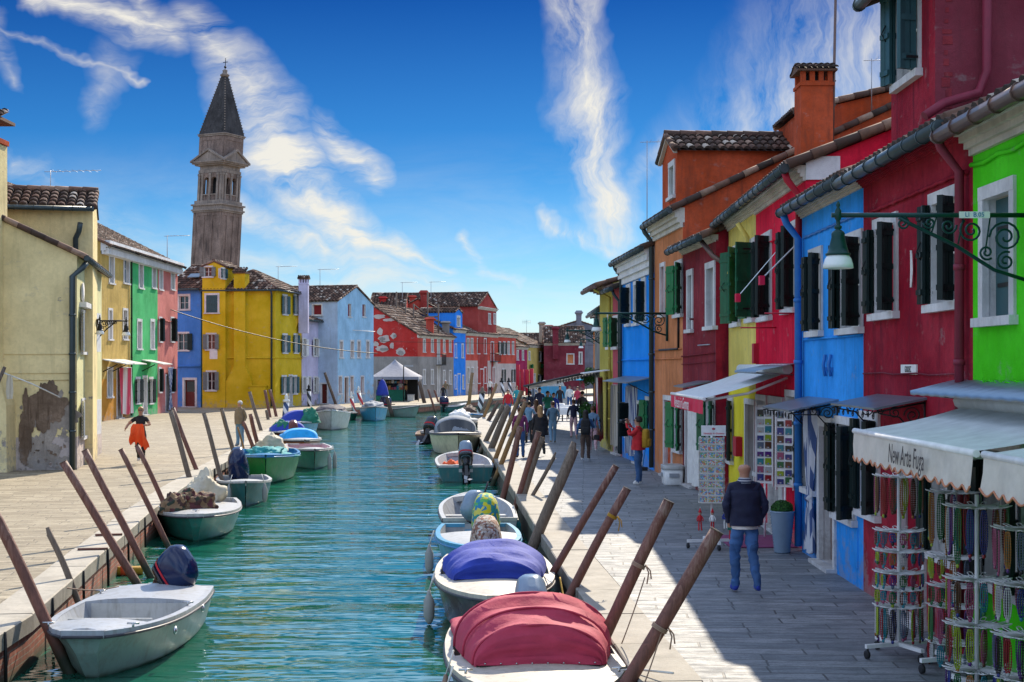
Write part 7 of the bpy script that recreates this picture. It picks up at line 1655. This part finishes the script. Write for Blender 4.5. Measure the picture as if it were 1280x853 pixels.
for i, (dx, dy, dz, b_, l_, h_, lb) in enumerate(((-.22, -.2, .42, 'cloth_red', 'cloth_red', 'cloth_red', 'red clothed wooden puppet, leftmost under the postcards'), (-.02, -.22, .42, 'cloth_white', 'cloth_red', 'cloth_red', 'white and red wooden puppet, second under the postcards'), (.2, -.18, .45, 'cloth_royal', 'cloth_white', 'cloth_red', 'blue clothed wooden puppet hanging behind the others'), (.28, -.24, .28, 'cloth_green', 'cloth_red', 'cloth_red', 'green clothed wooden puppet with a red hat hanging lowest'))): puppet(lb, cx + dx, cy + dy, dz, b_, l_, h_)
# magnet boards by the red door
random.seed(21)
for lb, x0, Y, tilt in (('tall magnet board left of the red house door, furthest', 4.72, 26.6, .2), ('tall black and white magnet board in the middle of the red wall', 4.42, 24.9, .3), ('tall magnet board nearest the planter on the red wall', 4.62, 24.1, .2)):
    rt = thing('magnet_board', lb, 'display board', (x0, Y, 0), group='magnet boards'); w_ = .28; M_ = Matrix.Translation((x0, Y, 0)) @ Matrix.Rotation(R(-28), 4, 'Z'); m = MB('white_paint'); m.M = M_; m.box(-w_ / 2, w_ / 2, 0, .03, .95, 2.28); m.box(-w_ / 2 - .02, -w_ / 2, -.02, .04, .9, 2.3); m.box(w_ / 2, w_ / 2 + .02, -.02, .04, .9, 2.3); m.tube([(0, .02, .0), (0, .02, .95)], .02, 6); m.build('board', rt)
    for i in range(9):
        for j in range(2):
            m = MB('bead ' + random.choice(list(NC))); m.M = M_; a, b = -w_ / 2 + .07 + j * .14, 1.0 + i * .14; m.box(a - .055, a + .055, -.02, -.002, b, b + random.uniform(.08, .12)); m.mat('card_print'); m.box(a - .02, a + .02, -.026, -.0205, b + .01, b + .03); m.build('magnet', rt)
# planter, cooler, mat
cx, cy = 4.35, 22.9; rt = thing('potted_topiary', 'clipped green topiary ball in a tall ribbed grey pot by the red house', 'potted plant', (cx, cy, 0)); m = MB('cowl_grey'); pr = [(.125, 0), (.13, .02)]
for i in range(28): f = i / 27; pr.append((.13 + .065 * f + (.006 if i % 2 else -.003), .03 + .62 * f))
m.lathe((cx, cy, 0), pr + [(.205, .67), (.185, .675)], 24); m.build('pot', rt); m_voro('leaf_mix', [(.015, .07, .01), (.03, .13, .015), (.01, .04, .008), (.05, .17, .02)], 60)
def leaves(mb, c, r, n, size, flat=1.0, shell=.75):
    for i in range(n):
        d = Vector((random.gauss(0, 1), random.gauss(0, 1), random.gauss(0, 1))).normalized(); p = Vector(c) + Vector((d.x * r, d.y * r, d.z * r * flat)) * random.uniform(shell, 1.03); t = d.orthogonal().normalized(); t.rotate(Matrix.Rotation(random.uniform(0, 6.3), 3, d)); b_ = d.cross(t); s_ = size * random.uniform(.6, 1.3); mb.poly(p, p + t * s_ * .5 + d * s_ * .3, p + t * s_ + d * s_ * .1 + b_ * .001, p + t * s_ * .5 - d * s_ * .1 + b_ * s_ * .45)
m = MB('leaf_mix'); m.ellip((cx, cy, .7), .16, .16, .12, 14, 10, .05); leaves(m, (cx, cy, .7), .175, 1500, .032, .8, .86); m.build('foliage', rt)
cx, cy = 4.08, 36.2; rt = thing('cooler_box', 'white plastic cooler box on the ground against the orange house', 'cooler box', (cx, cy, 0)); m = MB('white_paint'); rr = [[Vector((cx + math.copysign(abs(math.cos(a)) ** .3, math.cos(a)) * .26 * k, cy + math.copysign(abs(math.sin(a)) ** .3, math.sin(a)) * .4 * k, z)) for a in [2 * math.pi * i / 20 for i in range(20)]] for k, z in ((.9, .0), (.93, .02), (1, .38))]; m.loft(rr, True, True, True, True); m.build('tub', rt)
m = MB('gel_white'); rr = [[Vector((cx + math.copysign(abs(math.cos(a)) ** .3, math.cos(a)) * .27 * k, cy + math.copysign(abs(math.sin(a)) ** .3, math.sin(a)) * .41 * k, z)) for a in [2 * math.pi * i / 20 for i in range(20)]] for k, z in ((1, .385), (1.01, .4), (1, .48), (.9, .5))]; m.loft(rr, True, True, True, True); m.build('lid', rt); m = MB('gel_grey'); m.box(cx - .12, cx + .12, cy - .425, cy - .395, .2, .3); m.box(cx - .285, cx - .26, cy - .12, cy + .12, .2, .3); m.build('handle', rt)
m = MB('cloth_plum'); m.box(3.6, 4.72, 23.5, 25.2, .002, .014); tag(m.build('door_mat'), 'dark red mat laid before the red house door', 'door mat')
# broom by the azure house
rt = thing('broom', 'blue broom leaning on the azure wall', 'broom', (3.78, 40.9, 0)); m = MB('rail_blue'); m.tube([(3.75, 40.9, .08), (3.98, 41.2, 1.4)], .015, 6); m.build('handle', rt); m = MB('cloth_black'); m.box(3.6, 3.9, 40.85, 40.95, 0, .1); m.build('bristles', rt)
# ---------------------------------------------------------------- curtains
m_stripes('stripe_navy', [(.03, .06, .2), (.5, .52, .55)], 14, 1); m_stripes('stripe_blue_white', [(.05, .09, .22), (.55, .56, .6)], 8, 1); m_stripes('stripe_red', [(.55, .04, .09), (.65, .62, .6)], 3.2, 1); m_stripes('stripe_pink', [(.5, .05, .15), (.6, .55, .56)], 3, 1); m_stripes('stripe_beige', [(.3, .26, .2), (.45, .42, .36), (.12, .12, .12)], 3.5, 1)
def curtain(label, a, b, z1, z0, mt, knot=None, out=(-1, 0), fold=.05, slant=0):
    """hangs from a-b (plan points)"""
    a, b = Vector((*a, 0)), Vector((*b, 0)); o_ = Vector((*out, 0)); rt = thing('door_curtain', label, 'curtain', ((a.x + b.x) / 2, (a.y + b.y) / 2, z1)); m = MB(mt); rows = []; c = (a + b) / 2
    for i in range(25):
        f = i / 24; z = z1 + (z0 - z1) * f; w = 1.0 if knot is None else .22 + .78 * min(1, (abs(f - knot) / max(knot, .3)) ** .8); row = []
        for j in range(33):
            u_ = j / 32; p = c + (a - c).lerp(b - c, u_) * w + o_ * (.04 + fold * math.sin(u_ * 30 + f * 2) * (.5 + .5 * w)) + (b - a) * slant * f; row.append(p + Vector((0, 0, z + (.03 * math.sin(u_ * 9) if i == 24 else 0))))
        rows.append(row)
    m.loft(rows, False, False, False, True); m.build('cloth_panel', rt)
    m = MB('metal_grey'); m.tube([a + Vector((0, 0, z1 + .02)) + o_ * .04, b + Vector((0, 0, z1 + .02)) + o_ * .04], .012, 5); m.build('rail', rt)
    if knot: z = z1 + (z0 - z1) * knot; m = MB(mt); m.lathe(c + o_ * .05 + Vector((0, 0, z)), [(.06, -.05), (.085, 0), (.06, .05)], 10); m.build('knot', rt)
curtain('navy and white striped door curtain tied in a knot on the sky blue house', (4.66, 22.45), (4.66, 21.65), 2.32, .12, 'stripe_blue_white', .62)
curtain('white door curtain beside the wine red house', (4.42, 35.1), (4.52, 33.7), 2.3, .12, 'cloth_white', fold=.06)
curtain('pink striped curtain hung at the mustard doorway', (3.3, 51.4), (3.0, 49.8), 2.6, .35, 'stripe_pink', fold=.05, slant=-.1)
curtain('beige and black striped curtains by the pink house', (3.45, 48.6), (3.6, 47.4), 2.35, .3, 'stripe_beige', fold=.06)
curtain('dark striped curtain on the azure house', (3.72, 45.7), (3.85, 43.9), 2.35, .2, 'stripe_navy', fold=.06)
curtain('red and white striped curtain drawn aside at the ochre house', (XR + .1, 80.6), (XR + .3, 82.6), 2.9, .25, 'stripe_red', out=(1, 0), slant=.1)
curtain('blue and white striped curtain tied at the pink house door', (XR + .1, 92.0), (XR + .1, 93.4), 2.9, .15, 'stripe_navy', .55, out=(1, 0))
for lb, y0, y1 in (('thin cream canopy on scrolls over the ochre house door', 79.6, 82.2), ('thin pale canopy over the green house door', 86, 88.4), ('small canopy on black scrolls at the left end of the ochre house', 77.8, 79.2)):
    rt = thing('door_canopy', lb, 'door canopy', (XR, y0, 3.1)); m = MB('off_white'); m.obox((XR, y0, 3.35), (1.3, 0, -.25), (0, y1 - y0, 0), (0, 0, .05)); m.build('plate', rt); m = MB('iron_black'); m.tube([(XR, y0 + .1, 2.7), (XR + .8, y0 + .1, 3.1)], .03, 5); m.build('stay', rt)
# hanging tea towel, blouse
rt = thing('hung_cloth', 'white cloth hung on a nail between the crimson windows', 'cloth', (4.66, 17.05, 4.5)); m = MB('cloth_white'); m.loft([[Vector((4.66 - .02 * math.sin(j), 16.6 + (j - 3) * w_, z)) for j in range(7)] for z, w_ in ((4.35, .006), (4.28, .014), (4.12, .02), (4.0, .012), (3.92, .003))], False, False, False, True); m.build('cloth_panel', rt)
rt = thing('hung_cloth', 'white blouse hung beside the crimson ground floor window', 'cloth', (4.3, 17.6, 2.2)); m = MB('cloth_white'); m.loft([[Vector((4.45 + (j - 3) * w_, 17.6 + .02 * math.sin(j * 2), z)) for j in range(7)] for z, w_ in ((2.2, .012), (2.14, .03), (1.95, .024), (1.82, .026))], False, False, False, True); m.build('cloth_panel', rt)
# washing line on the left
rt = thing('washing_line', 'clothes line on a wooden arm at the left frame edge', 'clothes line', (-14.5, 40.0, 2.8)); m = MB('pole_dark'); m.tube([D(-8, 39.9, 492), D(6, 39.9, 459)], .05, 6); m.build('wooden_arm', rt); m = MB('off_white'); m.tube([D(4, 39.9, 466), D(40, 40.3, 480), D(75, 40.8, 497)], .02, 5); m.build('line', rt)
rt = thing('hung_cloth', 'yellow patterned tea towel on the left clothes line', 'cloth', D(12, 39.9, 470)); m = MB('cloth_cream'); m.loft([[D(12 + (j - 3) * w_, 39.9 + .03 * math.sin(j * 2), y) for j in range(7)] for y, w_ in ((469, 1.0), (478, 1.4), (490, 1.6), (499, 1.2))], False, False, False, True); m.mat('cloth_orange'); m.build('cloth_panel', rt)
rt = thing('hung_cloth', 'white laundry under the middle window of the big yellow house', 'cloth', D(266, 101.6, 440)); m = MB('cloth_white'); p = D(262, 101.5, 449); m.obox(p, (.55, 0, 0), (0, .03, 0), (0, 0, .6)); m.build('cloth_panel', rt)
# long overhead cable
rt = thing('overhead_cable', 'long black cable sagging across the yellow and blue houses', 'cable', D(204, 97, 383)); m = MB('iron_black'); P0, P1 = D(204, 93, 384), D(472, 104, 442); m.tube([P0.lerp(P1, i / 20) - Vector((0, 0, 1.1 * 4 * (i / 20) * (1 - i / 20) * .5)) for i in range(21)], .03, 5); m.build('cable', rt)
rt = thing('overhead_cable', 'thin cable spanning low across the far row', 'cable', D(472, 120, 429)); m = MB('iron_black'); P0, P1 = D(470, 118, 427), D(760, 120, 432); m.tube([P0.lerp(P1, i / 20) for i in range(21)], .018, 5); m.build('cable', rt)
# ---------------------------------------------------------------- market tent and stall
rt = thing('market_tent', 'white pavilion tent over the market stall on the far bank', 'market tent', D(494, 124)); m_cloth('cloth_tent', (.22, .23, .28)); m = MB('cloth_tent'); x0, x1, y0, y1, ze, zp = D(465, 122).x, D(524, 122).x, 121.0, 126.5, 3 + (HY - 471) * 122 / FPX, 3 + (HY - 449) * 124 / FPX
ap = Vector(((x0 + x1) / 2 - .2, (y0 + y1) / 2, zp)); cs = [Vector((x0, y0, ze)), Vector((x1, y0, ze)), Vector((x1, y1, ze)), Vector((x0, y1, ze))]
rings = []
for i in range(9):
    f = i / 8; k = (1 - f) ** 1.25; row = []
    for q in range(4):
        for t in range(4): e_ = cs[q].lerp(cs[(q + 1) % 4], t / 4); row.append(Vector((ap.x + (e_.x - ap.x) * k, ap.y + (e_.y - ap.y) * k, ze + (zp - ze) * f)))
    rings.append(row)
m.loft(rings, True, False, False, True); m.loft([[v - Vector((0, 0, .25)) for v in rings[0]], rings[0]], True, False, False, False); m.build('tent_roof', rt)
for q in cs: m = MB('metal_grey'); m.tube([Vector((q.x, q.y, 0)), q], .04, 6); m.build('tent_post', rt)
rt = thing('market_stall', 'market stall counter with a green cloth and shelves of goods under the tent', 'market stall', (x0 + 1.8, 124, 0)); m = MB('cloth_green'); m.box(x0 + .2, x1 - 1.4, 123.4, 124.4, 0, .95); m.build('counter', rt); m = MB('iron_black'); m.box(x0 + .1, x1 - .3, 126.3, 126.5, 0, 2.4); m.build('back_panel', rt)
random.seed(4)
for i in range(22): m = MB('bead ' + random.choice(list(NC))); a = x0 + .3 + (i % 11) * .24; z = .96 + (i // 11) * .55; m.box(a, a + .2, 123.5 + (i // 11) * .6, 123.9 + (i // 11) * .6, z, z + random.uniform(.15, .4)); m.build('goods', rt)
rt = thing('crate', 'stack of pale boxes at the right of the market stall', 'crate', (x1 - .8, 123.6, 0)); m = MB('off_white'); m.box(x1 - 1.1, x1 - .55, 123.3, 123.9, 0, .5); m.build('body', rt); m = MB('gel_grey'); m.box(x1 - 1.13, x1 - .52, 123.27, 123.93, .5, .56); m.build('lid', rt)
rt = thing('parasol', 'closed royal blue parasol on its post by the tent', 'parasol', D(478, 116)); c = D(478, 116); m = MB('cloth_royal'); m.lathe(c, [(.5, .6), (.52, .75), (.4, 1.3), (.22, 1.75), (.05, 1.95)], 14); m.build('canopy', rt); m = MB('pole_dark'); m.tube([c, c + Vector((0, 0, 2.05))], .04, 6); m.build('post', rt)
rt = thing('street_lamp', 'thin grey lamp post beside the market tent', 'street lamp', D(504.5, 121)); c = D(504.5, 121); m = MB('iron_black'); m.tube([c, c + Vector((0, 0, 3.1))], .05, 6); m.build('post', rt); m = MB('metal_grey'); m.box(c.x, c.x + .8, c.y - .1, c.y + .1, 2.95, 3.1); m.build('lamp_head', rt)
# ---------------------------------------------------------------- restaurant terrace down the right quay
rt = thing('terrace_awning', 'long dark edged terrace awning reaching over the quay behind the crowd', 'awning', (3.3, 60, 2.6)); A0, A1 = D(655, 64, 483), D(757, 55, 461); A2, A3 = Vector((3.7, 66, 3.1)), Vector((.9, 78, 2.3))
m = MB('gutter'); m.obox(A0, A1 - A0, (.4, 13, -.35), (0, 0, .02)); m.build('canopy_cloth', rt); m = MB('iron_black'); m.tube([A0, A1], .05, 6); m.build('front_bar', rt)
m = MB('iron_black'); m.tube([A0 + Vector((.2, .1, 0)), Vector((A0.x + .2, A0.y + .1, 0))], .035, 6); m.build('post', rt); m = MB('iron_black'); q = A0 + Vector((.6, 12.8, 0)); m.tube([q, Vector((q.x, q.y, 0))], .035, 6); m.build('post', rt)
m = MB('iron_black'); random.seed(3)
for i in range(16): p = A0.lerp(A1, .45 + i * .035) - Vector((0, 0, .05)); scroll(m, (A1 - A0).normalized(), p - Vector((0, 0, .08)), .09, 1.3, i, 1 if i % 2 else -1, .015)
m.tube([A0.lerp(A1, .45) - Vector((0, 0, .12)), A1 - Vector((0, 0, .12))], .015, 5); m.build('scroll_fringe', rt)
for i, (px_, Y) in enumerate(((703, 78), (711, 82), (719, 78), (727, 84), (697, 86))):
    c = D(px_, Y); rt = thing('dining_table', 'round table under a white cloth, %s of the terrace tables' % ['leftmost of the front row', 'second', 'third', 'rightmost', 'rear'][i], 'table', c, group='terrace tables'); m = MB('cloth_white'); n = 20
    m.loft([[c + Vector((math.cos(2 * math.pi * k / n) * r_ * (1 + w_ * math.sin(5 * 2 * math.pi * k / n)), math.sin(2 * math.pi * k / n) * r_, z)) for k in range(n)] for r_, w_, z in ((.5, .08, .35), (.46, .04, .6), (.43, 0, .75), (.0, 0, .76))], True, False, True, True); m.build('tablecloth', rt); m = MB('iron_black'); m.tube([c, c + Vector((0, 0, .74))], .04, 6); m.build('table_leg', rt)
for i, (px_, Y, mt, lb) in enumerate(((725, 96, 'cloth_aqua', 'turquoise open parasol beyond the tables'), (745, 104, 'cloth_tangerine', 'orange red open parasol on the right beyond the tables'), (733, 108, 'cloth_tangerine', 'orange red open parasol left of its twin'))):
    c = D(px_, Y); rt = thing('parasol', lb, 'parasol', c); m = MB(mt); m.lathe(c, [(1.0, 2.05), (1.02, 2.1), (.55, 2.35), (.05, 2.5)], 8, smooth=False); m.build('canopy', rt); m = MB('pole_grey'); m.tube([c, c + Vector((0, 0, 2.45))], .03, 6); m.build('post', rt)
c = D(737, 58); rt = thing('potted_bush', 'round leafy green bush by the shop fronts behind the woman with the backpack', 'potted plant', c); m = MB('fender_tan'); m.lathe(c, [(.2, 0), (.28, .35), (.25, .36)], 14); m.build('pot', rt); m = MB('pole_dark'); m.tube([c + Vector((0, 0, .3)), c + Vector((0, 0, .9))], .04, 6); m.build('trunk', rt); m = MB('leaf_mix'); random.seed(8); [leaves(m, c + Vector((random.uniform(-.2, .2), random.uniform(-.2, .2), 1.05 + random.uniform(-.2, .25))), .32, 420, .11, 1, .3) for _ in range(5)]; m.build('foliage', rt)
c = D(742, 66); rt = thing('climbing_plant', 'trailing green plant hanging at the right end of the terrace awning', 'plant', c); m = MB('leaf_mix'); [leaves(m, c + Vector((random.uniform(-.4, .4), 0, 2.3 + random.uniform(-.5, .4))), .3, 200, .13, 1, .2) for _ in range(5)]; m.build('foliage', rt); m = MB('pole_dark'); m.tube([c, c + Vector((0, 0, 2.5))], .03, 6); m.build('stem', rt)
# white and pale blue covered boat cabin beyond the crowd
c = D(690, 100); rt = thing('kiosk', 'white and pale blue rounded kiosk with a sloping window behind the crowd', 'kiosk', c); m = MB('hull_blue'); m.mat('gel_white')
pr = [(-1.1, 0), (1.1, 0), (1.1, 1.1), (.75, 1.85), (.4, 2.0), (-.6, 2.0), (-1.0, 1.7), (-1.1, 1.1)]; m.prism([(c.x + a, c.y - .9, z) for a, z in pr], 1.8, (0, 1, 0)); m.build('body', rt); m = MB('hull_blue'); m.box(c.x - .9, c.x + .95, c.y - .93, c.y - .902, .75, 1.6); m.build('window', rt)

# ---------------------------------------------------------------- mooring lines and small quay clutter
def rope(label, a, b, sag=.12, r=.009, mt='off_white'):
    a, b = Vector(a), Vector(b); rt = thing('mooring_rope', label, 'rope', a, group='mooring ropes'); m = MB(mt)
    m.tube([a.lerp(b, i / 12) - Vector((0, 0, sag * 4 * (i / 12) * (1 - i / 12))) for i in range(13)], r, 5); m.build('rope', rt)
rope('pale line from the nearest right lashed pole down to the kerb', D(830, 13.6, 780), D(806, 13.5, 853), .02, .007, 'fender_tan'); rope('pale line from the second lashed pole down to the kerb', D(806, 15.3, 722), D(777, 15.2, 805), .02, .007, 'fender_tan')
rope('white line slung along the dark wall behind the dark red canopy boat', D(700, 17.8, 742), D(744, 14.6, 812), .05); rope('white line slung along the wall beside the royal blue canopy boat', D(668, 22.3, 700), D(690, 19.0, 728), .06)
rope('yellow line from the yellow lashed pole to the royal blue canopy boat', D(700, 19.2, 722), D(708, 18.6, 762), .02, .012, 'cloth_mustard'); rope('brown line from the nearest left pole to the grey boat bow', D(52, 17.2, 770), (-5.5, 17.0, -.05), .1, .012, 'fender_tan')
rope('line from the left kerb to the camouflage heaped boat', (-7.5, 30.2, .03), (-7.1, 30.0, -.1), .05); rope('line across the aft cover of the nearest left boat to the wall', (-5.5, 19.9, -.08), (-6.2, 19.5, -.02), .05, .01, 'fender_tan')
for lb, x0_, y_, x1_ in (('rusty iron rod lying across the left kerb, nearer one', 97, 687, 135), ('rusty iron rod lying across the left kerb, further one', 119, 669, 153)):
    a, b = W(x0_, y_, .03), W(x1_, y_ - 1, .03); rt = thing('iron_rod', lb, 'iron rod', a); m = MB('pole_rust'); m.tube([a, b], .022, 6); m.build('rod', rt)
rt = thing('float', 'yellow and orange foam float in the water between the left wall and the nearest boat', 'float', W(158, 716, -.6)); c = W(158, 716, -.6); m = MB('cloth_mustard'); m.tube([c + Vector((-.3, 0, .02)), c + Vector((.25, .15, .02))], .08, 10); m.mat('cloth_tangerine'); m.tube([c + Vector((-.12, .05, .02)), c + Vector((-.02, .08, .02))], .085, 10); m.build('foam_body', rt)
